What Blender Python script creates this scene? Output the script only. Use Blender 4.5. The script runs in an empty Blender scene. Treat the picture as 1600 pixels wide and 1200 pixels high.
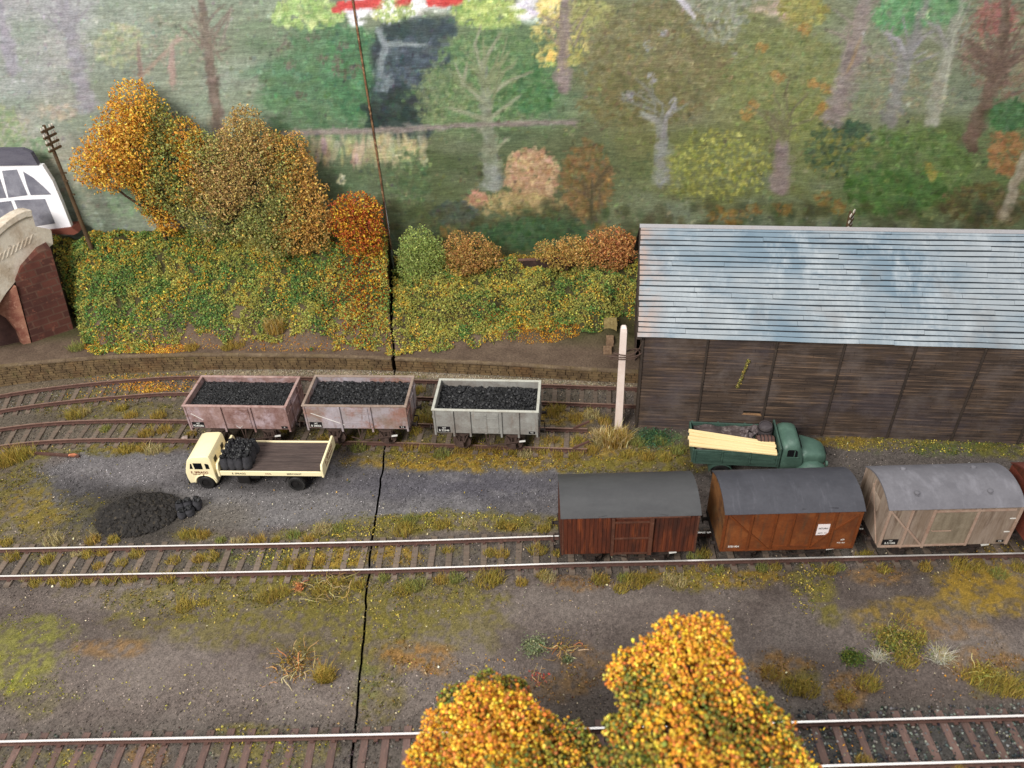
import bpy, bmesh, math, random
import numpy as np
from mathutils import Vector, Matrix

rng = np.random.default_rng(11)
random.seed(11)
SC = bpy.context.scene
COL = SC.collection

# ------------------------------------------------------------------ camera, world, lamps, exposure
# 1 unit = 1 cm of the model railway; X along the tracks, Y away from the viewer, Z up
F_PX, PITCH, ROLL, CAM_H = 1230.0, math.radians(36.45), math.radians(-2.4), 27.8
FWD = np.array([0, math.cos(PITCH), -math.sin(PITCH)])
UP0 = np.array([0, math.sin(PITCH), math.cos(PITCH)])
RT0 = np.array([1.0, 0, 0])
RT = math.cos(ROLL) * RT0 + math.sin(ROLL) * UP0
UPV = -math.sin(ROLL) * RT0 + math.cos(ROLL) * UP0
EYE = np.array([0, 0, CAM_H])

cd = bpy.data.cameras.new('camera')
cam = bpy.data.objects.new('camera', cd)
COL.objects.link(cam)
M = Matrix.Identity(4)
for i in range(3):
    M[i][0], M[i][1], M[i][2], M[i][3] = RT[i], UPV[i], -FWD[i], EYE[i]
cam.matrix_world = M
cd.sensor_fit = 'HORIZONTAL'
cd.sensor_width = 36.0
cd.lens = F_PX / 1600.0 * 36.0
cd.clip_start, cd.clip_end = 0.5, 1000.0
cd.dof.use_dof = True
cd.dof.focus_distance = 40.0
cd.dof.aperture_fstop = 0.16
SC.camera = cam

W = bpy.data.worlds.new('World')
SC.world = W
W.use_nodes = True
W.node_tree.nodes['Background'].inputs[0].default_value = (0.93, 0.96, 1.0, 1)
W.node_tree.nodes['Background'].inputs[1].default_value = 0.44


def area(name, loc, target, sx, sy, power, col=(1, 1, 1)):
    l = bpy.data.lights.new(name, 'AREA')
    l.shape = 'RECTANGLE'
    l.size, l.size_y, l.energy, l.color = sx, sy, power, col
    o = bpy.data.objects.new(name, l)
    COL.objects.link(o)
    o.location = loc
    o.rotation_euler = (Vector(target) - Vector(loc)).to_track_quat('-Z', 'Y').to_euler()
    return o


area('hall_light', (-48, -34, 66), (0, 36, 2), 40, 30, 124000, (1.0, 0.965, 0.91))
area('hall_light', (26, 30, 95), (4, 30, 0), 70, 26, 40000, (1.0, 0.98, 0.95))
area('hall_light', (4, 104, 84), (0, 28, 0), 110, 20, 20000, (0.97, 0.98, 1.0))
SC.view_settings.view_transform = 'Standard'
SC.view_settings.look = 'None'
SC.view_settings.exposure = 0.13
SC.view_settings.gamma = 1.0
SC.view_settings.use_curve_mapping = False


# ------------------------------------------------------------------ helpers: measuring
def ray(px, py):
    return FWD * F_PX + RT * (px - 800) + UPV * (600 - py)


def G(px, py, z=0.0):
    d = ray(px, py)
    return EYE + d * ((z - CAM_H) / d[2])


def GY(px, py, Y):
    d = ray(px, py)
    return EYE + d * (Y / d[1])


def GP(px, py, P0, nrm):
    """where a sight line meets the upright plane through P0 with normal nrm"""
    d = ray(px, py)
    nrm = np.array(nrm, float)
    return EYE + d * (((np.array(P0, float) - EYE) @ nrm) / (d @ nrm))


def project(P):
    d = P - EYE
    z = d @ FWD
    return 800 + F_PX * (d @ RT) / z, 600 - F_PX * (d @ UPV) / z


def lin(c):
    c = np.asarray(c, float) / 255.0
    return np.where(c <= 0.04045, c / 12.92, ((c + 0.055) / 1.055) ** 2.4)


def C(r, g, b):
    v = lin((r, g, b))
    return (float(v[0]), float(v[1]), float(v[2]), 1.0)


def hash01(ix, iy, iz, seed):
    h = (ix.astype(np.int64) * 374761393 + iy.astype(np.int64) * 668265263 + iz.astype(np.int64) * 1274126177 + seed * 974634777) & 0xffffffff
    h = ((h ^ (h >> 13)) * 1274126177) & 0xffffffff
    h = ((h ^ (h >> 16)) * 2246822519) & 0xffffffff
    h = h ^ (h >> 15)
    return (h & 0xffffff) / float(0xffffff)


def vn2(x, y, seed=0):
    ix, iy = np.floor(x), np.floor(y)
    fx, fy = x - ix, y - iy
    fx, fy = fx * fx * (3 - 2 * fx), fy * fy * (3 - 2 * fy)
    z = np.zeros_like(ix)
    a = hash01(ix, iy, z, seed) * (1 - fx) + hash01(ix + 1, iy, z, seed) * fx
    b = hash01(ix, iy + 1, z, seed) * (1 - fx) + hash01(ix + 1, iy + 1, z, seed) * fx
    return a * (1 - fy) + b * fy


def fbm(x, y, octv=4, seed=0):
    s, a, t = 0.0, 0.5, 0.0
    for k in range(octv):
        s = s + a * vn2(x * 2 ** k + 17.3 * k, y * 2 ** k - 9.1 * k, seed + k)
        t += a
        a *= 0.5
    return s / t


def fbm3(P, sc, seed=0, octv=3):
    return (fbm(P[:, 0] * sc + P[:, 2] * sc * 0.7, P[:, 1] * sc - P[:, 2] * sc * 0.9, octv, seed) +
            fbm(P[:, 2] * sc + 5, P[:, 0] * sc + P[:, 1] * sc * 0.4, octv, seed + 31)) / 2


def sstep(a, b, x):
    t = np.clip((x - a) / (b - a), 0, 1)
    return t * t * (3 - 2 * t)


# ------------------------------------------------------------------ helpers: objects
def tag(o, label=None, cat=None, group=None, kind=None):
    if label:
        o['label'] = label
    if cat:
        o['category'] = cat
    if group:
        o['group'] = group
    if kind:
        o['kind'] = kind
    return o


def thing(name, label, cat, loc=(0, 0, 0), rz=0.0, group=None):
    o = bpy.data.objects.new(name, None)
    COL.objects.link(o)
    o.empty_display_size = 0.3
    o.location = loc
    o.rotation_euler = (0, 0, rz)
    return tag(o, label, cat, group)


def link(name, me, mats, parent=None, smooth=False, bevel=0.0, seg=2):
    o = bpy.data.objects.new(name, me)
    COL.objects.link(o)
    for m in (mats if isinstance(mats, (list, tuple)) else [mats]):
        me.materials.append(m)
    if parent is not None:
        o.parent = parent
    if smooth:
        me.polygons.foreach_set('use_smooth', np.ones(len(me.polygons), bool))
    if bevel > 0:
        b = o.modifiers.new('bevel', 'BEVEL')
        b.width, b.segments, b.limit_method, b.angle_limit = bevel, seg, 'ANGLE', math.radians(35)
    return o


def copy_tree(o, parent=None):
    c = o.copy()
    COL.objects.link(c)
    if parent is not None:
        c.parent = parent
    for ch in [q for q in bpy.data.objects if q.parent == o]:
        copy_tree(ch, c)
    return c


class MB:
    """collects boxes, bars, tubes ... and links them as ONE mesh object"""

    def __init__(s):
        s.v, s.f, s.mi, s.cur = [], [], [], 0

    def add(s, vs, fs):
        n = len(s.v)
        s.v += [tuple(map(float, p)) for p in vs]
        s.f += [tuple(n + i for i in f) for f in fs]
        s.mi += [s.cur] * len(fs)
        return s

    def box(s, x0, x1, y0, y1, z0, z1, mat=None):
        vs = [Vector((x, y, z)) for x in (x0, x1) for y in (y0, y1) for z in (z0, z1)]
        if mat is not None:
            vs = [mat @ p for p in vs]
        return s.add(vs, [(0, 1, 3, 2), (4, 6, 7, 5), (0, 4, 5, 1), (2, 3, 7, 6), (0, 2, 6, 4), (1, 5, 7, 3)])

    def bar(s, p0, p1, w, h, up=(0, 0, 1)):
        p0, p1 = Vector(p0), Vector(p1)
        d = (p1 - p0).normalized()
        sd = d.cross(Vector(up))
        if sd.length < 1e-6:
            sd = d.cross(Vector((0, 1, 0)))
        sd.normalize()
        u = sd.cross(d)
        vs = [p + sd * a * w / 2 + u * b * h / 2 for p in (p0, p1) for a in (-1, 1) for b in (-1, 1)]
        return s.add(vs, [(0, 1, 3, 2), (4, 6, 7, 5), (0, 4, 5, 1), (2, 3, 7, 6), (0, 2, 6, 4), (1, 5, 7, 3)])

    def prism(s, prof, a0, a1, axis='y'):
        """closed 2D outline (counter-clockwise or not) pushed from a0 to a1 along an axis"""
        n = len(prof)

        def P(u, v, a):
            return (u, a, v) if axis == 'y' else ((a, u, v) if axis == 'x' else (u, v, a))
        vs = [P(u, v, a0) for u, v in prof] + [P(u, v, a1) for u, v in prof]
        fs = [(i, (i + 1) % n, n + (i + 1) % n, n + i) for i in range(n)]
        fs += [tuple(range(n))[::-1], tuple(range(n, 2 * n))]
        return s.add(vs, fs)

    def poly3(s, pts, off):
        """flat 3D outline pushed along a vector"""
        n = len(pts)
        a = [Vector(p) for p in pts]
        o = Vector(off)
        return s.add(a + [p + o for p in a], [(i, (i + 1) % n, n + (i + 1) % n, n + i) for i in range(n)] + [tuple(range(n))[::-1], tuple(range(n, 2 * n))])

    def tube(s, pts, r, n=8, r1=None, caps=True):
        pts = [Vector(p) for p in pts]
        k = len(pts)
        rs = [r + ((r1 if r1 is not None else r) - r) * i / max(1, k - 1) for i in range(k)]
        base = len(s.v)
        vs, fs = [], []
        ref = None
        for i, p in enumerate(pts):
            d = (pts[min(i + 1, k - 1)] - pts[max(i - 1, 0)])
            if d.length < 1e-9:
                d = Vector((0, 0, 1))
            d.normalize()
            if ref is None:
                ref = Vector((0, 0, 1)) if abs(d.z) < 0.9 else Vector((1, 0, 0))
            a = d.cross(ref).normalized()
            b = d.cross(a)
            for j in range(n):
                t = 2 * math.pi * j / n
                vs.append(p + a * rs[i] * math.cos(t) + b * rs[i] * math.sin(t))
        for i in range(k - 1):
            for j in range(n):
                fs.append((i * n + j, i * n + (j + 1) % n, (i + 1) * n + (j + 1) % n, (i + 1) * n + j))
        if caps:
            fs.append(tuple(range(n))[::-1])
            fs.append(tuple((k - 1) * n + j for j in range(n)))
        return s.add(vs, fs)

    def lathe(s, prof, c=(0, 0, 0), axis='z', n=24, caps=True):
        """profile of (radius, height) spun round an axis through c"""
        vs, fs = [], []
        k = len(prof)
        for r, h in prof:
            for j in range(n):
                t = 2 * math.pi * j / n
                a, b = r * math.cos(t), r * math.sin(t)
                q = (a, b, h) if axis == 'z' else ((a, h, b) if axis == 'y' else (h, a, b))
                vs.append((q[0] + c[0], q[1] + c[1], q[2] + c[2]))
        for i in range(k - 1):
            for j in range(n):
                fs.append((i * n + j, i * n + (j + 1) % n, (i + 1) * n + (j + 1) % n, (i + 1) * n + j))
        if caps:
            fs.append(tuple(range(n))[::-1])
            fs.append(tuple((k - 1) * n + j for j in range(n)))
        return s.add(vs, fs)

    def loft(s, secs, n=20, e=2.6):
        """sections (x, yc, half width, z0, z1) with superellipse outlines joined along x"""
        vs, fs = [], []
        for sec in secs:
            x, yc, hw, z0, z1 = sec[:5]
            ee = sec[5] if len(sec) > 5 else e
            for j in range(n):
                t = 2 * math.pi * (j + 0.5) / n
                c, q = math.cos(t), math.sin(t)
                vs.append((x, yc + hw * math.copysign(abs(c) ** (2 / ee), c),
                           (z0 + z1) / 2 + (z1 - z0) / 2 * math.copysign(abs(q) ** (2 / ee), q)))
        k = len(secs)
        for i in range(k - 1):
            for j in range(n):
                fs.append((i * n + j, i * n + (j + 1) % n, (i + 1) * n + (j + 1) % n, (i + 1) * n + j))
        fs.append(tuple(range(n))[::-1])
        fs.append(tuple((k - 1) * n + j for j in range(n)))
        return s.add(vs, fs)

    def build(s, name, mats, parent=None, smooth=False, bevel=0.0, seg=2):
        me = bpy.data.meshes.new(name)
        me.from_pydata(s.v, [], s.f)
        bm = bmesh.new()
        bm.from_mesh(me)
        bmesh.ops.recalc_face_normals(bm, faces=bm.faces)
        bm.to_mesh(me)
        bm.free()
        if any(s.mi):
            me.polygons.foreach_set('material_index', s.mi)
        return link(name, me, mats, parent, smooth, bevel, seg)


def raw_mesh(name, V, F, col=None):
    """fast mesh from arrays: V (n,3), F (m,k)"""
    me = bpy.data.meshes.new(name)
    n, (m, k) = len(V), F.shape
    me.vertices.add(n)
    me.vertices.foreach_set('co', np.ascontiguousarray(V, np.float32).ravel())
    me.loops.add(m * k)
    me.loops.foreach_set('vertex_index', np.ascontiguousarray(F, np.int32).ravel())
    me.polygons.add(m)
    me.polygons.foreach_set('loop_start', np.arange(0, m * k, k, dtype=np.int32))
    me.update(calc_edges=True)
    if col is not None:
        a = me.color_attributes.new('Col', 'FLOAT_COLOR', 'POINT')
        cc = np.ones((n, 4), np.float32)
        cc[:, :3] = col
        a.data.foreach_set('color', cc.ravel())
    return me


def rand_rot(n):
    q = rng.normal(size=(n, 4))
    q /= np.linalg.norm(q, axis=1)[:, None]
    w, x, y, z = q.T
    return np.stack([np.stack([1 - 2 * (y * y + z * z), 2 * (x * y - w * z), 2 * (x * z + w * y)], 1),
                     np.stack([2 * (x * y + w * z), 1 - 2 * (x * x + z * z), 2 * (y * z - w * x)], 1),
                     np.stack([2 * (x * z - w * y), 2 * (y * z + w * x), 1 - 2 * (x * x + y * y)], 1)], 1)


OCTA_V = np.array([(1, 0, 0), (-1, 0, 0), (0, 1, 0), (0, -1, 0), (0, 0, 1), (0, 0, -1)], float)
OCTA_F = np.array([(0, 2, 4), (2, 1, 4), (1, 3, 4), (3, 0, 4), (2, 0, 5), (1, 2, 5), (3, 1, 5), (0, 3, 5)])
_p = (1 + 5 ** 0.5) / 2
ICO_V = np.array([(-1, _p, 0), (1, _p, 0), (-1, -_p, 0), (1, -_p, 0), (0, -1, _p), (0, 1, _p), (0, -1, -_p), (0, 1, -_p),
                  (_p, 0, -1), (_p, 0, 1), (-_p, 0, -1), (-_p, 0, 1)]) / math.hypot(1, _p)
ICO_F = np.array([(0, 11, 5), (0, 5, 1), (0, 1, 7), (0, 7, 10), (0, 10, 11), (1, 5, 9), (5, 11, 4), (11, 10, 2), (10, 7, 6), (7, 1, 8),
                  (3, 9, 4), (3, 4, 2), (3, 2, 6), (3, 6, 8), (3, 8, 9), (4, 9, 5), (2, 4, 11), (6, 2, 10), (8, 6, 7), (9, 8, 1)])
LEAF_V = np.array([(-1, 0, 0.15), (0, -0.62, 0), (1, 0, 0.15), (0, 0.62, 0), (0.1, 0.1, -0.5)], float)
LEAF_F = np.array([(0, 1, 3), (1, 2, 3), (4, 1, 0), (4, 3, 2)])


def scatter(P, S, cols, shape='octa', jit=0.35, squash=None):
    """many small pieces as one array mesh; returns V, F, col"""
    B, Fc = {'octa': (OCTA_V, OCTA_F), 'ico': (ICO_V, ICO_F), 'leaf': (LEAF_V, LEAF_F)}[shape]
    n, k = len(P), len(B)
    V = B[None] * (1 + rng.uniform(-jit, jit, (n, k, 1)))
    if squash is not None:
        V = V * np.array(squash)[None, None]
    V = np.einsum('nij,nkj->nki', rand_rot(n), V) * np.asarray(S).reshape(-1, 1, 1) + P[:, None, :]
    Fa = (Fc[None] + (np.arange(n) * k)[:, None, None]).reshape(-1, 3)
    cc = np.repeat(cols, k, axis=0) if cols is not None else None
    return V.reshape(-1, 3), Fa, cc


def merge(parts):
    vs, fs, cs, n = [], [], [], 0
    for V, F_, c in parts:
        vs.append(V)
        fs.append(F_ + n)
        cs.append(c)
        n += len(V)
    return np.concatenate(vs), np.concatenate(fs), np.concatenate(cs)


def blades(P, h, lean, cols, w=0.02, bend=0.5):
    """thin grass blades: two stacked quads ending in a point, P (n,3)"""
    n = len(P)
    a = rng.uniform(0, 2 * math.pi, n)
    d = np.stack([np.cos(a), np.sin(a), 0 * a], 1)
    sd = np.stack([-np.sin(a + rng.normal(0, .6, n)), np.cos(a), 0 * a], 1) * w * rng.uniform(.6, 1.3, n)[:, None]
    hh = np.asarray(h).reshape(-1, 1) * rng.uniform(0.55, 1.1, (n, 1))
    ll = np.asarray(lean).reshape(-1, 1) * rng.uniform(0.2, 1.2, (n, 1)) * hh
    up = np.array([0, 0, 1.0])
    m = P + d * ll * (1 - bend) * 0.6 + up * hh * 0.6
    t = P + d * ll + up * hh
    V = np.stack([P - sd, P + sd, m - sd * .7, m + sd * .7, t], 1).reshape(-1, 3)
    F_ = (np.array([(0, 1, 3), (0, 3, 2), (2, 3, 4)])[None] + (np.arange(n) * 5)[:, None, None]).reshape(-1, 3)
    return V, F_, np.repeat(cols, 5, axis=0)


def jcol(palette, n, j=14, w=None):
    """random sRGB picks from a palette with jitter -> linear colours"""
    pal = np.array(palette, float)
    k = rng.choice(len(pal), n, p=(None if w is None else np.array(w) / np.sum(w)))
    c = pal[k] * (1 + rng.normal(0, j / 120.0, (n, 1))) + rng.normal(0, j / 2.5, (n, 3))
    return lin(np.clip(c, 4, 250))


def soft(pal, k=.25, to=(244, 222, 150)):
    """dyed foam is paler than its deep colour: mix a palette with cream"""
    return [tuple(c * (1 - k) + t * k for c, t in zip(p, to)) for p in pal]


# ------------------------------------------------------------------ helpers: materials
class N:
    def __init__(s, name):
        s.m = bpy.data.materials.new(name)
        s.m.use_nodes = True
        s.t = s.m.node_tree
        s.b = s.t.nodes['Principled BSDF']
        s.co = s.t.nodes.new('ShaderNodeTexCoord')

    def new(s, k, **kw):
        n = s.t.nodes.new(k)
        for a, v in kw.items():
            setattr(n, a, v)
        return n

    def ln(s, a, b):
        s.t.links.new(a, b)

    def noise(s, scale, stretch=(1, 1, 1), detail=4, rough=.6, off=0.0, src='Object'):
        mp = s.new('ShaderNodeMapping')
        mp.inputs['Scale'].default_value = stretch
        mp.inputs['Location'].default_value = (off, off * 1.7, off * .6)
        s.ln(s.co.outputs[src], mp.inputs[0])
        n = s.new('ShaderNodeTexNoise')
        n.inputs['Scale'].default_value = scale
        n.inputs['Detail'].default_value = detail
        n.inputs['Roughness'].default_value = rough
        s.ln(mp.outputs[0], n.inputs['Vector'])
        return n.outputs['Fac']

    def ramp(s, fac, lo, hi):
        r = s.new('ShaderNodeMapRange', clamp=True)
        r.inputs[1].default_value, r.inputs[2].default_value = lo, hi
        s.ln(fac, r.inputs[0])
        return r.outputs[0]

    def mix(s, fac, a, b, blend='MIX'):
        m = s.new('ShaderNodeMix', data_type='RGBA', blend_type=blend)
        if hasattr(fac, 'links'):
            s.ln(fac, m.inputs[0])
        else:
            m.inputs[0].default_value = fac
        for v, i in ((a, 6), (b, 7)):
            if hasattr(v, 'links'):
                s.ln(v, m.inputs[i])
            else:
                m.inputs[i].default_value = v
        return m.outputs[2]

    def mul(s, fac, k):
        m = s.new('ShaderNodeMath', operation='MULTIPLY')
        s.ln(fac, m.inputs[0])
        if hasattr(k, 'links'):
            s.ln(k, m.inputs[1])
        else:
            m.inputs[1].default_value = k
        return m.outputs[0]

    def bump(s, h, strength=.3, dist=.02):
        b = s.new('ShaderNodeBump')
        b.inputs['Strength'].default_value = strength
        b.inputs['Distance'].default_value = dist
        s.ln(h, b.inputs['Height'])
        s.ln(b.outputs[0], s.b.inputs['Normal'])

    def done(s, col, rough=.7, spec=.3, metal=0.0):
        if hasattr(col, 'links'):
            s.ln(col, s.b.inputs['Base Color'])
        else:
            s.b.inputs['Base Color'].default_value = col
        if hasattr(rough, 'links'):
            s.ln(rough, s.b.inputs['Roughness'])
        else:
            s.b.inputs['Roughness'].default_value = rough
        s.b.inputs['Specular IOR Level'].default_value = spec
        s.b.inputs['Metallic'].default_value = metal
        return s.m


def wmat(name, base, layers=(), rough=.7, spec=.25, bump=.25, bdist=.015, bscale=9, bstretch=(1, 1, 1), grain=.18, metal=0.0, rnd=0.0):
    """weathered paint / timber: base colour with noise layers (colour, scale, lo, hi, amount, stretch)"""
    n = N(name)
    col = C(*base)
    for i, L in enumerate(layers):
        c, sc, lo, hi, am = L[:5]
        st = L[5] if len(L) > 5 else (1, 1, 1)
        f = n.mul(n.ramp(n.noise(sc, st, 5, .65, off=3.1 * i + len(name)), lo, hi), am)
        col = n.mix(f, col, C(*c))
    g = n.noise(bscale * 1.7, bstretch, 6, .7, off=8)
    col = n.mix(grain, col, n.mix(n.ramp(g, .3, .7), (0, 0, 0, 1), (1, 1, 1, 1)), 'SOFT_LIGHT')
    if rnd > 0:
        oi = n.new('ShaderNodeObjectInfo')
        hs = n.new('ShaderNodeHueSaturation')
        n.ln(col, hs.inputs['Color'])
        mr = n.new('ShaderNodeMapRange')
        mr.inputs[3].default_value, mr.inputs[4].default_value = 1 - rnd, 1 + rnd
        n.ln(oi.outputs['Random'], mr.inputs[0])
        n.ln(mr.outputs[0], hs.inputs['Value'])
        col = hs.outputs[0]
    if bump > 0:
        n.bump(n.noise(bscale, bstretch, 5, .65, off=2), bump, bdist)
    return n.done(col, rough, spec, metal)


def vmat(name, rough=.85, spec=.15, grain=0.0, gscale=18, bump=0.0, bdist=.02, translucent=False, stretch=(1, 1, 1)):
    """colour from the per-vertex 'Col' attribute, optional fine grain"""
    n = N(name)
    a = n.new('ShaderNodeAttribute', attribute_name='Col')
    col = a.outputs['Color']
    if grain > 0:
        g = n.noise(gscale, stretch, 5, .75, off=1)
        col = n.mix(grain, col, n.mix(n.ramp(g, .32, .68), (0, 0, 0, 1), (1, 1, 1, 1)), 'OVERLAY')
    if bump > 0:
        n.bump(n.noise(gscale * .8, stretch, 5, .7, off=1), bump, bdist)
    return n.done(col, rough, spec)


def leafmat(name, share=.35, gain=1.0):
    """thin dyed foam: half the light passes through"""
    n = N(name)
    at = n.new('ShaderNodeAttribute', attribute_name='Col')
    n.done(at.outputs['Color'], .85, .1)
    tr = n.new('ShaderNodeBsdfTranslucent')
    n.ln(at.outputs['Color'], tr.inputs['Color'])
    mx = n.new('ShaderNodeMixShader')
    mx.inputs[0].default_value = share
    n.ln(n.b.outputs[0], mx.inputs[1])
    n.ln(tr.outputs[0], mx.inputs[2])
    n.ln(mx.outputs[0], n.t.nodes['Material Output'].inputs['Surface'])
    return n.m


def lettering(body, size, loc, mat, parent, rot=(math.pi / 2, 0, 0), align='CENTER', sx=1.0, name='lettering'):
    cu = bpy.data.curves.new(name, 'FONT')
    cu.body, cu.size, cu.align_x, cu.align_y, cu.extrude = body, size, align, 'CENTER', 0.003
    cu.offset = size * 0.012
    tmp = bpy.data.objects.new('tmp', cu)
    COL.objects.link(tmp)
    dg = bpy.context.evaluated_depsgraph_get()
    me = bpy.data.meshes.new_from_object(tmp.evaluated_get(dg))
    bpy.data.objects.remove(tmp)
    me.materials.clear()
    o = link(name, me, mat, parent)
    o.location, o.rotation_euler = loc, rot
    o.scale = (sx, 1, 1)
    return o

# ------------------------------------------------------------------ the setting: layout lines
def lerp_line(pts):
    xs, ys = np.array([p[0] for p in pts], float), np.array([p[1] for p in pts], float)
    return lambda x: np.interp(x, xs, ys)


def smooth_line(pts, step=0.4):
    """Catmull-Rom through 2D points, resampled evenly"""
    P = [np.array(p, float) for p in pts]
    P = [2 * P[0] - P[1]] + P + [2 * P[-1] - P[-2]]
    out = []
    for i in range(1, len(P) - 2):
        for t in np.linspace(0, 1, 24, endpoint=False):
            a, b, c, d = P[i - 1], P[i], P[i + 1], P[i + 2]
            out.append(.5 * (2 * b + (c - a) * t + (2 * a - 5 * b + 4 * c - d) * t * t + (3 * b - a - 3 * c + d) * t ** 3))
    out.append(P[-2])
    out = np.array(out)
    L = np.concatenate([[0], np.cumsum(np.linalg.norm(np.diff(out, axis=0), axis=1))])
    n = max(2, int(L[-1] / step))
    s = np.linspace(0, L[-1], n + 1)
    return np.stack([np.interp(s, L, out[:, 0]), np.interp(s, L, out[:, 1])], 1)


WALL_PTS = [(-44, 35.6), (-37, 38.2), (-31.4, 39.6), (-25.6, 40.35), (-19.9, 40.5), (-13.5, 40.15), (-7.8, 39.6), (0, 38.45), (7.2, 37.25), (30, 34.2), (44, 32.4)]
wall_y = lerp_line(smooth_line(WALL_PTS))
wall_h = lerp_line([(-40, 1.5), (-31, 1.42), (-20, 1.14), (-8, 0.9), (7, 0.8), (44, 0.8)])
JOINT = lerp_line([(-99, 0), (99, 0)])


def joint_x(y):
    return np.interp(y, [4, 16.2, 25, 30.3, 39.5, 48], [-6.05, -6.43, -6.88, -6.95, -7.15, -7.7]) + 0.07 * (fbm(y * 1.3, y * 0 + 3, 3, 5) - .5) * 2


BACK_Y = 48.0


def bank_lump(X, Y):
    return .75 * sstep(.25, .75, fbm(X * .55, Y * .6, 2, 70)) + .35 * (fbm(X * 1.7, Y * 1.7, 2, 72) - .3)


def bank_z(X, Y):
    wy, wh = wall_y(X), wall_h(X)
    left = X < joint_x(Y)
    top = np.where(left, np.interp(X, [-33, -27, -12, -7], [6.0, 6.1, 5.6, 5.0]), np.interp(X, [-7, -5, 0, 8, 12], [3.3, 3.5, 3.3, 3.0, 1.6]))
    flat = np.where(left, np.interp(X, [-34, -29, -27.2, -25.5, -7], [7.5, 5.6, 3.2, .8, .8]), np.interp(X, [-7, -2, 5, 8], [.8, 1.6, 2.2, 2.4]))
    s = np.clip((Y - wy - flat) / (47.2 - wy - flat), 0, 1)
    z = wh + (top - wh) * sstep(-.25, 1.1, s) * np.where(s > 0, 1, 0) - (top - wh) * sstep(-.25, 1.1, 0.0) * (s > 0)
    return z + .10 * (fbm(X * .9, Y * .9, 3, 77) - .5) + bank_lump(X, Y) * sstep(.02, .12, s)


# ------------------------------------------------------------------ ground: what grows and lies where (albedo painted on the boards)
def blob(px, py, wob, cx, cy, rx, ry, soft=.35, amp=.5):
    d = np.sqrt(((px - cx) / rx) ** 2 + ((py - cy) / ry) ** 2) + (wob - .5) * 2 * amp
    return 1 - sstep(1 - soft, 1 + soft, d)


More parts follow.
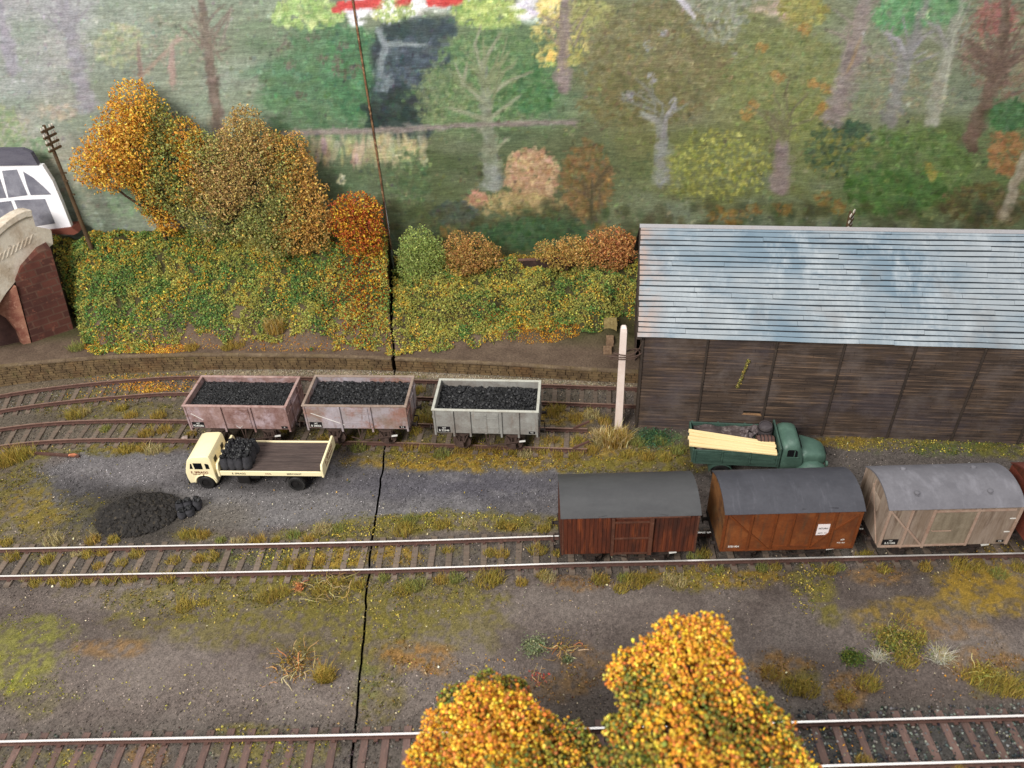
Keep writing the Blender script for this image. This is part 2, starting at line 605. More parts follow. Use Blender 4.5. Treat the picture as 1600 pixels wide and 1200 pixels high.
# grass-flock patches: centre and radii (measured on the photograph, laid on the boards), colour kind, strength
FLOCK = [
    (400, 930, 210, 45, 'olive', .8), (520, 985, 110, 50, 'olive', .75), (330, 985, 120, 30, 'olive', .6), (470, 905, 120, 22, 'olive', .8), (650, 940, 130, 45, 'olive', .75), (700, 985, 80, 40, 'olive', .6),
    (600, 1000, 60, 60, 'olive', .6), (655, 1028, 62, 26, 'tan', 1.0), (735, 940, 40, 22, 'yel', .6), (35, 1020, 60, 45, 'lime', .9), (20, 1065, 26, 20, 'lime', 1.0), (70, 985, 45, 20, 'lime', .7),
    (180, 1015, 60, 14, 'tan', .7), (60, 1090, 50, 35, 'lime', .25), (590, 1090, 40, 45, 'olive', .55), (575, 1070, 22, 35, 'green', .35),
    (1120, 903, 105, 16, 'ochre', 1.0), (1075, 905, 50, 18, 'olive', .8), (905, 912, 45, 12, 'tan', .8), (1262, 910, 28, 26, 'yel', .9), (1285, 940, 20, 30, 'yel', .9), (1298, 965, 18, 16, 'yel', .7),
    (1370, 898, 42, 15, 'tan', .8), (1545, 905, 75, 48, 'ochre', 1.0), (1520, 930, 50, 38, 'ochre', .9), (1590, 945, 40, 18, 'ochre', .9), (1415, 965, 70, 26, 'ochre', .8), (1480, 985, 70, 20, 'tan', .6),
    (1215, 1045, 50, 24, 'tan', .9), (1250, 1065, 32, 20, 'olive', .8), (1320, 1085, 32, 28, 'tan', .8), (1540, 1035, 52, 30, 'tan', .8), (1570, 1065, 45, 22, 'olive', .8), (840, 1005, 38, 24, 'mint', .0),
    (920, 1045, 40, 32, 'tan', .5), (860, 1075, 60, 20, 'tan', .35),
    (840, 715, 250, 20, 'ochre', 1.0), (700, 722, 110, 14, 'ochre', 1.0), (980, 725, 110, 20, 'olive', .95), (1040, 705, 60, 24, 'olive', .9), (1022, 684, 42, 14, 'teal', 1.0), (620, 705, 60, 14, 'olive', .9), (940, 690, 60, 22, 'straw', .8),
    (1400, 692, 130, 10, 'yel', .9), (1520, 702, 120, 12, 'green', .9), (1320, 690, 60, 10, 'ochre', .8), (1580, 706, 60, 13, 'yel', .8),
    (700, 815, 140, 16, 'yel', .9), (640, 820, 60, 18, 'olive', .9), (830, 818, 60, 14, 'olive', .8), (540, 832, 70, 14, 'yel', .85), (480, 838, 60, 10, 'olive', .6), (300, 838, 40, 10, 'olive', .7),
    (480, 873, 120, 17, 'yel', .6), (530, 872, 60, 15, 'ochre', .95), (620, 868, 45, 15, 'ochre', .95), (400, 872, 60, 12, 'green', .4), (700, 860, 40, 10, 'olive', .35), (300, 868, 30, 9, 'olive', .4), (75, 868, 60, 9, 'olive', .35),
    (20, 790, 60, 60, 'olive', .8), (60, 800, 50, 30, 'ochre', .6), (35, 712, 45, 16, 'olive', .9), (95, 810, 60, 35, 'olive', .5), (160, 703, 90, 9, 'olive', .8), (215, 700, 60, 8, 'ochre', .6), (270, 695, 60, 8, 'olive', .8),
    (240, 672, 100, 12, 'olive', .65), (180, 640, 130, 14, 'olive', .6), (190, 615, 100, 10, 'yel', .55), (230, 607, 60, 8, 'orange', .55), (120, 622, 40, 8, 'olive', .4), (660, 640, 40, 26, 'olive', .7), (720, 690, 200, 10, 'olive', .65), (880, 650, 60, 14, 'ochre', .8), (560, 680, 120, 14, 'olive', .6),
    (860, 690, 40, 10, 'ochre', .5), (230, 588, 120, 5, 'yel', .5), (620, 590, 40, 8, 'olive', .6),
    (30, 1190, 50, 24, 'olive', .3), (100, 1185, 45, 14, 'yel', .7), (230, 1180, 30, 16, 'tan', .7), (380, 1165, 40, 28, 'yel', .6), (440, 1175, 40, 26, 'yel', .6), (500, 1170, 24, 26, 'yel', .6), (410, 1140, 60, 8, 'yel', .45),
]
KIND = {'olive': ((98, 90, 42), [(104, 96, 44), (140, 126, 56), (86, 88, 46), (166, 150, 70), (92, 78, 44)]),
        'ochre': ((128, 104, 44), [(136, 112, 46), (160, 130, 52), (112, 96, 44), (186, 156, 66)]),
        'tan': ((120, 90, 54), [(132, 98, 56), (150, 112, 58), (110, 84, 50), (168, 134, 74)]),
        'yel': ((104, 96, 48), [(196, 176, 74), (168, 152, 62), (112, 106, 52), (214, 196, 96), (96, 104, 52)]),
        'lime': ((106, 104, 50), [(142, 140, 52), (166, 160, 62), (110, 114, 46), (186, 178, 70)]),
        'green': ((84, 94, 50), [(84, 108, 58), (110, 124, 60), (128, 132, 62), (150, 150, 70)]),
        'teal': ((76, 94, 64), [(74, 112, 82), (96, 128, 92), (84, 100, 62), (112, 130, 84)]),
        'straw': ((136, 112, 62), [(176, 150, 84), (150, 126, 66), (196, 170, 110)]),
        'mint': ((130, 134, 104), [(150, 160, 124)]),
        'orange': ((124, 96, 48), [(214, 142, 44), (190, 120, 40), (226, 168, 60)])}


def ground_paint(X, Y, Z):
    P = np.stack([X, Y, Z], 1)
    px, py = project(P)
    w1 = fbm(X * .45, Y * .55, 4, 3)
    w2 = fbm(X * 1.6, Y * 2.0, 4, 9)
    w3 = fbm(X * 6, Y * 6, 3, 21)
    w4 = fbm(X * 4.2, Y * 4.2, 4, 23)
    col = np.empty((len(X), 3))
    col[:] = (94, 84, 79)

    def lay(m, c):
        nonlocal col
        m = np.clip(m, 0, 1)[:, None]
        col = col * (1 - m) + np.array(c, float) * m
    lay(sstep(.45, .7, w1) * .55, (112, 103, 97))
    lay(sstep(.5, .3, w1) * .5, (82, 73, 68))
    lay(sstep(.52, .72, w2) * .3, (116, 106, 98))
    # track beds, ballast
    for yc, h in ((G(800, 866)[1], 1.25), (G(800, 1165)[1] - .1, 1.35)):
        lay(np.exp(-((Y - yc + .02 * X) / h) ** 4) * .7, (84, 78, 72))
    lay(np.exp(-((py - 1165) / 55) ** 4) * sstep(1200, 1300, px) * .8, (66, 64, 62))
    lay(np.exp(-((py - 640 - .0 * px) / 55) ** 6) * .55 * sstep(1000, 900, px), (92, 84, 70))
    # pale sand strip along the wall foot
    wy = wall_y(X)
    strip = np.exp(-((wy - Y - .42) / .42) ** 2) * sstep(-27, -17, X)
    lay(strip * (.55 + .6 * w2), (158, 142, 116))
    lay(np.exp(-((wy - Y - .5) / .6) ** 2) * sstep(-16, -22, X) * .7, (116, 102, 84))
    # coal yard hard standing
    yard = np.maximum.reduce([blob(px, py, w1, 350, 765, 300, 62, .18, .22), blob(px, py, w1, 180, 760, 130, 70, .25, .3), blob(px, py, w1, 760, 768, 260, 42, .18, .22), blob(px, py, w1, 540, 770, 190, 48, .2, .2)])
    lay(yard * .95, (90, 87, 89))
    lay(yard * sstep(.42, .66, w1) * .7, (112, 109, 110))
    lay(yard * blob(px, py, w1, 430, 790, 150, 40, .5, .4) * .75, (118, 114, 113))
    lay(yard * blob(px, py, w1, 200, 735, 110, 26, .6, .4) * .7, (116, 111, 112))
    lay(yard * blob(px, py, w1, 150, 790, 75, 42, .5, .5) * .75, (66, 63, 64))
    lay(yard * blob(px, py, w1, 390, 752, 130, 14, .6, .5) * .6, (70, 67, 68))
    lay(yard * blob(px, py, w1, 720, 760, 150, 22, .6, .5) * .6, (80, 78, 86))
    lay(yard * sstep(.6, .8, w2) * .3, (136, 132, 130))
    lay(blob(px, py, w1, 215, 812, 90, 48, .4, .4) * .85, (62, 58, 54))
    lay(blob(px, py, w1, 330, 812, 60, 30, .6, .4) * .5, (92, 84, 72))
    back = blob(px, py, w1, 1350, 735, 360, 36, .25, .2)
    lay(back * .85, (98, 91, 86))
    # pale drifts in the front field
    for cx, cy, rx, ry, a in ((200, 935, 130, 26, .5), (500, 1080, 150, 40, .5), (230, 1060, 160, 40, .4), (1290, 990, 120, 34, .55), (900, 950, 200, 34, .4), (1540, 1000, 80, 20, .5)):
        lay(blob(px, py, w2, cx, cy, rx, ry, .6, .4) * a, (120, 110, 104))
    lay(blob(px, py, w1, 860, 1100, 130, 40, .6, .4) * .5, (72, 64, 58))  # faint shadow of the foreground trees painted into the earth colour
    dens = np.zeros(len(X))
    kind = np.zeros(len(X), int)
    names = list(KIND)
    for cx, cy, rx, ry, k, a in FLOCK:
        if abs(cy) < -1:
            continue
        sel = (np.abs(px - cx) < rx * 1.9) & (np.abs(py - cy) < ry * 1.9)
        if not sel.any():
            continue
        m = np.zeros(len(X))
        m[sel] = blob(px[sel], py[sel], (w2[sel] * .65 + w1[sel] * .35), cx, cy, rx, ry, .38, .75) * a
        lay(m * (.22 + .78 * sstep(.36, .58, w4)) * .88, np.array(KIND[k][0]) * 1.1)
        up = m > dens
        kind[up] = names.index(k)
        dens = np.maximum(dens, m)
    # platform behind the wall
    lay(sstep(0, .15, Y - wy), (92, 78, 66))
    lay(sstep(0, .15, Y - wy) * sstep(.45, .7, w2) * .6, (76, 62, 52))
    return col, dens, kind, px, py


def build_ground(side):
    ys = np.concatenate([np.arange(3.0, 12.0, .3), np.arange(12.0, 42.0, .088), np.arange(42.0, 48.3, .25)])
    ncol = 480 if side == 'l' else 640
    t = np.linspace(0, 1, ncol)
    jx = joint_x(ys)
    if side == 'l':
        x0, x1 = -44 + 0 * ys, jx - .05
        t = 1 - (1 - t) ** 1.25
    else:
        x0, x1 = jx + .05, 46 + 0 * ys
        t = t ** 1.25
    X = x0[:, None] + (x1 - x0)[:, None] * t[None]
    Y = np.repeat(ys[:, None], ncol, 1)
    R, Cn = X.shape
    x, y = X.ravel(), Y.ravel()
    px, py = project(np.stack([x, y, 0 * x], 1))
    front = sstep(18.5, 20.5, y) * 0 + 1
    z = .07 * (fbm(x * .8, y * .8, 3, 40) - .5) + .05 * (fbm(x * 5, y * 5, 3, 41) - .5) * front
    # slightly humped verge round the front field
    z += .18 * np.exp(-((y - 19.8 - fbm(x * .2, y * 0, 2, 8)) / 1.6) ** 2) * (fbm(x * .35, y * .35, 2, 44))
    col, dens, kind, px, py = ground_paint(x, y, z * 0)
    z += dens * .05 * fbm(x * 9, y * 9, 2, 55)
    # the ground drops out of sight under the planted bank
    z = np.where(y > wall_y(x) + .15, -.25, z)
    lc = lin(np.clip(col * .95 * (1 + .36 * (fbm(x * 11, y * 11, 2, 60) - .5)[:, None]), 0, 255))
    # plywood edge along the baseboard joint
    V = np.stack([x, y, z], 1)
    idx = np.arange(R * Cn).reshape(R, Cn)
    F = np.stack([idx[:-1, :-1], idx[:-1, 1:], idx[1:, 1:], idx[1:, :-1]], -1).reshape(-1, 4)
    e = idx[:, -1] if side == 'l' else idx[:, 0]
    Ve = V[e].copy()
    Ve[:, 2] = -1.15
    n0 = len(V)
    V = np.concatenate([V, Ve])
    ce = np.tile(lin((46, 36, 30))[None], (R, 1))
    lc = np.concatenate([lc, ce])
    b = n0 + np.arange(R)
    Fe = np.stack([e[:-1], b[:-1], b[1:], e[1:]], 1) if side == 'r' else np.stack([e[:-1], e[1:], b[1:], b[:-1]], 1)
    F = np.concatenate([F, Fe])
    me = raw_mesh('ground', V, F, lc)
    o = link('ground', me, M_GROUND, smooth=True)
    return tag(o, 'left baseboard of the layout with the coal yard and pale cinders' if side == 'l' else 'right baseboard of the layout with brown earth round the vans', kind='structure')


M_GROUND = vmat('earth_and_cinders', rough=.92, spec=.12, grain=.55, gscale=17, bump=.7, bdist=.06)
build_ground('l')
build_ground('r')
m = MB().box(-60, 60, 0, 60, -1.6, -1.2)  # unseen dark sheet added below so no light comes up the joint
tag(m.build('gap_blocker', wmat('dark_table', (28, 24, 22))), 'unseen dark sheet added under the two baseboards to block light in the joint', kind='structure')

# ------------------------------------------------------------------ the painted woodland backdrop: two flat boards
CX0, CY0, CSC = -110, -90, 0.8


class Canvas:
    def __init__(s, w, h):
        s.a = np.zeros((h, w, 3), np.float32)
        s.h, s.w = h, w
        s.log = []

    def dab(s, x, y, rx, ry, ang, col, al, soft=.5):
        x, y, rx, ry = (x - CX0) * CSC, (y - CY0) * CSC, max(.5, rx * CSC), max(.5, ry * CSC)
        r = max(rx, ry) + 1
        x0, x1, y0, y1 = int(max(0, x - r)), int(min(s.w, x + r + 1)), int(max(0, y - r)), int(min(s.h, y + r + 1))
        if x0 >= x1 or y0 >= y1:
            return
        yy, xx = np.mgrid[y0:y1, x0:x1]
        dx, dy = xx - x, yy - y
        c, q = math.cos(ang), math.sin(ang)
        d = np.sqrt(((dx * c + dy * q) / rx) ** 2 + ((-dx * q + dy * c) / ry) ** 2)
        m = (np.clip((1 + soft * .5 - d) / soft, 0, 1) * al)[..., None]
        s.a[y0:y1, x0:x1] = s.a[y0:y1, x0:x1] * (1 - m) + np.array(col, np.float32) * m

    def stroke(s, pts, w0, w1, col, al=.8, jit=10):
        s.log.append((pts, w0, w1, col, al * .4, jit * 1.6))
        pts = [np.array(p, float) for p in pts]
        L = sum(np.linalg.norm(b - a) for a, b in zip(pts, pts[1:]))
        done = 0.0
        for a, b in zip(pts, pts[1:]):
            l = np.linalg.norm(b - a)
            n = max(2, int(l / 3.0))
            ang = math.atan2(b[1] - a[1], b[0] - a[0])
            for i in range(n):
                p = a + (b - a) * i / n
                w = w0 + (w1 - w0) * (done + l * i / n) / L
                for _ in range(2):
                    o = rng.normal(0, w * .22)
                    c = np.array(col) + rng.normal(0, jit) + rng.normal(0, 3, 3)
                    s.dab(p[0] + o * math.sin(ang), p[1] - o * math.cos(ang) + rng.normal(0, 1), rng.uniform(4, 10), max(1.2, w * rng.uniform(.2, .4)), ang + rng.normal(0, .08), c, al * rng.uniform(.6, 1), .3)
            done += l

    def leaves(s, cx, cy, rx, ry, n, cols, size=(3, 7), al=(.25, .6), ang=None, edge=1.0, soft=.3):
        cols = np.array(cols, float)
        al = (al[0] * 1.1, min(.95, al[1] * 1.3))
        size = (size[0] * .75, size[1] * .85)
        for _ in range(int(n * 1.7)):
            t, r = rng.uniform(0, 6.283), math.sqrt(rng.uniform(0, 1)) * rng.uniform(.8, 1.08) * edge
            c = cols[rng.integers(len(cols))] + rng.normal(0, 8) + rng.normal(0, 3, 3)
            z = rng.uniform(*size)
            s.dab(cx + rx * r * math.cos(t), cy + ry * r * math.sin(t), z, z * rng.uniform(.35, .8), rng.uniform(0, 3.14) if ang is None else ang + rng.normal(0, .3), c, rng.uniform(*al), soft)

    def wash(s, x0, x1, y0, y1, n, cols, size=(20, 60), al=(.15, .4), flat=.4):
        cols = np.array(cols, float)
        for _ in range(n):
            z = rng.uniform(*size)
            s.dab(rng.uniform(x0, x1), rng.uniform(y0, y1), z, z * flat * rng.uniform(.5, 1.4), rng.normal(0, .15), cols[rng.integers(len(cols))] + rng.normal(0, 4, 3), rng.uniform(*al), 1.2)


def paint_backdrop():
    k = Canvas(int(1830 * CSC), int(560 * CSC))
    k.a[:] = (104, 112, 88)
    # broad areas
    k.wash(-110, 420, -90, 400, 240, [(126, 136, 122), (118, 128, 112), (134, 140, 130), (112, 126, 106)])
    k.wash(-110, 130, -90, 190, 70, [(150, 144, 146), (138, 138, 138), (142, 134, 136)])
    k.wash(-110, 120, 150, 330, 60, [(140, 136, 116), (120, 130, 108), (150, 138, 118)], al=(.15, .35))
    k.wash(380, 590, 30, 320, 110, [(70, 106, 68), (80, 114, 76), (64, 98, 64)], size=(14, 40))
    k.wash(430, 580, 60, 190, 60, [(64, 104, 68), (74, 112, 74)], size=(14, 36), al=(.3, .6))
    k.wash(620, 900, 40, 210, 120, [(80, 108, 68), (70, 100, 62), (92, 112, 70)])
    k.wash(900, 1180, 10, 220, 160, [(108, 104, 66), (98, 96, 60), (116, 110, 76), (94, 92, 58)])
    k.wash(1130, 1320, 10, 240, 130, [(114, 118, 68), (104, 112, 62), (122, 124, 76)])
    k.wash(1300, 1720, -60, 260, 190, [(124, 126, 98), (112, 122, 90), (132, 128, 108), (106, 114, 84)])
    k.wash(600, 1000, 205, 400, 170, [(74, 84, 50), (66, 78, 46), (82, 88, 54), (60, 74, 44)])
    k.wash(980, 1330, 200, 330, 90, [(100, 104, 54), (88, 96, 50), (108, 110, 60)])
    k.wash(1300, 1720, 190, 350, 140, [(86, 100, 52), (94, 106, 58), (78, 92, 48)])
    k.wash(440, 640, 205, 330, 60, [(84, 94, 66), (92, 100, 74)], size=(14, 30))
    k.wash(340, 610, 250, 420, 80, [(70, 82, 54), (80, 90, 62)], size=(14, 36))
    # horizontal brush drag across everything
    for _ in range(1500):
        y, x = rng.uniform(-90, 400), rng.uniform(-110, 1720)
        yy, xx = int(np.clip((y - CY0) * CSC, 0, k.h - 1)), int(np.clip((x - CX0) * CSC, 0, k.w - 1))
        c = k.a[yy, xx] * rng.uniform(.86, 1.17)
        k.dab(x, y, rng.uniform(14, 50), rng.uniform(.8, 2.4), rng.normal(0.0, .02), c, rng.uniform(.25, .6), .8)
    # far left haze of trunks
    k.stroke([(138, 170), (118, 90), (100, 10), (92, -60)], 26, 14, (122, 116, 122), .6)
    k.stroke([(22, 112), (4, 40), (-10, -40)], 20, 12, (126, 118, 126), .6)
    k.stroke([(341, 205), (333, 130), (322, 60), (312, -20)], 18, 10, (98, 82, 70), .75)
    k.stroke([(322, 60), (300, 10)], 8, 4, (110, 100, 84), .6)
    k.stroke([(345, 70), (360, 20)], 7, 4, (120, 110, 96), .5)
    k.stroke([(222, 132), (215, 65)], 8, 5, (116, 92, 80), .7)
    k.stroke([(225, 115), (270, 70)], 6, 4, (136, 112, 96), .45)
    k.stroke([(270, 130), (268, 70), (282, 60)], 11, 7, (142, 116, 104), .55)
    k.leaves(185, 70, 40, 36, 120, [(136, 144, 96), (124, 136, 88), (146, 140, 104)])
    k.leaves(250, 60, 70, 40, 110, [(138, 128, 104), (128, 134, 108), (150, 132, 112)], al=(.15, .4))
    k.leaves(0, 210, 40, 45, 140, [(110, 130, 74), (94, 118, 70), (130, 138, 82)])
    k.leaves(45, 235, 40, 22, 80, [(92, 120, 80), (108, 132, 88)])
    k.leaves(195, 300, 34, 40, 120, [(98, 132, 82), (110, 138, 92), (88, 120, 80)], al=(.15, .4))
    k.leaves(100, 300, 60, 60, 120, [(140, 136, 112), (118, 130, 108), (150, 132, 104)], al=(.12, .3))
    k.leaves(90, 175, 40, 12, 60, [(156, 136, 110), (148, 132, 116)], al=(.2, .4))
    # green field board left of the joint
    k.leaves(500, 140, 92, 110, 420, [(72, 106, 70), (64, 98, 62), (84, 116, 80), (78, 102, 68)], (5, 12), (.2, .5))
    k.leaves(545, 110, 40, 80, 160, [(66, 110, 70), (58, 98, 62)], (5, 11), (.3, .6))
    for x, y in ((488, 58), (534, 72), (504, 92), (528, 92), (556, 108), (546, 118), (528, 110), (449, 70), (452, 100), (470, 150)):
        k.leaves(x, y, 11, 8, 12, [(78, 82, 64), (92, 84, 70)], (2, 5), (.4, .7))
    k.leaves(480, 20, 60, 26, 200, [(132, 160, 84), (150, 178, 96), (116, 146, 76), (176, 190, 120)], (3, 8), (.4, .8))
    # white buildings, red bands along the top
    k.wash(545, 720, -60, 26, 60, [(226, 226, 232), (210, 208, 218), (236, 234, 238)], size=(10, 26), al=(.5, .9))
    k.wash(548, 566, 20, 40, 16, [(226, 226, 234)], size=(5, 10), al=(.6, .9))
    k.leaves(556, 18, 26, 6, 16, [(214, 214, 224)], (4, 9), (.5, .8))
    for p in ([(524, 14), (566, 6)], [(566, 8), (596, 3)], [(622, 4), (640, 2)], [(672, 4), (724, 0)]):
        k.stroke(p, 12, 11, (196, 52, 48), .95, 5)
    k.leaves(615, 18, 34, 20, 160, [(150, 168, 92), (126, 148, 78), (176, 186, 110), (230, 232, 226)], (2, 6), (.5, .9))
    # slate-dark mass right of the joint
    for _ in range(150):
        k.dab(rng.uniform(590, 668), rng.uniform(38, 212), rng.uniform(8, 18), rng.uniform(6, 14), rng.uniform(0, 3), np.array((38, 49, 52)) + rng.normal(0, 4, 3), .6, .6)
    for _ in range(60):
        k.dab(rng.uniform(640, 708), rng.uniform(34, 118), rng.uniform(8, 16), rng.uniform(6, 12), rng.uniform(0, 3), np.array((46, 58, 64)) + rng.normal(0, 4, 3), .6, .6)
    k.leaves(650, 95, 55, 46, 130, [(76, 88, 98), (62, 74, 84), (52, 64, 72)], (5, 11), (.2, .4))
    k.leaves(600, 130, 14, 16, 30, [(98, 110, 116)], (4, 8), (.3, .6))
    k.stroke([(592, 46), (602, 75), (592, 118)], 10, 12, (112, 122, 126), .5)
    k.stroke([(605, 68), (665, 70)], 7, 5, (120, 130, 132), .5)
    k.leaves(610, 180, 40, 36, 80, [(34, 48, 44), (42, 56, 48)], (6, 13), (.4, .7))
    # bright foliage along the top, middle
    k.leaves(765, 20, 58, 24, 260, [(160, 178, 92), (140, 162, 78), (186, 196, 112), (120, 146, 70)], (3, 8), (.4, .85))
    k.wash(812, 862, -40, 36, 30, [(228, 226, 232), (206, 200, 212), (232, 230, 226)], size=(8, 18), al=(.6, .9))
    k.stroke([(812, 8), (838, 20)], 3, 3, (190, 180, 200), .7)
    k.leaves(858, 12, 20, 24, 60, [(214, 190, 108), (226, 206, 124)], (3, 8), (.5, .9))
    # tree with pale trunk and green crown
    k.leaves(765, 125, 92, 78, 800, [(82, 114, 66), (72, 104, 60), (96, 124, 74), (66, 98, 60), (108, 128, 80)], (3, 9), (.25, .6))
    k.leaves(690, 150, 46, 52, 220, [(98, 116, 74), (86, 106, 68), (112, 122, 82)], (3, 8), (.25, .55))
    k.leaves(835, 140, 34, 40, 170, [(70, 108, 60), (60, 100, 58)], (3, 8), (.3, .6))
    T = (114, 120, 98)
    k.stroke([(770, 292), (766, 235), (762, 190), (757, 130), (753, 95)], 30, 9, T, .75)
    k.stroke([(770, 292), (770, 260)], 30, 20, (124, 128, 124), .6)
    for p in ([(760, 150), (800, 124), (832, 112)], [(757, 130), (742, 70), (750, 44)], [(755, 98), (782, 52)], [(762, 165), (724, 130), (712, 105)], [(764, 188), (700, 168)], [(764, 186), (812, 150)], [(768, 240), (795, 215)], [(724, 130), (730, 100)]):
        k.stroke(p, 7, 3, (128, 132, 104), .55)
    # yellow-leaved tree
    k.stroke([(882, 140), (880, 80), (884, 10), (886, -40)], 22, 14, (124, 108, 104), .7)
    k.leaves(876, 64, 48, 50, 130, [(176, 166, 88), (160, 152, 76), (196, 180, 100), (140, 136, 70)], (3, 7), (.45, .85))
    k.leaves(862, 88, 10, 10, 8, [(222, 184, 88)], (4, 7), (.7, .9))
    k.leaves(920, 20, 40, 26, 130, [(150, 146, 84), (128, 128, 72)], (3, 7), (.3, .6))
    # brown-olive crown with lilac trunk
    k.leaves(1030, 95, 118, 98, 1500, [(112, 106, 64), (100, 96, 56), (124, 116, 76), (92, 90, 54), (118, 104, 70)], (3, 8), (.2, .55))
    k.leaves(990, 160, 90, 40, 400, [(98, 92, 52), (108, 98, 58), (90, 88, 50)], (3, 8), (.2, .5))
    k.stroke([(1032, 284), (1034, 245), (1038, 215), (1026, 188), (1002, 176)], 26, 9, (122, 122, 114), .7)
    k.stroke([(1036, 212), (1040, 185), (1055, 160)], 9, 5, (132, 128, 128), .6)
    for x, y in ((985, 150), (1018, 122), (1052, 162), (1012, 70), (1035, 52), (978, 150), (1150, 30), (1150, 90)):
        k.leaves(x, y, 8, 10, 8, [(136, 134, 138), (124, 122, 118)], (2, 6), (.35, .65))
    k.leaves(1125, 15, 52, 55, 260, [(124, 128, 106), (110, 116, 92), (140, 140, 122)], (3, 7), (.3, .6))
    # pink house corner, top
    k.wash(1182, 1232, -60, 32, 34, [(178, 146, 136), (186, 156, 146)], size=(8, 16), al=(.6, .9))
    k.leaves(1255, 10, 40, 34, 200, [(136, 128, 62), (150, 140, 68), (120, 118, 58)], (3, 8), (.4, .8))
    k.stroke([(1060, -6), (1085, 28)], 12, 5, (176, 170, 180), .5)
    # olive crown, stump-like trunk
    k.leaves(1225, 130, 96, 92, 1000, [(118, 120, 68), (106, 112, 60), (130, 128, 76), (98, 106, 58)], (3, 8), (.2, .5))
    k.leaves(1260, 190, 60, 40, 260, [(108, 118, 58), (124, 126, 66)], (3, 8), (.25, .5))
    for x, y in ((1165, 180), (1175, 165), (1270, 132), (1292, 138), (1280, 172), (1290, 165), (1215, 120), (1260, 45), (1188, 75)):
        k.leaves(x, y, 10, 9, 12, [(150, 112, 54), (160, 120, 62)], (3, 6), (.35, .6))
    k.stroke([(1218, 298), (1222, 260), (1224, 222)], 28, 20, (126, 110, 104), .8)
    k.stroke([(1224, 222), (1224, 150)], 12, 6, (112, 112, 72), .4)
    # leaning lilac trunks, right
    k.stroke([(1302, 195), (1318, 140), (1332, 90), (1352, 0), (1358, -50)], 34, 12, (132, 118, 112), .75)
    k.stroke([(1326, 110), (1345, 60)], 6, 5, (150, 120, 80), .45)
    k.stroke([(1388, 192), (1406, 120), (1418, 85), (1448, 0), (1460, -50)], 26, 8, (118, 116, 110), .75)
    k.stroke([(1414, 88), (1404, 64), (1386, 52)], 9, 4, (146, 140, 146), .7)
    k.stroke([(1420, 82), (1440, 62)], 8, 4, (142, 138, 140), .6)
    k.stroke([(1455, 192), (1470, 120), (1484, 75), (1506, -10)], 26, 9, (140, 138, 122), .55)
    k.stroke([(1475, 150), (1490, 60), (1504, 10)], 5, 3, (160, 160, 138), .5)
    k.stroke([(1478, 70), (1465, 42), (1448, 36)], 8, 4, (142, 136, 138), .5)
    k.leaves(1410, 20, 45, 34, 200, [(84, 138, 84), (74, 124, 76), (100, 146, 90)], (3, 8), (.35, .7))
    k.leaves(1470, 12, 36, 26, 150, [(86, 130, 82), (96, 136, 88)], (3, 8), (.3, .6))
    k.leaves(1440, 22, 12, 10, 14, [(176, 206, 156), (206, 190, 140)], (2, 4), (.5, .8))
    k.leaves(1400, 130, 90, 60, 260, [(118, 126, 86), (132, 132, 96), (140, 118, 88)], (3, 7), (.2, .45))
    # auburn tree, far right
    k.leaves(1560, 70, 66, 84, 560, [(128, 96, 78), (116, 88, 70), (140, 108, 92), (112, 104, 76)], (2, 6), (.3, .6))
    k.leaves(1556, 30, 34, 30, 160, [(142, 84, 76), (132, 78, 66)], (2, 6), (.3, .6))
    k.stroke([(1512, 228), (1535, 180), (1556, 118), (1570, 40), (1572, -40)], 26, 9, (102, 82, 66), .8)
    for p in ([(1556, 118), (1540, 60)], [(1552, 130), (1592, 88)], [(1540, 168), (1600, 140)], [(1560, 100), (1526, 76)]):
        k.stroke(p, 6, 3, (112, 88, 72), .6)
    k.leaves(1640, 90, 60, 120, 300, [(120, 104, 78), (128, 116, 88)], (3, 7), (.25, .5))
    # middle ground
    k.stroke([(445, 208), (600, 204), (720, 196), (900, 190)], 9, 7, (124, 112, 106), .5)
    for _ in range(150):
        x = rng.uniform(478, 664)
        k.dab(x, rng.uniform(214, 252), rng.uniform(2, 5), rng.uniform(7, 16), rng.normal(0, .15), np.array((158, 150, 112)) + rng.normal(0, 10, 3), rng.uniform(.3, .7), .6)
    k.leaves(638, 235, 14, 20, 30, [(186, 160, 116), (170, 160, 112)], (3, 7), (.4, .7))
    k.leaves(534, 280, 8, 8, 14, [(186, 184, 140), (200, 196, 160)], (2, 4), (.5, .8))
    k.leaves(640, 280, 34, 50, 160, [(70, 92, 56), (84, 104, 64), (62, 82, 50)], (3, 7), (.25, .5))
    k.leaves(830, 275, 42, 46, 420, [(166, 136, 98), (156, 116, 84), (178, 150, 106), (140, 108, 74), (172, 128, 104)], (3, 7), (.4, .75))
    k.leaves(800, 318, 82, 18, 240, [(150, 132, 84), (164, 140, 92), (132, 116, 70)], (3, 6), (.35, .65))
    k.leaves(748, 308, 14, 14, 30, [(162, 116, 88)], (3, 6), (.4, .7))
    k.leaves(712, 332, 36, 18, 120, [(60, 72, 66), (70, 82, 74)], (4, 8), (.4, .7))
    k.leaves(915, 282, 42, 62, 460, [(120, 88, 50), (106, 84, 48), (132, 96, 56), (92, 84, 48)], (3, 7), (.3, .6))
    k.stroke([(925, 345), (925, 280)], 5, 3, (74, 68, 46), .6)
    k.leaves(1125, 258, 82, 58, 420, [(142, 142, 56), (124, 126, 48), (164, 160, 66), (104, 108, 46), (180, 176, 84)], (2, 5), (.35, .7), ang=1.1)
    k.leaves(1060, 270, 40, 40, 140, [(128, 130, 60), (112, 116, 54)], (2, 5), (.3, .6))
    k.leaves(1310, 232, 56, 46, 220, [(58, 76, 54), (66, 86, 56), (126, 118, 52), (88, 98, 52)], (3, 7), (.45, .8))
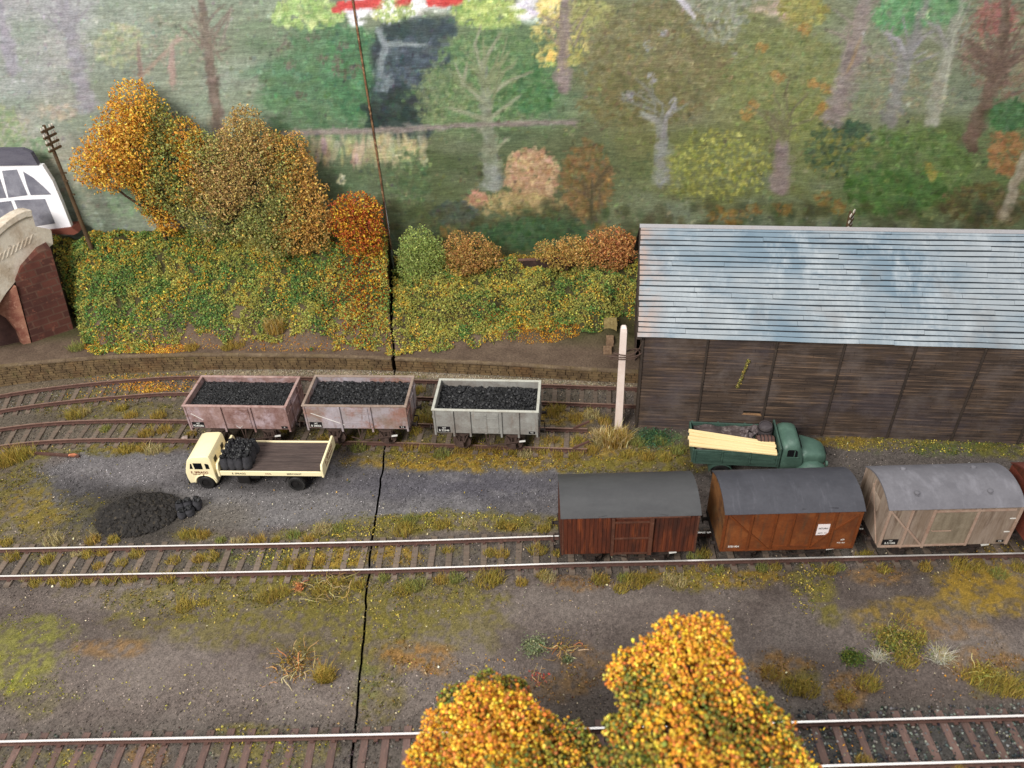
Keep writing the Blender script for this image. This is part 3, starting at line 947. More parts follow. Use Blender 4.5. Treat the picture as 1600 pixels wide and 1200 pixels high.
    k.leaves(1330, 202, 34, 14, 60, [(58, 80, 58)], (3, 6), (.45, .8))
    k.leaves(1425, 265, 108, 68, 480, [(88, 112, 54), (78, 102, 48), (102, 120, 62), (70, 94, 46)], (4, 10), (.25, .55))
    k.leaves(1400, 300, 80, 40, 200, [(70, 104, 46), (64, 94, 44)], (5, 10), (.3, .6))
    k.leaves(1456, 268, 10, 16, 14, [(142, 128, 56)], (3, 6), (.4, .7))
    k.leaves(1572, 235, 30, 40, 140, [(152, 106, 60), (138, 98, 56)], (3, 7), (.35, .7))
    k.leaves(1575, 180, 40, 26, 120, [(66, 104, 58), (60, 92, 54)], (4, 9), (.4, .7))
    k.leaves(1540, 320, 70, 34, 200, [(86, 76, 44), (98, 84, 48), (74, 72, 42)], (4, 9), (.3, .6))
    k.stroke([(1568, 340), (1586, 290), (1604, 240)], 16, 13, (146, 134, 112), .7)
    # dark hedge along the foot of the painting
    for _ in range(420):
        x = rng.uniform(610, 1720)
        y = rng.uniform(318, 400)
        k.dab(x, y, rng.uniform(6, 13), rng.uniform(5, 10), rng.uniform(0, 3), np.array([(64, 62, 36), (58, 66, 38), (74, 66, 38), (52, 62, 40)][rng.integers(4)]) + rng.normal(0, 4, 3), rng.uniform(.25, .6), .8)
    for x, y in ((1120, 335), (1175, 330), (1225, 325), (1290, 310), (1310, 322), (1145, 340), (940, 360), (700, 360), (760, 372)):
        k.leaves(x, y, 16, 12, 14, [(128, 96, 44), (116, 88, 42)], (3, 7), (.3, .6))
    k.leaves(830, 365, 90, 26, 200, [(56, 84, 50), (48, 76, 46)], (5, 10), (.25, .55))
    # fine canvas drag again, light
    for _ in range(2600):
        y, x = rng.uniform(-90, 400), rng.uniform(-110, 1720)
        yy, xx = int(np.clip((y - CY0) * CSC, 0, k.h - 1)), int(np.clip((x - CX0) * CSC, 0, k.w - 1))
        c = k.a[yy, xx] * rng.uniform(.84, 1.2)
        k.dab(x, y, rng.uniform(5, 22), rng.uniform(.6, 1.5), rng.normal(0.0, .03), c, rng.uniform(.25, .6), .8)
    # fine twigs and highlights on the painted trees
    for (x0, y0, n_, ln_, c) in ((1556, 110, 26, 60, (96, 74, 62)), (1414, 85, 14, 50, (128, 124, 122)), (1480, 70, 14, 46, (128, 128, 112)), (760, 140, 20, 62, (112, 120, 84)), (1032, 172, 10, 50, (112, 112, 98)), (325, 70, 14, 50, (104, 90, 76)), (105, 40, 14, 50, (118, 112, 116)), (880, 60, 12, 40, (120, 106, 92)), (1335, 60, 14, 46, (134, 120, 110)), (1224, 200, 14, 50, (104, 98, 70)), (925, 300, 12, 40, (86, 72, 48))):
        for _ in range(n_):
            a_ = rng.uniform(-2.8, -.35)
            p0 = np.array((x0 + rng.normal(0, 10), y0 + rng.normal(0, 14)))
            p1 = p0 + np.array((math.cos(a_), math.sin(a_))) * ln_ * rng.uniform(.3, .7)
            p2 = p1 + np.array((math.cos(a_ + rng.normal(0, .5)), math.sin(a_))) * ln_ * rng.uniform(.2, .5)
            k.stroke([p0, p1, p2], 3.2, 1.6, c, .32)
    # small crisp dabs everywhere, each a shade off the paint below
    for _ in range(15000):
        y, x = rng.uniform(-90, 405), rng.uniform(-110, 1720)
        yy, xx = int(np.clip((y - CY0) * CSC, 0, k.h - 1)), int(np.clip((x - CX0) * CSC, 0, k.w - 1))
        c = k.a[yy, xx] * (1 + rng.normal(0, .17)) + rng.normal(0, 6, 3)
        z = rng.uniform(1.3, 4.2)
        k.dab(x + rng.normal(0, 3), y + rng.normal(0, 2), z, z * rng.uniform(.35, .8), rng.uniform(0, 3.14), c, rng.uniform(.35, .8), .25)
    for q in list(k.log):
        k.stroke(*q)
    hy, hx = np.mgrid[0:k.h, 0:k.w]
    hx, hy = hx / CSC + CX0, hy / CSC + CY0
    pale = np.clip(.02 + .2 * np.exp(-((hx + 60) / 360) ** 2) + .05 * np.exp(-((hy + 20) / 130) ** 2), 0, .5)[..., None]  # hazy paleness mixed into the paint colour, strongest at left and top
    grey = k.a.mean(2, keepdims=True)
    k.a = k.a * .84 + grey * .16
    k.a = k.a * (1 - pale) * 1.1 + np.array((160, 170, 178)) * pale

    def blur(v, ax, r):
        p = np.cumsum(np.concatenate([np.take(v, range(r, 0, -1), ax), v, np.take(v, range(v.shape[ax] - 2, v.shape[ax] - r - 2, -1), ax)], ax), ax)
        n_ = v.shape[ax]
        hi, lo = np.take(p, range(2 * r, 2 * r + n_), ax), np.take(p, range(0, n_), ax)
        return (hi - lo) / (2 * r)
    s1 = blur(rng.normal(size=(k.h, k.w)), 1, 5)
    s2 = blur(blur(rng.normal(size=(k.h, k.w)), 1, 12), 0, 2)
    k.a = k.a * (1 + .035 * s1 / s1.std() + .02 * s2 / s2.std() + rng.normal(0, .04, s1.shape))[..., None]
    return k


KAN = paint_backdrop()
n = N('painted_board')
a = n.new('ShaderNodeAttribute', attribute_name='Col')
g = n.noise(1, (1.6, 1, 15), 3, .7, off=1)
g2 = n.noise(1, (7, 1, 24), 3, .7, off=4)
colr = n.mix(.24, a.outputs['Color'], n.mix(n.ramp(g, .34, .66), (0, 0, 0, 1), (1, 1, 1, 1)), 'SOFT_LIGHT')
colr = n.mix(.15, colr, n.mix(n.ramp(g2, .35, .65), (0, 0, 0, 1), (1, 1, 1, 1)), 'OVERLAY')
n.bump(g2, .35, .02)
M_BOARD = n.done(colr, .5, .35)

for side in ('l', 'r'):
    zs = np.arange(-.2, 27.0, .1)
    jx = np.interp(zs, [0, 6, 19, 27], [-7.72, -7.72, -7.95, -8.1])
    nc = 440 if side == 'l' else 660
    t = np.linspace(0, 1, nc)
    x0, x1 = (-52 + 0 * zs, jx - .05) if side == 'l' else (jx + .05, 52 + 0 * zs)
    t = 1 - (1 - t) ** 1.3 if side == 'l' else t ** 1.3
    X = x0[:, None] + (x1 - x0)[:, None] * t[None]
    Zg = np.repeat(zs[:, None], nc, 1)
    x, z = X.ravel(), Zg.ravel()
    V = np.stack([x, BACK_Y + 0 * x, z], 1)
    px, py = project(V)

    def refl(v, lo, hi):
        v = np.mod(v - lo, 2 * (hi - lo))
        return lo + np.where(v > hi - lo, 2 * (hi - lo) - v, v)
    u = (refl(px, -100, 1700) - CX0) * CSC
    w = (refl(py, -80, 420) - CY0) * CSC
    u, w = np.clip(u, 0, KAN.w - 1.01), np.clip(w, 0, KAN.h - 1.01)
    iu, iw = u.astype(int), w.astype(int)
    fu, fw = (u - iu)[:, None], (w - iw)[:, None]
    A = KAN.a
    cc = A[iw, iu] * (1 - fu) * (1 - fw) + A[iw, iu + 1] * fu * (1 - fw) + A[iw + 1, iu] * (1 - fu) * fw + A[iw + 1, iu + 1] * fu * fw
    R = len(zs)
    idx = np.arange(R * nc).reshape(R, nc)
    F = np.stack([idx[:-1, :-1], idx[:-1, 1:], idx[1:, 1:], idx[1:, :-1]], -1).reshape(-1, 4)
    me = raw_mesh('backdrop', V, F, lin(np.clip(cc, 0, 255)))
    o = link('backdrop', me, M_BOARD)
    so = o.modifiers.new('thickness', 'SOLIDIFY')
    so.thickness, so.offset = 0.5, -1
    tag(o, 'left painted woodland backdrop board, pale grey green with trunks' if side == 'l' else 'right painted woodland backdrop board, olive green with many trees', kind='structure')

M_STRIP = wmat('bare_ply_edge', (132, 98, 70), [((78, 54, 42), 2, .4, .6, .85), ((196, 160, 120), 6, .55, .7, .7)], bump=.4)
m = MB()
zz = [4.0, 6, 9, 12, 15, 19, 23, 27.2]
pts = [(np.interp(q, [0, 6, 19, 27], [-7.72, -7.72, -7.95, -8.1]) + .03 * math.sin(q * 1.7), BACK_Y - .05, q) for q in zz]
m.tube(pts, .065, 6, .055)
tag(m.build('edge_strip', M_STRIP), 'thin bare wooden strip covering the joint between the backdrop boards', 'strip')

# ------------------------------------------------------------------ planted bank behind the wall (terrain only)
M_BANK = vmat('bank_soil', .95, .08, .4, 10, .6, .06)
for side in ('l', 'r'):
    ys = np.linspace(0, 1, 90)
    if side == 'l':
        xs = np.linspace(-36, 0, 200)
    else:
        xs = np.linspace(0, 1, 240)
    V = []
    for s in ys:
        yy = None
        if side == 'l':
            xx = np.linspace(-36, -7.28, 200)
        else:
            xx = np.linspace(-7.02, 34, 260)
        yy = wall_y(xx) + .2 + s * (47.85 - wall_y(xx) - .2)
        sh = joint_x(yy) - joint_x(np.array([40.0] * len(yy)))
        tt = np.linspace(0, 1, len(xx))
        xx = xx + sh * (tt if side == 'l' else 1 - tt)
        xx = np.where(tt == (1 if side == 'l' else 0), joint_x(yy) + (-.07 if side == 'l' else .07), xx)
        V.append(np.stack([xx, yy, bank_z(np.where(side == 'l', np.minimum(xx, joint_x(yy) - .01), np.maximum(xx, joint_x(yy) + .01)), yy)], 1))
    V = np.array(V)
    R, Cn = V.shape[:2]
    V = V.reshape(-1, 3)
    idx = np.arange(R * Cn).reshape(R, Cn)
    F = np.stack([idx[:-1, :-1], idx[:-1, 1:], idx[1:, 1:], idx[1:, :-1]], -1).reshape(-1, 4)
    e = idx[:, -1] if side == 'l' else idx[:, 0]
    Ve = V[e].copy()
    Ve[:, 2] = -.4
    b = len(V) + np.arange(R)
    V = np.concatenate([V, Ve])
    F = np.concatenate([F, np.stack([e[:-1], e[1:], b[1:], b[:-1]], 1)])
    w = fbm(V[:, 0] * 1.5, V[:, 1] * 1.5, 4, 90)[:, None]
    cb = np.array((84, 70, 60)) * (1 - w) + np.array((110, 94, 80)) * w
    gr = (sstep(.6, 2.2, V[:, 1] - wall_y(V[:, 0]) - 1.2) * .75)[:, None]
    cb = cb * (1 - gr) + np.array((58, 58, 34)) * gr
    me = raw_mesh('bank', V, F, lin(cb))
    tag(link('bank', me, M_BANK, smooth=True), 'brown earth bank behind the stone wall, left of the joint' if side == 'l' else 'brown earth bank behind the stone wall, right of the joint', kind='structure')

# ------------------------------------------------------------------ curved stone retaining wall: a thing on each board
M_STONE = wmat('stone', (114, 95, 69), [((70, 56, 44), 1.4, .4, .65, .8), ((134, 112, 80), 3, .5, .72, .7), ((104, 74, 48), .5, .5, .68, .6), ((92, 92, 54), .8, .58, .72, .5)], .9, .12, .6, .04, 8)
M_JOINT = wmat('dark_mortar', (36, 30, 24), [((74, 62, 48), 4, .45, .65, .7)], .95, .05)
M_COPE = wmat('coping_stone', (114, 98, 80), [((82, 66, 54), 1.2, .4, .65, .7), ((146, 128, 104), 4, .5, .7, .6), ((108, 92, 58), .6, .5, .65, .5)], .9, .1, .4, .03, 8)


def retaining_wall(x0, x1, label):
    root = thing('retaining_wall', label, 'wall', (x0, float(wall_y(x0)), 0))
    off = Vector((x0, float(wall_y(x0)), 0))
    P = smooth_line(WALL_PTS, .12)
    P = P[(P[:, 0] >= x0) & (P[:, 0] <= x1)]
    L = np.concatenate([[0], np.cumsum(np.linalg.norm(np.diff(P, axis=0), axis=1))])

    def at(s):
        x, y = np.interp(s, L, P[:, 0]), np.interp(s, L, P[:, 1])
        x2, y2 = np.interp(s + .05, L, P[:, 0]), np.interp(s + .05, L, P[:, 1])
        x1_, y1_ = np.interp(s - .05, L, P[:, 0]), np.interp(s - .05, L, P[:, 1])
        d = Vector((x2 - x1_, y2 - y1_, 0)).normalized()
        return Vector((x, y, 0)) - off, d, Vector((-d.y, d.x, 0))
    core, st, cp = MB(), MB(), MB()
    s = 0.0
    while s < L[-1] - .05:
        s2 = min(L[-1], s + .6)
        p, d, nn = at(s)
        q, d2, n2 = at(s2)
        h0, h1 = float(wall_h(p.x + off.x)), float(wall_h(q.x + off.x))
        zc0, zc1 = h0 - .075, h1 - .075
        core.add([p, q, q + n2 * .3, p + nn * .3] + [v + Vector((0, 0, z)) for v, z in ((p, zc0), (q, zc1), (q + n2 * .3, zc1), (p + nn * .3, zc0))],
                 [(0, 1, 5, 4), (1, 2, 6, 5), (2, 3, 7, 6), (3, 0, 4, 7), (4, 5, 6, 7), (0, 3, 2, 1)])
        s = s2
    row, z = 0, .01
    while True:
        hr = random.uniform(.15, .2)
        s = random.uniform(-.4, 0)
        any_ = False
        while s < L[-1]:
            w = random.uniform(.3, .85)
            a, b = max(0, s + .022), min(L[-1], s + w - .022)
            s += w
            if b - a < .06:
                continue
            p, d, nn = at(a)
            q, d2, n2 = at(b)
            h = float(wall_h(p.x + off.x))
            if z + .05 > h - .08:
                continue
            any_ = True
            z1 = min(z + hr - .034, h - .078)
            o0, o1 = random.uniform(.015, .05), .02
            vs = []
            for v, nv in ((p, nn), (q, n2)):
                for zz_ in (z, z1):
                    vs.append(v - nv * o0 + Vector((0, 0, zz_)))
                    vs.append(v + nv * o1 + Vector((0, 0, zz_)))
            st.add(vs, [(0, 2, 6, 4), (1, 5, 7, 3), (0, 4, 5, 1), (2, 3, 7, 6), (0, 1, 3, 2), (4, 6, 7, 5)])
        z += hr
        row += 1
        if not any_ or row > 14:
            break
    s = 0.0
    while s < L[-1] - .05:
        w = random.uniform(.9, 1.6)
        a, b = s, min(L[-1], s + w) - .015
        k = 4
        for i in range(k):
            p, d, nn = at(a + (b - a) * i / k)
            q, d2, n2 = at(a + (b - a) * (i + 1) / k)
            h0, h1 = float(wall_h(p.x + off.x)), float(wall_h(q.x + off.x))
            vs = []
            for v, nv, h in ((p, nn, h0), (q, n2, h1)):
                for zz_ in (h - .075, h + .02):
                    vs.append(v - nv * .07 + Vector((0, 0, zz_)))
                    vs.append(v + nv * .2 + Vector((0, 0, zz_)))
            cp.add(vs, [(0, 2, 6, 4), (1, 5, 7, 3), (0, 4, 5, 1), (2, 3, 7, 6), (0, 1, 3, 2), (4, 6, 7, 5)])
        s += w
    core.build('backing', M_JOINT, root)
    st.build('stonework', M_STONE, root)
    cp.build('coping', M_COPE, root)
    return root


retaining_wall(-44, -7.22, 'low curved brown stone retaining wall behind the tracks, left of the board joint')
retaining_wall(-7.08, 40, 'low straight brown stone retaining wall running into the timber shed')

# ------------------------------------------------------------------ railway tracks
M_RUST = wmat('rusty_rail', (88, 64, 57), [((74, 52, 47), 3, .4, .65, .7), ((120, 88, 74), 6, .55, .7, .6)], .75, .2, .2)
M_STEEL = wmat('bright_rail_head', (238, 232, 228), [((196, 184, 176), 2, .55, .72, .4)], .3, .5, .05, metal=.35)
M_DULL = wmat('dull_rail_head', (136, 110, 98), [((150, 122, 106), 2, .5, .7, .5), ((104, 66, 56), 5, .5, .7, .6)], .55, .35, .1, metal=.1)
M_SLEEP = wmat('sleeper_wood', (114, 101, 90), [((80, 70, 62), 3, .4, .65, .7, (.3, 2, 1)), ((132, 110, 98), 5, .55, .72, .6, (.5, 2, 1))], .9, .1, .4, .02, 10, (1.5, .2, 1), rnd=.16)
M_SLEEPP = wmat('sleeper_wood_front', (106, 84, 76), [((78, 66, 64), 3, .4, .65, .7, (2, .3, 1)), ((146, 112, 100), 5, .55, .72, .6, (2, .4, 1))], .85, .15, .4, .02, 10, (1.5, .2, 1), rnd=.2)
GAUGE = 1.65
RAIL_Z = 0.3


def track(pts, label, head, sleeper_m, gap=.8, ends=False, dz=0.0, stop_near=0.0):
    P = smooth_line(pts, .4)
    c = P[len(P) // 2]
    root = thing('railway_track', label, 'track', (c[0], c[1], 0))
    d = np.gradient(P, axis=0)
    d /= np.linalg.norm(d, axis=1)[:, None]
    nn = np.stack([-d[:, 1], d[:, 0]], 1)
    prof = [(-.085, .11), (-.085, .135), (-.03, .15), (-.03, .225), (-.042, .24), (-.042, .3), (.042, .3), (.042, .24), (.03, .225), (.03, .15), (.085, .135), (.085, .11)]
    L = np.concatenate([[0], np.cumsum(np.linalg.norm(np.diff(P, axis=0), axis=1))])
    for sgn in (-1, 1):
        mb = MB()
        Q = P + nn * sgn * (GAUGE / 2)
        nq = len(Q)
        zadd = np.zeros(nq)
        if ends:
            # rail ends bent up and inwards as a stop
            pass
        vs = []
        for i in range(nq):
            for u, z in prof:
                vs.append((Q[i, 0] + nn[i, 0] * u - c[0], Q[i, 1] + nn[i, 1] * u - c[1], z + dz))
        k = len(prof)
        fs, mi = [], []
        for i in range(nq - 1):
            for j in range(k):
                fs.append((i * k + j, i * k + (j + 1) % k, (i + 1) * k + (j + 1) % k, (i + 1) * k + j))
                mi.append(1 if j in (5,) else 0)
        fs += [tuple(range(k))[::-1], tuple((nq - 1) * k + j for j in range(k))]
        mi += [0, 0]
        mb.add(vs, fs)
        mb.mi = mi
        # chairs that hold the rail
        s = gap * .5
        while s < L[-1]:
            x, y = np.interp(s, L, Q[:, 0]) - c[0], np.interp(s, L, Q[:, 1]) - c[1]
            a = math.atan2(np.interp(s, L, d[:, 1]), np.interp(s, L, d[:, 0]))
            mt = Matrix.Translation((x, y, dz)) @ Matrix.Rotation(a, 4, 'Z')
            mb.box(-.07, .07, -.17, .17, .075, .128, mt)
            s += gap
        if ends:
            e = Q[-1] - c
            dv, nv = d[-1], nn[-1]
            mb.bar((e[0] - dv[0] * .75, e[1] - dv[1] * .75, .3 + dz), (e[0] + dv[0] * .1 + nv[0] * .12, e[1] + dv[1] * .1 + nv[1] * .12, .72 + dz), .09, .1)
        mb.build('rail', [M_RUST, head], root)
    me = None
    s = gap * .5
    while s < L[-1]:
        x, y = np.interp(s, L, P[:, 0]) - c[0], np.interp(s, L, P[:, 1]) - c[1]
        a = math.atan2(np.interp(s, L, d[:, 1]), np.interp(s, L, d[:, 0])) + random.gauss(0, .018)
        if abs(x + c[0] - float(joint_x(np.array(y + c[1])))) < .26:
            s += .12
            continue
        if me is None:
            o = MB().box(-.14, .14, -1.27, 1.27, -.06, .08).build('sleeper', sleeper_m, root, bevel=.012, seg=1)
            me = o
        else:
            o = me.copy()
            COL.objects.link(o)
            o.parent = root
        o.location = (x, y + random.gauss(0, .02), dz + random.gauss(-.012, .012))
        o.rotation_euler = (0, 0, a)
        s += gap
    return root


TRK_BACK = [(-37, 34.9), (-33.5, 36.45), (-30.3, 37.55), (-26.8, 38.2), (-23.1, 38.52), (-19.85, 38.62), (-13, 38.05), (-5.28, 37.18), (1.57, 36.28), (7.05, 35.57), (14, 34.68), (22, 33.65)]
TRK_MID = [(-37, 31.6), (-33, 33.25), (-29, 34.25), (-25.7, 34.63), (-22, 34.55), (-18.9, 34.3), (-9.1, 33.48), (-4.3, 32.98), (1.35, 32.32), (3.9, 32.04)]
TRK_VAN = [(-38, 25.5), (-21, 24.93), (-6.8, 24.5), (1.8, 24.38), (7.1, 24.25), (22.4, 23.86), (40, 23.3)]
TRK_FRONT = [(-36, 15.62), (-19.6, 15.34), (-12.4, 15.17), (-4.1, 14.98), (9.9, 14.8), (18.2, 14.68), (36, 14.4)]
track(TRK_BACK, 'rear rusty siding along the stone wall that runs into the shed', M_DULL, M_SLEEP, .78)
track(TRK_MID, 'short siding under the coal wagons ending in bent-up rails', M_DULL, M_SLEEP, .8, ends=True)
track(TRK_VAN, 'bright-railed track through the weeds carrying the covered vans', M_STEEL, M_SLEEP, .8)
track(TRK_FRONT, 'nearest track with bright rails, passing behind the orange trees', M_STEEL, M_SLEEPP, .79)

# ------------------------------------------------------------------ shared vehicle materials
M_BLACK = wmat('black_iron', (46, 40, 38), [((78, 60, 50), 4, .45, .7, .7)], .75, .2, .15)
M_UNDER = wmat('dusty_underframe', (84, 68, 62), [((58, 48, 44), 3, .4, .65, .7), ((112, 92, 84), 6, .55, .75, .5)], .85, .12, .2)
M_WHITE = wmat('white_lettering', (222, 220, 214), rough=.7, bump=0, grain=0)
M_PANEL = wmat('black_panel', (26, 24, 26), [((54, 48, 46), 8, .5, .75, .4)], .7, .2, .1)
M_TYRE = wmat('black_rubber', (32, 31, 31), rough=.6, spec=.3, bump=.1)
M_GLASS = wmat('dark_window', (20, 22, 24), rough=.12, spec=.5, bump=0, grain=0)
M_COAL = wmat('coal', (26, 26, 28), [((48, 48, 51), 3, .5, .75, .5)], .48, .4, .25, .03, 9)
M_COALD = wmat('coal_dust', (40, 37, 35), [((92, 82, 66), 5, .56, .7, .6)], .75, .25, .5, .04, 9)


def wheelset(root, x, y, z, r, m, axis_y=1):
    """one flat railway wheel with a rim"""
    o = MB().lathe([(r * .2, -.05), (r * .82, -.04), (r * .86, -.06), (r, -.06), (r, .05), (r * 1.07, .055), (r * 1.07, .09), (r * .2, .09)], (x, y, z), 'y', 28).build('wheel', m, root)
    MB().lathe([(r * .16, -.1), (r * .16, -.03)], (x, y, z), 'y', 12).build('hub', m, o)
    return o


def running_gear(root, L, wb, zf, m_frame, r=.46, yo=.98):
    """solebars, W-irons with axle boxes and springs, wheels, buffers, hooks; zf = floor height above the rail"""
    for sy in (-1, 1):
        MB().box(-L / 2, L / 2, sy * yo - .05, sy * yo + .05, zf - .22, zf - .005).build('solebar', m_frame, root)
        for sx in (-1, 1):
            x = sx * wb / 2
            g = MB()
            y0 = sy * (yo + .03)
            g.bar((x - .42, y0, zf - .2), (x - .1, y0, r - .02), .05, .07, (0, 1, 0))
            g.bar((x + .42, y0, zf - .2), (x + .1, y0, r - .02), .05, .07, (0, 1, 0))
            g.bar((x - .13, y0, zf - .2), (x - .11, y0, r - .1), .05, .05, (0, 1, 0))
            g.bar((x + .13, y0, zf - .2), (x + .11, y0, r - .1), .05, .05, (0, 1, 0))
            w = g.build('axle_guard', m_frame, root)
            b = MB().box(x - .12, x + .12, y0 - .16 if sy < 0 else y0 - .02, y0 + .02 if sy < 0 else y0 + .16, r - .15, r + .13).build('axle_box', m_frame, root, bevel=.025)
            s = MB()
            for i in range(4):
                hw = .42 - .07 * i
                s.box(x - hw, x + hw, y0 + sy * .04 - .04, y0 + sy * .04 + .04, zf - .2 - .045 * (i + 1) - .02, zf - .2 - .045 * i - .022)
            s.build('spring', m_frame, root)
            wheelset(root, x, sy * (GAUGE / 2), r, r, m_frame)
    for sx in (-1, 1):
        MB().box(sx * L / 2 - .06, sx * L / 2 + .06, -yo - .2, yo + .2, zf - .24, zf - .006).build('headstock', m_frame, root)
        for sy in (-1, 1):
            b = MB()
            b.lathe([(.1, sx * (L / 2 + .06)), (.075, sx * (L / 2 + .3))], (0, sy * .72, zf - .13), 'x', 12)
            b.lathe([(.17, sx * (L / 2 + .3)), (.17, sx * (L / 2 + .34))], (0, sy * .72, zf - .13), 'x', 16)
            b.build('buffer', M_BLACK, root)
        h = MB()
        h.bar((sx * (L / 2 + .06), 0, zf - .12), (sx * (L / 2 + .26), 0, zf - .14), .05, .07)
        for k in range(3):
            x0 = sx * (L / 2 + .24)
            h.tube([(x0 + sx * .05, -.05, zf - .18 - .12 * k), (x0 + sx * .05, .05, zf - .18 - .12 * k), (x0 + sx * .02, .05, zf - .3 - .12 * k), (x0 + sx * .02, -.05, zf - .3 - .12 * k), (x0 + sx * .05, -.05, zf - .18 - .12 * k)], .018, 6)
        h.build('coupling', M_BLACK, root)


def brake_lever(root, wb, zf, yo, m, white=True):
    g = MB()
    y = -yo - .16
    g.bar((.02, y, .42), (wb / 2 + .35, y, .78), .045, .06, (0, 1, 0))
    g.bar((-.05, y + .02, zf - .2), (.02, y + .02, .38), .05, .05, (0, 1, 0))
    g.bar((.15, y + .02, zf - .2), (.04, y + .02, .38), .05, .05, (0, 1, 0))
    g.bar((-.5, y + .04, .66), (0, y + .04, .5), .04, .05, (0, 1, 0))
    g.bar((wb / 2 + .28, y + .03, zf - .2), (wb / 2 + .28, y + .03, .5), .05, .05, (0, 1, 0))
    o = g.build('brake_lever', m, root)
    if white:
        MB().bar((wb / 2 + .3, y, .775), (wb / 2 + .62, y, .83), .06, .075, (0, 1, 0)).build('lever_handle', M_WHITE, o)


# ------------------------------------------------------------------ steel coal wagons
def coal_wagon(label, x, y, rz, paint, rim, ribs, doorx, number, small, stripe, mark=False, L=5.35, Wd=2.62):
    root = thing('coal_wagon', label, 'wagon', (x, y, RAIL_Z), rz, 'open steel coal wagons on the short siding')
    z0, z1, t = 1.4, 2.86, .07
    hL, hW = L / 2, Wd / 2
    b = MB()
    b.box(-hL, hL, -hW, -hW + t, z0, z1)
    b.box(-hL, hL, hW - t, hW, z0, z1)
    b.box(-hL, -hL + t, -hW + t, hW - t, z0, z1)
    b.box(hL - t, hL, -hW + t, hW - t, z0, z1)
    b.box(-hL + t, hL - t, -hW + t, hW - t, z0, z0 + .08)
    b.build('body', paint, root, bevel=.012, seg=1)
    r = MB()
    w = .055
    r.box(-hL - w, hL + w, -hW - w, -hW + t + .02, z1 + .002, z1 + .075)
    r.box(-hL - w, hL + w, hW - t - .02, hW + w, z1 + .002, z1 + .075)
    r.box(-hL - w, -hL + t + .02, -hW + t + .022, hW - t - .022, z1 + .002, z1 + .075)
    r.box(hL - t - .02, hL + w, -hW + t + .022, hW - t - .022, z1 + .002, z1 + .075)
    r.build('top_rim', rim, root, bevel=.015, seg=1)
    for sy in (-1, 1):
        for fx in ribs:
            px_ = fx * hL
            y0 = sy * hW
            MB().prism([(px_ - .05, z0 - .18), (px_ + .05, z0 - .18), (px_ + .05, z1 - .01), (px_ - .05, z1 - .01)], min(y0 + sy * .003, y0 + sy * .075), max(y0 + sy * .003, y0 + sy * .075), 'y').build('side_rib', paint, root, bevel=.012, seg=1)
        for sx in (-1, 1):
            g = MB()
            g.box(sx * hL - (.09 if sx > 0 else -.0), sx * hL + (.0 if sx > 0 else .09), min(sy * (hW + .003), sy * (hW + .04)), max(sy * (hW + .003), sy * (hW + .04)), z0 - .12, z1 - .01)
            g.build('corner_plate', paint, root)
        # side door with frame, hinge and pin
        d0, d1 = doorx[0] * hL, doorx[1] * hL
        y0, y1 = sorted((sy * (hW + .004), sy * (hW + .03)))
        d = MB().box(d0 + .07, d1 - .07, y0, y1, z0 + .06, z1 - .12).build('side_door', paint, root, bevel=.015, seg=1)
        q0, q1 = sorted((sy * (hW + .032), sy * (hW + .052)))
        g = MB()
        for za in (z0 + .1, z0 + .4, z0 + 1.02, z1 - .3):
            g.box(d0 + .12, d1 - .12, q0, q1, za, za + .035)
        g.box((d0 + d1) / 2 - .07, (d0 + d1) / 2 + .07, q0, q1 + .012, z0 + .02, z1 - .14) if len(ribs) > 2 else None
        g.build('door_strap', paint, d)
    for sx in (-1, 1):
        for fy in (-.42, .42):
            x0, x1 = sorted((sx * (hL + .003), sx * (hL + .08)))
            MB().box(x0, x1, fy * Wd / 2 - .05, fy * Wd / 2 + .05, z0 - .1, z1 - .01).build('end_rib', paint, root, bevel=.012, seg=1)
        x0, x1 = sorted((sx * (hL + .003), sx * (hL + .05)))
        MB().box(x0, x1, -hW + .02, hW - .02, z0 + .95, z0 + 1.05).build('end_rail', paint, root)
    yf = -hW - .006
    # black number panel with white figures, small panel at the other end
    p = MB().box(-hL + .17, -hL + .82, yf - .006, yf, z0 + .05, z0 + .42).build('number_panel', M_PANEL, root)
    lettering(number[0], .13, (-hL + .5, yf - .009, z0 + .33), M_WHITE, p)
    lettering(number[1], .17, (-hL + .5, yf - .009, z0 + .17), M_WHITE, p, sx=.95)
    p = MB().box(hL - .48, hL - .15, yf - .006, yf, z0 + .06, z0 + .22).build('number_panel', M_PANEL, root)
    lettering(small, .11, (hL - .315, yf - .009, z0 + .14), M_WHITE, p)
    if stripe:
        MB().bar((-hL + stripe[0], yf - .004, z0 + stripe[1]), (-hL + stripe[2], yf - .004, z0 + stripe[3]), .012, .05, (0, 1, 0)).build('white_stripe', M_WHITE, root)
    if mark:
        xm = (doorx[0] + doorx[1]) / 2 * hL
        g = MB()
        g.bar((xm - .17, -hW - .062, z0 + .25), (xm, -hW - .062, z0 + .1), .01, .025, (0, 1, 0))
        g.bar((xm + .17, -hW - .062, z0 + .25), (xm, -hW - .062, z0 + .1), .01, .025, (0, 1, 0))
        g.build('white_mark', M_WHITE, root)
    running_gear(root, L, 2.75, z0, M_UNDER, yo=.98)
    brake_lever(root, 2.75, z0, .98, M_UNDER)
    return root


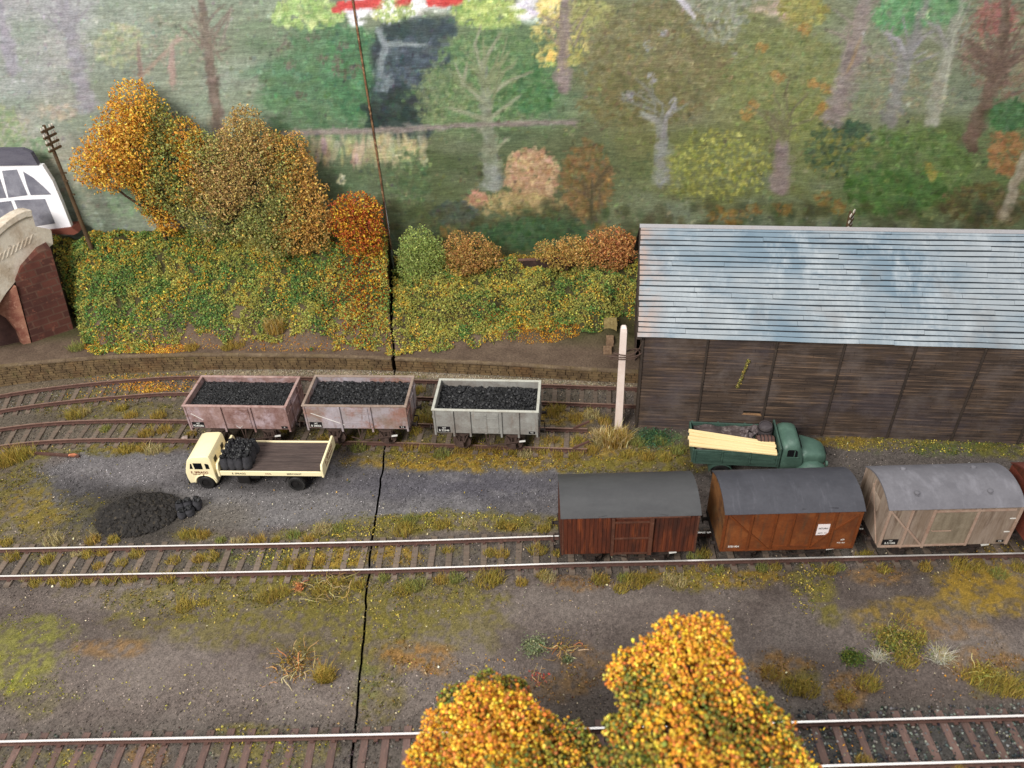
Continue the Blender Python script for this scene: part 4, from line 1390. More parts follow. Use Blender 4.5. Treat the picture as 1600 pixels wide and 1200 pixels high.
P_RUSTY = wmat('rusty_pink_paint', (148, 122, 118), [((116, 84, 78), .9, .44, .64, .85), ((176, 158, 164), 1.3, .5, .66, .75), ((96, 66, 58), 4, .52, .7, .7), ((172, 150, 150), 3, .6, .75, .6, (1, 1, .4)), ((110, 84, 74), 2.2, .5, .7, .5, (1.5, 1.5, .3))], .8, .2, .3, .02, 7)
P_RIM1 = wmat('rusty_rim', (166, 140, 134), [((120, 84, 78), 2, .45, .65, .7), ((182, 150, 142), 4, .55, .7, .6)], .8, .2, .2)
P_PATCH = wmat('rust_and_grey_paint', (158, 148, 152), [((142, 102, 88), .75, .45, .6, .9), ((172, 164, 172), 1.2, .55, .68, .8), ((112, 80, 68), 2.2, .56, .7, .7, (1.4, 1.4, .5)), ((128, 116, 104), .6, .5, .66, .6), ((98, 82, 72), 5, .58, .74, .6)], .8, .2, .3, .02, 7)
P_RIM2 = wmat('grey_brown_rim', (146, 128, 116), [((120, 102, 92), 2, .45, .65, .7), ((166, 150, 140), 4, .55, .7, .6)], .8, .2, .2)
P_GREY = wmat('pale_grey_paint', (139, 137, 132), [((112, 102, 95), .8, .45, .65, .7), ((164, 164, 158), 1.4, .5, .7, .6), ((122, 102, 88), 2.4, .58, .74, .6, (1.6, 1.6, .25)), ((108, 96, 84), 5, .6, .76, .5)], .75, .22, .2, .015, 7)
P_RIM3 = wmat('pale_rim', (178, 177, 167), [((150, 142, 128), 3, .5, .68, .6)], .75, .2, .2)


def heading(p, q):
    return math.atan2(q[1] - p[1], q[0] - p[0])


def wagon_pose(fl, fr, Wd, lift=0):
    """centre and heading from the front-left / front-right top corners of the body"""
    fl, fr = np.array(fl), np.array(fr)
    a = heading(fl, fr)
    nrm = np.array([-math.sin(a), math.cos(a)])
    c = (fl + fr) / 2 + nrm * Wd / 2
    return float(c[0]), float(c[1]), a


w1 = wagon_pose((-17.15, 32.62), (-11.67, 32.13), 2.62)
w2 = wagon_pose((-10.85, 32.2), (-5.46, 31.75), 2.62)
w3 = wagon_pose((-4.1, 31.4), (1.24, 30.85), 2.62)
coal_wagon('rusty pinkish coal wagon, leftmost of three, with a white figure panel', *w1, P_RUSTY, P_RIM1, (-.28, .3), (-.26, .28), ('16T', 'P240586'), '9', (.3, 1.0, .85, .58), True, L=5.45)
coal_wagon('patchy rust and grey coal wagon with a long white diagonal stripe', *w2, P_PATCH, P_RIM2, (-.3, .3), (-.28, .28), ('16T', 'B 38066'), '9 0', (.35, 1.02, 2.05, .25), L=5.38)
coal_wagon('pale grey coal wagon with four ribs and a double door', *w3, P_GREY, P_RIM3, (-.62, -.3, .3, .63), (-.28, .28), ('16T', 'B 22346'), '9 0', None, L=5.35)


def coal_load(label, pose, L, Wd, zt, big, n, dome):
    x, y, a = pose
    m = MB()
    hl, hw = L / 2 - .1, Wd / 2 - .1
    nx, ny = 44, 22
    V = []
    for j in range(ny):
        for i in range(nx):
            u, v = -hl + 2 * hl * i / (nx - 1), -hw + 2 * hw * j / (ny - 1)
            e = (1 - (u / hl) ** 4) * (1 - (v / hw) ** 4)
            V.append((u, v, zt + dome * e + .1 * (random.random() - .5)))
    m.add(V, [(j * nx + i, j * nx + i + 1, (j + 1) * nx + i + 1, (j + 1) * nx + i) for j in range(ny - 1) for i in range(nx - 1)])
    m.add([(-hl, -hw, zt - .5), (hl, -hw, zt - .5), (hl, hw, zt - .5), (-hl, hw, zt - .5)], [(0, 1, 2, 3)])
    u, v = rng.uniform(-hl + .05, hl - .05, n), rng.uniform(-hw + .05, hw - .05, n)
    e = (1 - (u / hl) ** 4) * (1 - (v / hw) ** 4)
    s = np.minimum(rng.gamma(2.2, big / 2.6, n) + .035, big * 2.1)
    P = np.stack([u, v, zt + dome * e + s * .35], 1)
    Vv, F, _ = scatter(P, s, None, 'ico', .28, (1, .85, .75))
    m.add(Vv, F)
    me = bpy.data.meshes.new('coal_load')
    me.from_pydata(m.v, [], m.f)
    o = link('coal_load', me, M_COAL)
    o.location, o.rotation_euler = (x, y, RAIL_Z), (0, 0, a)
    return tag(o, label, 'coal', 'coal loads in the wagons')


coal_load('fine black coal filling the rusty pink wagon on the left', w1, 5.45, 2.62, 2.56, .036, 2600, .1)
coal_load('mixed black coal filling the patchy rust and grey wagon', w2, 5.38, 2.62, 2.52, .055, 1700, .14)
coal_load('lumpy black coal filling the pale grey wagon', w3, 5.35, 2.62, 2.46, .062, 1400, .15)

# ------------------------------------------------------------------ covered vans
M_ROOFG = wmat('grey_van_roof', (64, 64, 65), [((54, 54, 56), .6, .4, .65, .6), ((74, 74, 75), .8, .5, .7, .5, (.4, 1.5, 1)), ((124, 124, 124), 14, .7, .78, .4)], .55, .35, .06, .02, 4, grain=.08)
M_ROOFB = wmat('blue_grey_van_roof', (66, 66, 72), [((52, 52, 58), .7, .4, .65, .7), ((90, 90, 97), 2.2, .56, .74, .55, (2.2, .3, .3)), ((140, 140, 146), 9, .68, .78, .4, (2, .6, .6))], .6, .3, .08, .02, 5, grain=.1)
M_ROOFL = wmat('dusty_van_roof', (106, 104, 109), [((90, 88, 93), .8, .42, .65, .7), ((130, 128, 134), 1.5, .52, .7, .6, (1.2, .5, .5)), ((150, 146, 146), 10, .68, .78, .4)], .65, .28, .08, .02, 5, grain=.1)
P_BROWN = wmat('dark_brown_planks', (90, 45, 29), [((56, 32, 26), 1.6, .42, .62, .85, (3, 3, .25)), ((128, 66, 36), 1.8, .52, .68, .8, (2.4, 2.4, .3)), ((52, 34, 28), .7, .5, .68, .6), ((120, 84, 64), 12, .68, .78, .5)], .75, .22, .25, .015, 8, (3, 3, .3))
P_BROWNF = wmat('brown_door_frame', (92, 58, 44), [((68, 44, 36), 2, .42, .64, .8), ((128, 96, 82), 4, .58, .74, .6)], .75, .2, .2)
P_BAUX = wmat('rust_brown_ply', (116, 62, 30), [((92, 50, 28), .7, .42, .6, .85), ((136, 80, 42), 1.1, .5, .66, .7), ((84, 60, 42), 1.6, .52, .68, .75, (2.4, 2.4, .3)), ((72, 44, 30), 4, .6, .76, .5)], .7, .25, .15, .012, 8)
P_BAUXD = wmat('rust_brown_strap', (112, 58, 26), [((86, 48, 28), 2, .45, .65, .7), ((142, 84, 44), 4, .58, .72, .5)], .7, .22, .15)
P_END = wmat('weathered_ply_end', (120, 80, 46), [((70, 50, 38), .9, .46, .62, .9), ((132, 104, 70), 1.1, .52, .68, .6), ((60, 38, 28), 2, .58, .7, .8)], .8, .15, .2)
P_DRIFT = wmat('weathered_grey_ply', (146, 130, 117), [((124, 106, 90), 1.1, .42, .62, .8, (2.4, 2.4, .3)), ((166, 152, 136), 1.6, .52, .7, .7, (2, 2, .4)), ((98, 80, 68), 2.2, .52, .68, .8, (3, 3, .25)), ((84, 66, 56), 6, .62, .78, .5)], .85, .15, .25, .015, 8, (3, 3, .3))
P_DRIFTF = wmat('pinkish_weathered_strap', (166, 142, 126), [((142, 110, 94), 2, .45, .65, .7), ((190, 172, 158), 4, .58, .74, .6)], .85, .15, .2)
P_DOOR3 = wmat('weathered_grey_door', (136, 124, 106), [((112, 100, 84), 1.3, .42, .62, .8, (2.4, 2.4, .3)), ((154, 142, 124), 2, .54, .72, .6)], .85, .15, .25)


def roof_arc(hw, z0, rise, n=18):
    R = (hw * hw + rise * rise) / (2 * rise)
    a = math.asin(min(1, hw / R))
    return [(R * math.sin(t), z0 + rise - R + R * math.cos(t)) for t in np.linspace(-a, a, n)]


def van(label, x, y, rz, L, paint, roofm, endm=None, ze=3.3, zf=1.0, Wd=2.6, rise=.47):
    root = thing('covered_van', label, 'van', (x, y, RAIL_Z), rz, 'covered railway vans on the weedy track')
    hL, hW = L / 2, Wd / 2
    arc = roof_arc(hW - .01, ze - .03, rise - .05)
    prof = [(-hW, zf)] + [(-hW, ze - .035)] + arc[1:-1] + [(hW, ze - .035), (hW, zf)]
    MB().prism(prof, -hL, hL, 'x').build('body', paint, root)
    o, i = roof_arc(hW + .07, ze - .03, rise), roof_arc(hW + .04, ze - .07, rise - .035)
    r = MB().prism(o + i[::-1], -hL - .05, hL + .05, 'x').build('roof', roofm, root)
    me = r.data
    me.polygons.foreach_set('use_smooth', np.ones(len(me.polygons), bool))
    r.modifiers.new('edges', 'EDGE_SPLIT').split_angle = math.radians(40)
    if endm:
        for sx in (-1, 1):
            a2 = roof_arc(hW - .06, ze - .06, rise - .08)
            x0, x1 = sorted((sx * (hL + .003), sx * (hL + .022)))
            MB().prism([(-hW + .05, zf + .02)] + a2 + [(hW - .05, zf + .02)], x0, x1, 'x').build('end_panel', endm, root)
    running_gear(root, L, 3.05, zf, M_BLACK, yo=1.0)
    brake_lever(root, 3.05, zf, 1.0, M_BLACK)
    return root, r


def side_strips(root, strips, y, d, paint, name, thick=.05):
    """flat straps on the near and far sides, each its own mesh: (x0, z0, x1, z1, width)"""
    for s in strips:
        x0, z0, x1, z1, w = s
        v = Vector((x1 - x0, 0, z1 - z0))
        nrm = Vector((-v.z, 0, v.x)).normalized() * w / 2
        for sgn in (1, -1):
            g = MB()
            yy0, yy1 = sorted((sgn * (y - .002), sgn * (y - d)))
            vs = []
            for yy in (yy0, yy1):
                for p, q in (((x0, z0), 1), ((x0, z0), -1), ((x1, z1), -1), ((x1, z1), 1)):
                    vs.append((p[0] + nrm.x * q, yy, p[1] + nrm.z * q))
            g.add(vs, [(0, 1, 2, 3), (7, 6, 5, 4), (0, 4, 5, 1), (1, 5, 6, 2), (2, 6, 7, 3), (3, 7, 4, 0)])
            g.build(name, paint, root)


# van 1: vertical planks, sliding door
VH = -1.25
v1 = wagon_pose((1.84, 23.2), (7.66, 23.2 + 5.82 * math.tan(math.radians(VH))), 2.6)
r1, rf = van('dark brown planked van with plain grey roof and framed sliding door', *v1, 5.8, P_BROWN, M_ROOFG)
hL, hW = 2.9, 1.3
for sy in (-1, 1):
    g = MB()
    xx = -hL + .08
    while xx < hL - .1:
        w = .185
        if xx > .98 and g.v and g.v[-1][0] < 0:
            g.build('planking', P_BROWN, r1)
            g = MB()
        if not (-.82 < xx + w / 2 < .98):
            y0, y1 = sorted((sy * (hW + .003), sy * (hW + .022 + random.uniform(0, .008))))
            g.box(xx, xx + w - .018, y0, y1, 1.04, 3.2)
        xx += w
    g.build('planking', P_BROWN, r1)
    y0, y1 = sorted((sy * (hW + .003), sy * (hW + .06)))
    d = MB()
    xx = -.66
    while xx < .8:
        w = .16
        d.box(xx, min(xx + w - .015, .82), y0, y1, 1.06, 3.02)
        xx += w
    dr = d.build('sliding_door', P_BROWN, r1)
    y0, y1 = sorted((sy * (hW + .062), sy * (hW + .115)))
    f = MB()
    f.box(-.78, -.66, *sorted((sy * (hW + .003), sy * (hW + .115))), .96, 3.18)
    f.box(.82, .98, *sorted((sy * (hW + .003), sy * (hW + .13))), .96, 3.18)
    f.box(-.655, .815, y0, y1, 1.03, 1.1)
    f.box(-.655, .815, y0, y1, 1.98, 2.04)
    f.box(-.655, .815, y0, y1, 2.95, 3.02)
    f.build('door_frame', P_BROWNF, dr)
    y0, y1 = sorted((sy * (hW + .04), sy * (hW + .1)))
    MB().box(-.6, 2.5, y0, y1, 3.2, 3.25).build('door_rail', P_BROWNF, r1)
    for sx in (-1, 1):
        MB().box(sx * hL - (.08 if sx > 0 else -.002), sx * hL - (.002 if sx > 0 else -.08), *sorted((sy * (hW + .003), sy * (hW + .035))), 1.0, 3.24).build('corner_post', P_BROWNF, r1)
g = MB()
for k in range(14):
    for sx in (-1, 1):
        x0, x1 = sorted((sx * (hL + .003), sx * (hL + .025)))
        g.box(x0, x1, -hW + .03 + .18 * k, -hW + .195 + .18 * k, 1.04, 3.2 + .3 * math.sin(math.pi * (k + .5) / 14))
g.build('end_planking', P_BROWN, r1)
g = MB()
g.tube([(-1.35 + 2.9 * t, -hW - .03 + .12 * math.sin(math.pi * t), 3.295 + .06 * math.sin(math.pi * t) ** .8) for t in np.linspace(0, 1, 14)], .009, 5)
g.build('roof_seam', M_PANEL, rf)

# van 2: plywood with straps and a paper label
v2 = wagon_pose((8.68, 23.04), (14.5, 23.04 + 5.82 * math.tan(math.radians(VH))), 2.6)
r2, rf = van('bright rust-brown plywood van with a white paper label on its side', *v2, 5.75, P_BAUX, M_ROOFB, P_END)
hL = 2.875
side_strips(r2, [(-1.72, .98, -1.72, 3.22, .09), (-.72, .98, -.72, 3.22, .07), (.05, 1.2, .05, 3.22, .045), (.95, .98, .95, 3.22, .07), (1.78, .98, 1.78, 3.22, .09), (-hL + .05, 1.0, -hL + .05, 3.22, .09), (hL - .05, 1.0, hL - .05, 3.22, .09)], -hW, .05, P_BAUXD, 'side_strap')
side_strips(r2, [(-2.7, 3.16, -1.78, 2.1, .07), (-1.68, 2.05, -.8, 1.05, .07), (2.7, 3.0, 1.84, 2.15, .07), (1.72, 2.05, 1.02, 1.15, .07)], -hW, .045, P_BAUXD, 'diagonal_brace')
side_strips(r2, [(-.66, 1.22, .9, 1.22, .05), (-hL + .1, 1.03, hL - .1, 1.03, .06)], -hW, .055, P_BAUXD, 'bottom_rail')
lb = MB().box(1.12, 1.63, -hW - .012, -hW - .003, 1.85, 2.5).build('paper_label', wmat('white_paper', (232, 222, 222), rough=.8, bump=0, grain=.03), r2)
M_INK = wmat('black_ink', (28, 26, 28), rough=.8, bump=0, grain=0)
lettering('RETURN', .13, (1.375, -hW - .014, 2.24), M_INK, lb, sx=.82)
lettering('EMPTY  TO', .075, (1.375, -hW - .014, 1.96), M_INK, lb)
lettering('B781904', .15, (-2.3, -hW - .006, 1.24), M_WHITE, r2, sx=.9)
lettering('XP', .14, (2.34, -hW - .006, 1.5), M_WHITE, r2)
lettering('W.B 10-0', .085, (2.3, -hW - .006, 1.32), M_WHITE, r2)
g = MB()
g.tube([(.3 + 1.5 * t, -hW + .06 + .04 * math.sin(3 * t), 3.36 + .015 * t) for t in np.linspace(0, 1, 8)], .012, 5)
g.build('roof_seam', M_PANEL, rf)

# van 3: pale weathered, four roof vents
v3 = wagon_pose((15.5, 22.9), (21.1, 22.9 + 5.6 * math.tan(math.radians(VH))), 2.6)
r3, rf = van('pale weathered grey van with four small vents on its roof', *v3, 5.55, P_DRIFT, M_ROOFL, P_DRIFT)
hL = 2.775
side_strips(r3, [(-hL + .05, 1.0, -hL + .05, 3.22, .1), (hL - .05, 1.0, hL - .05, 3.22, .1), (-1.78, .92, -1.78, 3.2, .08), (-.86, .92, -.86, 3.2, .1), (.98, .98, .98, 3.16, .1)], -hW, .06, P_DRIFTF, 'side_strap')
side_strips(r3, [(-2.68, 3.16, -1.83, 2.1, .08), (-1.73, 2.06, -.9, 1.04, .08)], -hW, .05, P_DRIFTF, 'diagonal_brace')
side_strips(r3, [(-hL + .11, 1.03, -.92, 1.03, .07), (-.8, 1.06, .92, 1.06, .08), (-.8, 3.1, 2.5, 3.1, .06)], -hW, .07, P_DRIFTF, 'bottom_rail')
for sy in (-1, 1):
    y0, y1 = sorted((sy * (hW + .003), sy * (hW + .03)))
    MB().box(-.8, .92, y0, y1, 1.11, 3.04).build('side_door', P_DOOR3, r3, bevel=.01, seg=1)
g = MB().tube([(-.72, -hW - .05, 1.98), (-.7, -hW - .09, 1.98), (.08, -hW - .09, 1.98), (.1, -hW - .05, 1.98)], .022, 6)
g.build('door_handle', P_DRIFTF, r3)
g = MB()
for sx in (-1, 1):
    g.bar((sx * (hL + .03), -hW + .1, 1.1), (sx * (hL + .03), .35, 3.2), .03, .07, (1, 0, 0))
    g.bar((sx * (hL + .03), .25, 1.02), (sx * (hL + .03), .25, 3.5), .03, .07, (1, 0, 0))
g.build('end_strap', P_DRIFTF, r3)
x0 = -hL - .045
MB().box(x0, -hL - .024, -.5, .35, 2.35, 3.0).build('end_patch', wmat('pale_patch', (168, 150, 134), [((140, 118, 104), 3, .5, .7, .6)], .85), r3)
p = MB().box(-2.62, -1.95, -hW - .012, -hW - .003, 1.1, 1.44).build('number_panel', M_PANEL, r3)
lettering('10T', .1, (-2.28, -hW - .015, 1.355), M_WHITE, p)
lettering('B 211306', .14, (-2.28, -hW - .015, 1.21), M_WHITE, p, sx=.85)
p = MB().box(2.28, 2.6, -hW - .012, -hW - .003, 1.1, 1.24).build('number_panel', M_PANEL, r3)
lettering('9 0', .1, (2.44, -hW - .015, 1.17), M_WHITE, p)
for zz_ in (1.75, 2.55):
    MB().box(2.42, 2.66, -hW - .012, -hW - .003, zz_ - .03, zz_ + .03).build('white_mark', M_WHITE, r3)
for sx in (-.52, .52):
    for sy in (-.42, .42):
        xq, yq = sx * hL * 1.05, sy * 1.75
        zq = 3.27 + .47 * (1 - (yq / hW) ** 2) * .98
        MB().lathe([(.15, -.02), (.15, .02), (.075, .03), (.075, .075), (.12, .08), (.1, .12), (.03, .14)], (xq, yq, zq - .02), 'z', 14).build('roof_vent', M_ROOFL, rf)

# van 4: only its near end shows at the edge of the picture
v4 = wagon_pose((21.9, 22.75), (27.7, 22.75 + 5.8 * math.tan(math.radians(VH))), 2.6)
r4, rf = van('red-brown planked van end cut by the right edge of the photo', *v4, 5.8, P_BROWN, wmat('brown_van_roof', (92, 48, 38), [((70, 40, 34), 1, .45, .65, .6)], .7))
g = MB()
for k in range(11):
    x0, x1 = -2.9 - .028, -2.9 - .003
    z = 1.03 + .2 * k
    g.box(x0, x1, -1.28, 1.28, z, z + .182)
g.build('end_planking', wmat('red_brown_planks', (112, 56, 42), [((84, 44, 36), 1.6, .45, .65, .7)], .75), r4)

# ------------------------------------------------------------------ cream flat lorry with coal sacks
M_CREAM = wmat('cream_paint', (238, 224, 182), [((228, 210, 162), .8, .45, .7, .5), ((240, 228, 186), 1.5, .55, .75, .5)], .42, .4, .03, .01, 6, grain=.05)
M_DECK = wmat('dark_deck_boards', (82, 70, 66), [((62, 54, 52), 2, .4, .62, .8, (.25, 4, 1)), ((112, 98, 92), 3.5, .52, .7, .7, (.2, 5, 1))], .8, .15, .3, .015, 9, (.3, 3, 1))
M_REDINK = wmat('dark_red_lettering', (112, 44, 32), rough=.6, bump=0, grain=0)
M_GUT = wmat('dark_chassis', (26, 24, 24), [((50, 44, 40), 5, .55, .75, .5)], .6, .3, .1)

LA = math.radians(-4.3)
lorry = thing('flatbed_lorry', 'cream flatbed lorry with dark plank deck parked on the coal yard', 'lorry', (-12.13, 30.42, 0), LA)
BW = 1.2
# cab: side outline with wheel arch, pushed across and rounded
ax_, az_, ar_ = -3.58, .42, .52
out = [(-4.44, .36), (-4.5, .7), (-4.5, 1.08), (-4.42, 1.36), (-4.24, 1.86), (-4.1, 2.04), (-3.85, 2.13), (-3.2, 2.17), (-3.08, 2.13), (-3.01, 2.0), (-2.98, .4)]
arch = [(ax_ + ar_ * math.cos(t), az_ + ar_ * math.sin(t)) for t in np.linspace(0.0, math.pi, 12)]
cab = MB().prism(out + arch, -.98, .98, 'y').build('cab', M_CREAM, lorry, bevel=.14, seg=4)
for p in cab.data.polygons:
    p.use_smooth = True
cab.modifiers['bevel'].limit_method = 'ANGLE'
cab.modifiers['bevel'].angle_limit = math.radians(60)
cab.modifiers.new('edges', 'EDGE_SPLIT').split_angle = math.radians(38)
for sy in (-1, 1):
    y0, y1 = sorted((sy * .975, sy * .99))

    def pane(pts):
        MB().prism(pts, y0, y1, 'y').build('window', M_GLASS, cab)
    pane([(-4.2, 1.36), (-4.04, 1.36), (-4.04, 1.7), (-4.1, 1.7)])
    pane([(-3.94, 1.34), (-3.52, 1.34), (-3.52, 1.74), (-3.96, 1.74)])
    pane([(-3.36, 1.36), (-3.17, 1.36), (-3.17, 1.66), (-3.28, 1.71), (-3.36, 1.71)])
    # wheel arch lip
    g = MB()
    g.tube([(ax_ + (ar_ + .02) * math.cos(t), sy * .98, az_ + (ar_ + .02) * math.sin(t)) for t in np.linspace(0, math.pi, 16)], .05, 8)
    g.build('wheel_arch', M_CREAM, cab, smooth=True)
    MB().lathe([(.13, 0), (.15, -.04), (.1, -.06)], (-4.5, sy * .74, .96), 'x', 16).build('headlight', M_GUT, cab)
for s0 in (-1, 1):
    MB().add([(-4.44 + dx, s0 * ya, z) for dx in (0, .03) for (dx2, ya, z) in ((0, .84, 1.38), (0, .05, 1.38))] + [(-4.24 + dx, s0 * ya, 1.82) for dx in (0, .03) for ya in (.05, .8)],
             [(0, 1, 4, 5), (2, 3, 6, 7), (0, 1, 3, 2), (4, 5, 7, 6), (1, 4, 6, 3), (0, 5, 7, 2)]).build('windscreen', M_GLASS, cab)
MB().box(-2.992, -2.972, -.62, -.34, 1.5, 1.78).build('window', M_GLASS, cab)
MB().box(-2.992, -2.972, .34, .62, 1.5, 1.78).build('window', M_GLASS, cab)
MB().box(-4.56, -4.47, -.95, .95, .3, .42).build('bumper', M_GUT, lorry, bevel=.02)
lettering('E. SPRAGG', .2, (-3.76, -.992, 1.12), M_REDINK, cab, sx=.95)
lettering('COAL MERCHANT', .09, (-3.76, -.992, .985), M_REDINK, cab)
# bed
g = MB()
for k in range(9):
    y0 = -BW + .08 + (2 * BW - .16) / 9 * k
    g.box(-2.58, 2.58, y0 + .008, y0 + (2 * BW - .16) / 9 - .008, 1.2, 1.33 + random.uniform(-.008, .008))
g.build('deck', M_DECK, lorry)
for sy in (-1, 1):
    y0, y1 = sorted((sy * BW, sy * (BW - .075)))
    r = MB().box(-2.58, 2.58, y0, y1, 1.13, 1.41).build('side_rail', M_CREAM, lorry, bevel=.02)
    if sy < 0:
        lettering('E. SPRAGG', .15, (-1.62, -BW - .004, 1.27), M_GUT, r)
        lettering('COAL', .12, (-.12, -BW - .004, 1.27), M_REDINK, r)
        lettering('MERCHANT', .14, (1.2, -BW - .004, 1.27), M_GUT, r)
bp = [(-1.24, 1.08), (-1.24, 1.6), (-1.12, 1.84), (1.12, 1.84), (1.24, 1.6), (1.24, 1.08)]
MB().prism(bp, -2.7, -2.585, 'x').build('headboard', M_CREAM, lorry, bevel=.03)
tb = MB().prism(bp, 2.585, 2.7, 'x').build('tailboard', M_CREAM, lorry, bevel=.03)
lettering('E. SPRAGG', .3, (2.705, 0, 1.6), M_REDINK, tb, rot=(math.pi / 2, 0, math.pi / 2))
lettering('COAL MERCHANT', .16, (2.705, 0, 1.34), M_REDINK, tb, rot=(math.pi / 2, 0, math.pi / 2))
MB().box(-3.0, 2.4, -.45, .45, .72, 1.1).build('chassis', M_GUT, lorry)
MB().box(-1.9, -1.25, -1.02, -.5, .38, .95).build('battery_box', M_GUT, lorry, bevel=.08)
g = MB().lathe([(.2, -.3), (.2, .3)], (-1.05, -.72, .75), 'x', 16)
g.build('fuel_tank', M_GUT, lorry)


def road_wheel(root, x, y, r, w, label=None, studs=True):
    wsign = -1 if y < 0 else 1
    o = MB().lathe([(r * .62, -w / 2), (r * .9, -w / 2), (r, -w / 2 + .05), (r, w / 2 - .05), (r * .9, w / 2), (r * .62, w / 2), (r * .62, -w / 2)], (x, y, r), 'y', 30, False).build('wheel', M_TYRE, root, smooth=False)
    g = MB().lathe([(r * .62, wsign * w * .32), (r * .5, wsign * w * .18), (r * .22, wsign * w * .22), (r * .2, wsign * w * .4), (r * .05, wsign * w * .42)], (x, y, r), 'y', 24)
    g.build('rim', M_GUT, o)
    if studs:
        t = MB()
        for k in range(26):
            a = 2 * math.pi * k / 26
            t.bar((x + r * .8 * math.cos(a), y + wsign * (w / 2 + .002), r + r * .8 * math.sin(a)), (x + r * .95 * math.cos(a), y + wsign * (w / 2 - .01), r + r * .95 * math.sin(a)), .02, .03)
        t.build('tread', wmat_tread, o)
    return o


wmat_tread = wmat('dusty_tread', (66, 64, 62), rough=.8, bump=0)
for sy in (-1, 1):
    road_wheel(lorry, ax_, sy * .86, .4, .3, studs=False)
    road_wheel(lorry, 1.12, sy * .9, .45, .4)
    g = MB()
    arcp = [(1.12 + .56 * math.cos(t), .5 + .56 * math.sin(t)) for t in np.linspace(.35, math.pi - .2, 12)]
    arci = [(1.12 + .52 * math.cos(t), .5 + .52 * math.sin(t)) for t in np.linspace(.35, math.pi - .2, 12)]
    MB().prism(arcp + arci[::-1], *sorted((sy * .62, sy * 1.12)), 'y').build('mudguard', M_GUT, lorry)

# sacks: one mesh of each kind, copied
M_SACK = wmat('sooty_sack', (64, 63, 67), [((44, 44, 47), 2, .42, .64, .8), ((74, 72, 74), 4, .56, .74, .6)], .85, .15, .5, .03, 9)


def sack_mesh(name):
    g = MB()
    n, k = 14, 9
    vs, fs = [], []
    for i in range(k):
        t = i / (k - 1)
        r = .2 * (1 + .16 * math.sin(math.pi * min(1, t * 1.2)) - .12 * (t > .85))
        for j in range(n):
            a = 2 * math.pi * j / n
            rr = r * (1 + .07 * math.sin(3 * a + 5 * t) + random.uniform(-.05, .05))
            vs.append((rr * math.cos(a) * 1.02, rr * math.sin(a) * 1.08, .8 * t + random.uniform(-.01, .01)))
    for i in range(k - 1):
        for j in range(n):
            fs.append((i * n + j, i * n + (j + 1) % n, (i + 1) * n + (j + 1) % n, (i + 1) * n + j))
    fs.append(tuple(range(n))[::-1])
    g.add(vs, fs)
    o = g.build(name, M_SACK, None, smooth=True)
    P = np.stack([rng.uniform(-.13, .13, 14), rng.uniform(-.13, .13, 14), .77 + rng.uniform(-.02, .05, 14)], 1)
    V, F, _ = scatter(P, rng.uniform(.05, .1, 14), None, 'ico', .3)
    me = bpy.data.meshes.new('coal')
    me.from_pydata(V.tolist(), [], F.tolist())
    link('coal', me, M_COAL, o)
    return o


def local(root_loc, rz, x, y, z):
    c, s = math.cos(rz), math.sin(rz)
    return (root_loc[0] + c * x - s * y, root_loc[1] + s * x + c * y, root_loc[2] + z)


proto = [sack_mesh('coal_sack') for _ in range(3)]
used = [False] * 3
SACK_ROWS = ['in the near row', 'in the second row', 'in the third row', 'in the far row']
SACK_COLS = ['against the headboard', 'second from the headboard', 'third from the headboard', 'nearest the empty deck']
for j in range(4):
    for i in range(4):
        k = (i + j * 2 + i * j) % 3
        if not used[k]:
            o, used[k] = proto[k], True
        else:
            o = copy_tree(proto[k])
        o.location = local((-12.13, 30.42, 0), LA, -2.34 + .37 * i + random.gauss(0, .012), -.86 + .4 * j + random.gauss(0, .015), 1.335)
        o.rotation_euler = (random.gauss(0, .03), random.gauss(0, .03), random.uniform(0, 6.28))
        tag(o, 'coal sack on the cream lorry, %s, %s' % (SACK_ROWS[j], SACK_COLS[i]), 'sack', 'coal sacks standing on the lorry')
g3 = [((-16.62, 28.1), 'nearest the coal heap'), ((-16.27, 28.22), 'in the middle of the back row'), ((-15.92, 28.34), 'farthest right of the heap'), ((-16.5, 27.78), 'at the front left of the group'), ((-16.15, 27.92), 'at the front right of the group')]
for i, ((x, y), w) in enumerate(g3):
    o = copy_tree(proto[i % 3])
    o.location = (x, y, -.02)
    o.scale = (1, 1, .86 if i < 3 else .62)
    o.rotation_euler = (random.gauss(0, .05), random.gauss(0, .05), random.uniform(0, 6))
    tag(o, 'coal sack on the ground, %s' % w, 'sack', 'coal sacks beside the heap')

# coal heap on the yard
nn_ = 2200
a = rng.uniform(0, 6.283, nn_)
r = np.sqrt(rng.uniform(0, 1, nn_))
hx, hy = r * np.cos(a) * 2.0, r * np.sin(a) * 1.45
hz = .55 * np.clip(1 - r ** 1.6, 0, 1) * (.75 + .6 * fbm(hx * 1.2 + 9, hy * 1.2, 2, 4))
s = np.minimum(rng.gamma(1.6, .04, nn_) + .03, .17)
V, F, _ = scatter(np.stack([hx, hy, hz + .01], 1), s, None, 'ico', .3)
nx, ny = 50, 40
gx, gy = np.meshgrid(np.linspace(-2.1, 2.1, nx), np.linspace(-1.55, 1.55, ny))
rr = np.sqrt((gx / 2.0) ** 2 + (gy / 1.45) ** 2).ravel()
gz = .55 * np.clip(1 - rr ** 1.6, -.1, 1) * (.75 + .6 * fbm(gx.ravel() * 1.2 + 9, gy.ravel() * 1.2, 2, 4)) - .01
g = MB()
g.add(np.stack([gx.ravel(), gy.ravel(), gz], 1), [(j * nx + i, j * nx + i + 1, (j + 1) * nx + i + 1, (j + 1) * nx + i) for j in range(ny - 1) for i in range(nx - 1)])
g.add(V, F)
me = bpy.data.meshes.new('coal_heap')
me.from_pydata(g.v, [], g.f)
o = link('coal_heap', me, M_COALD)
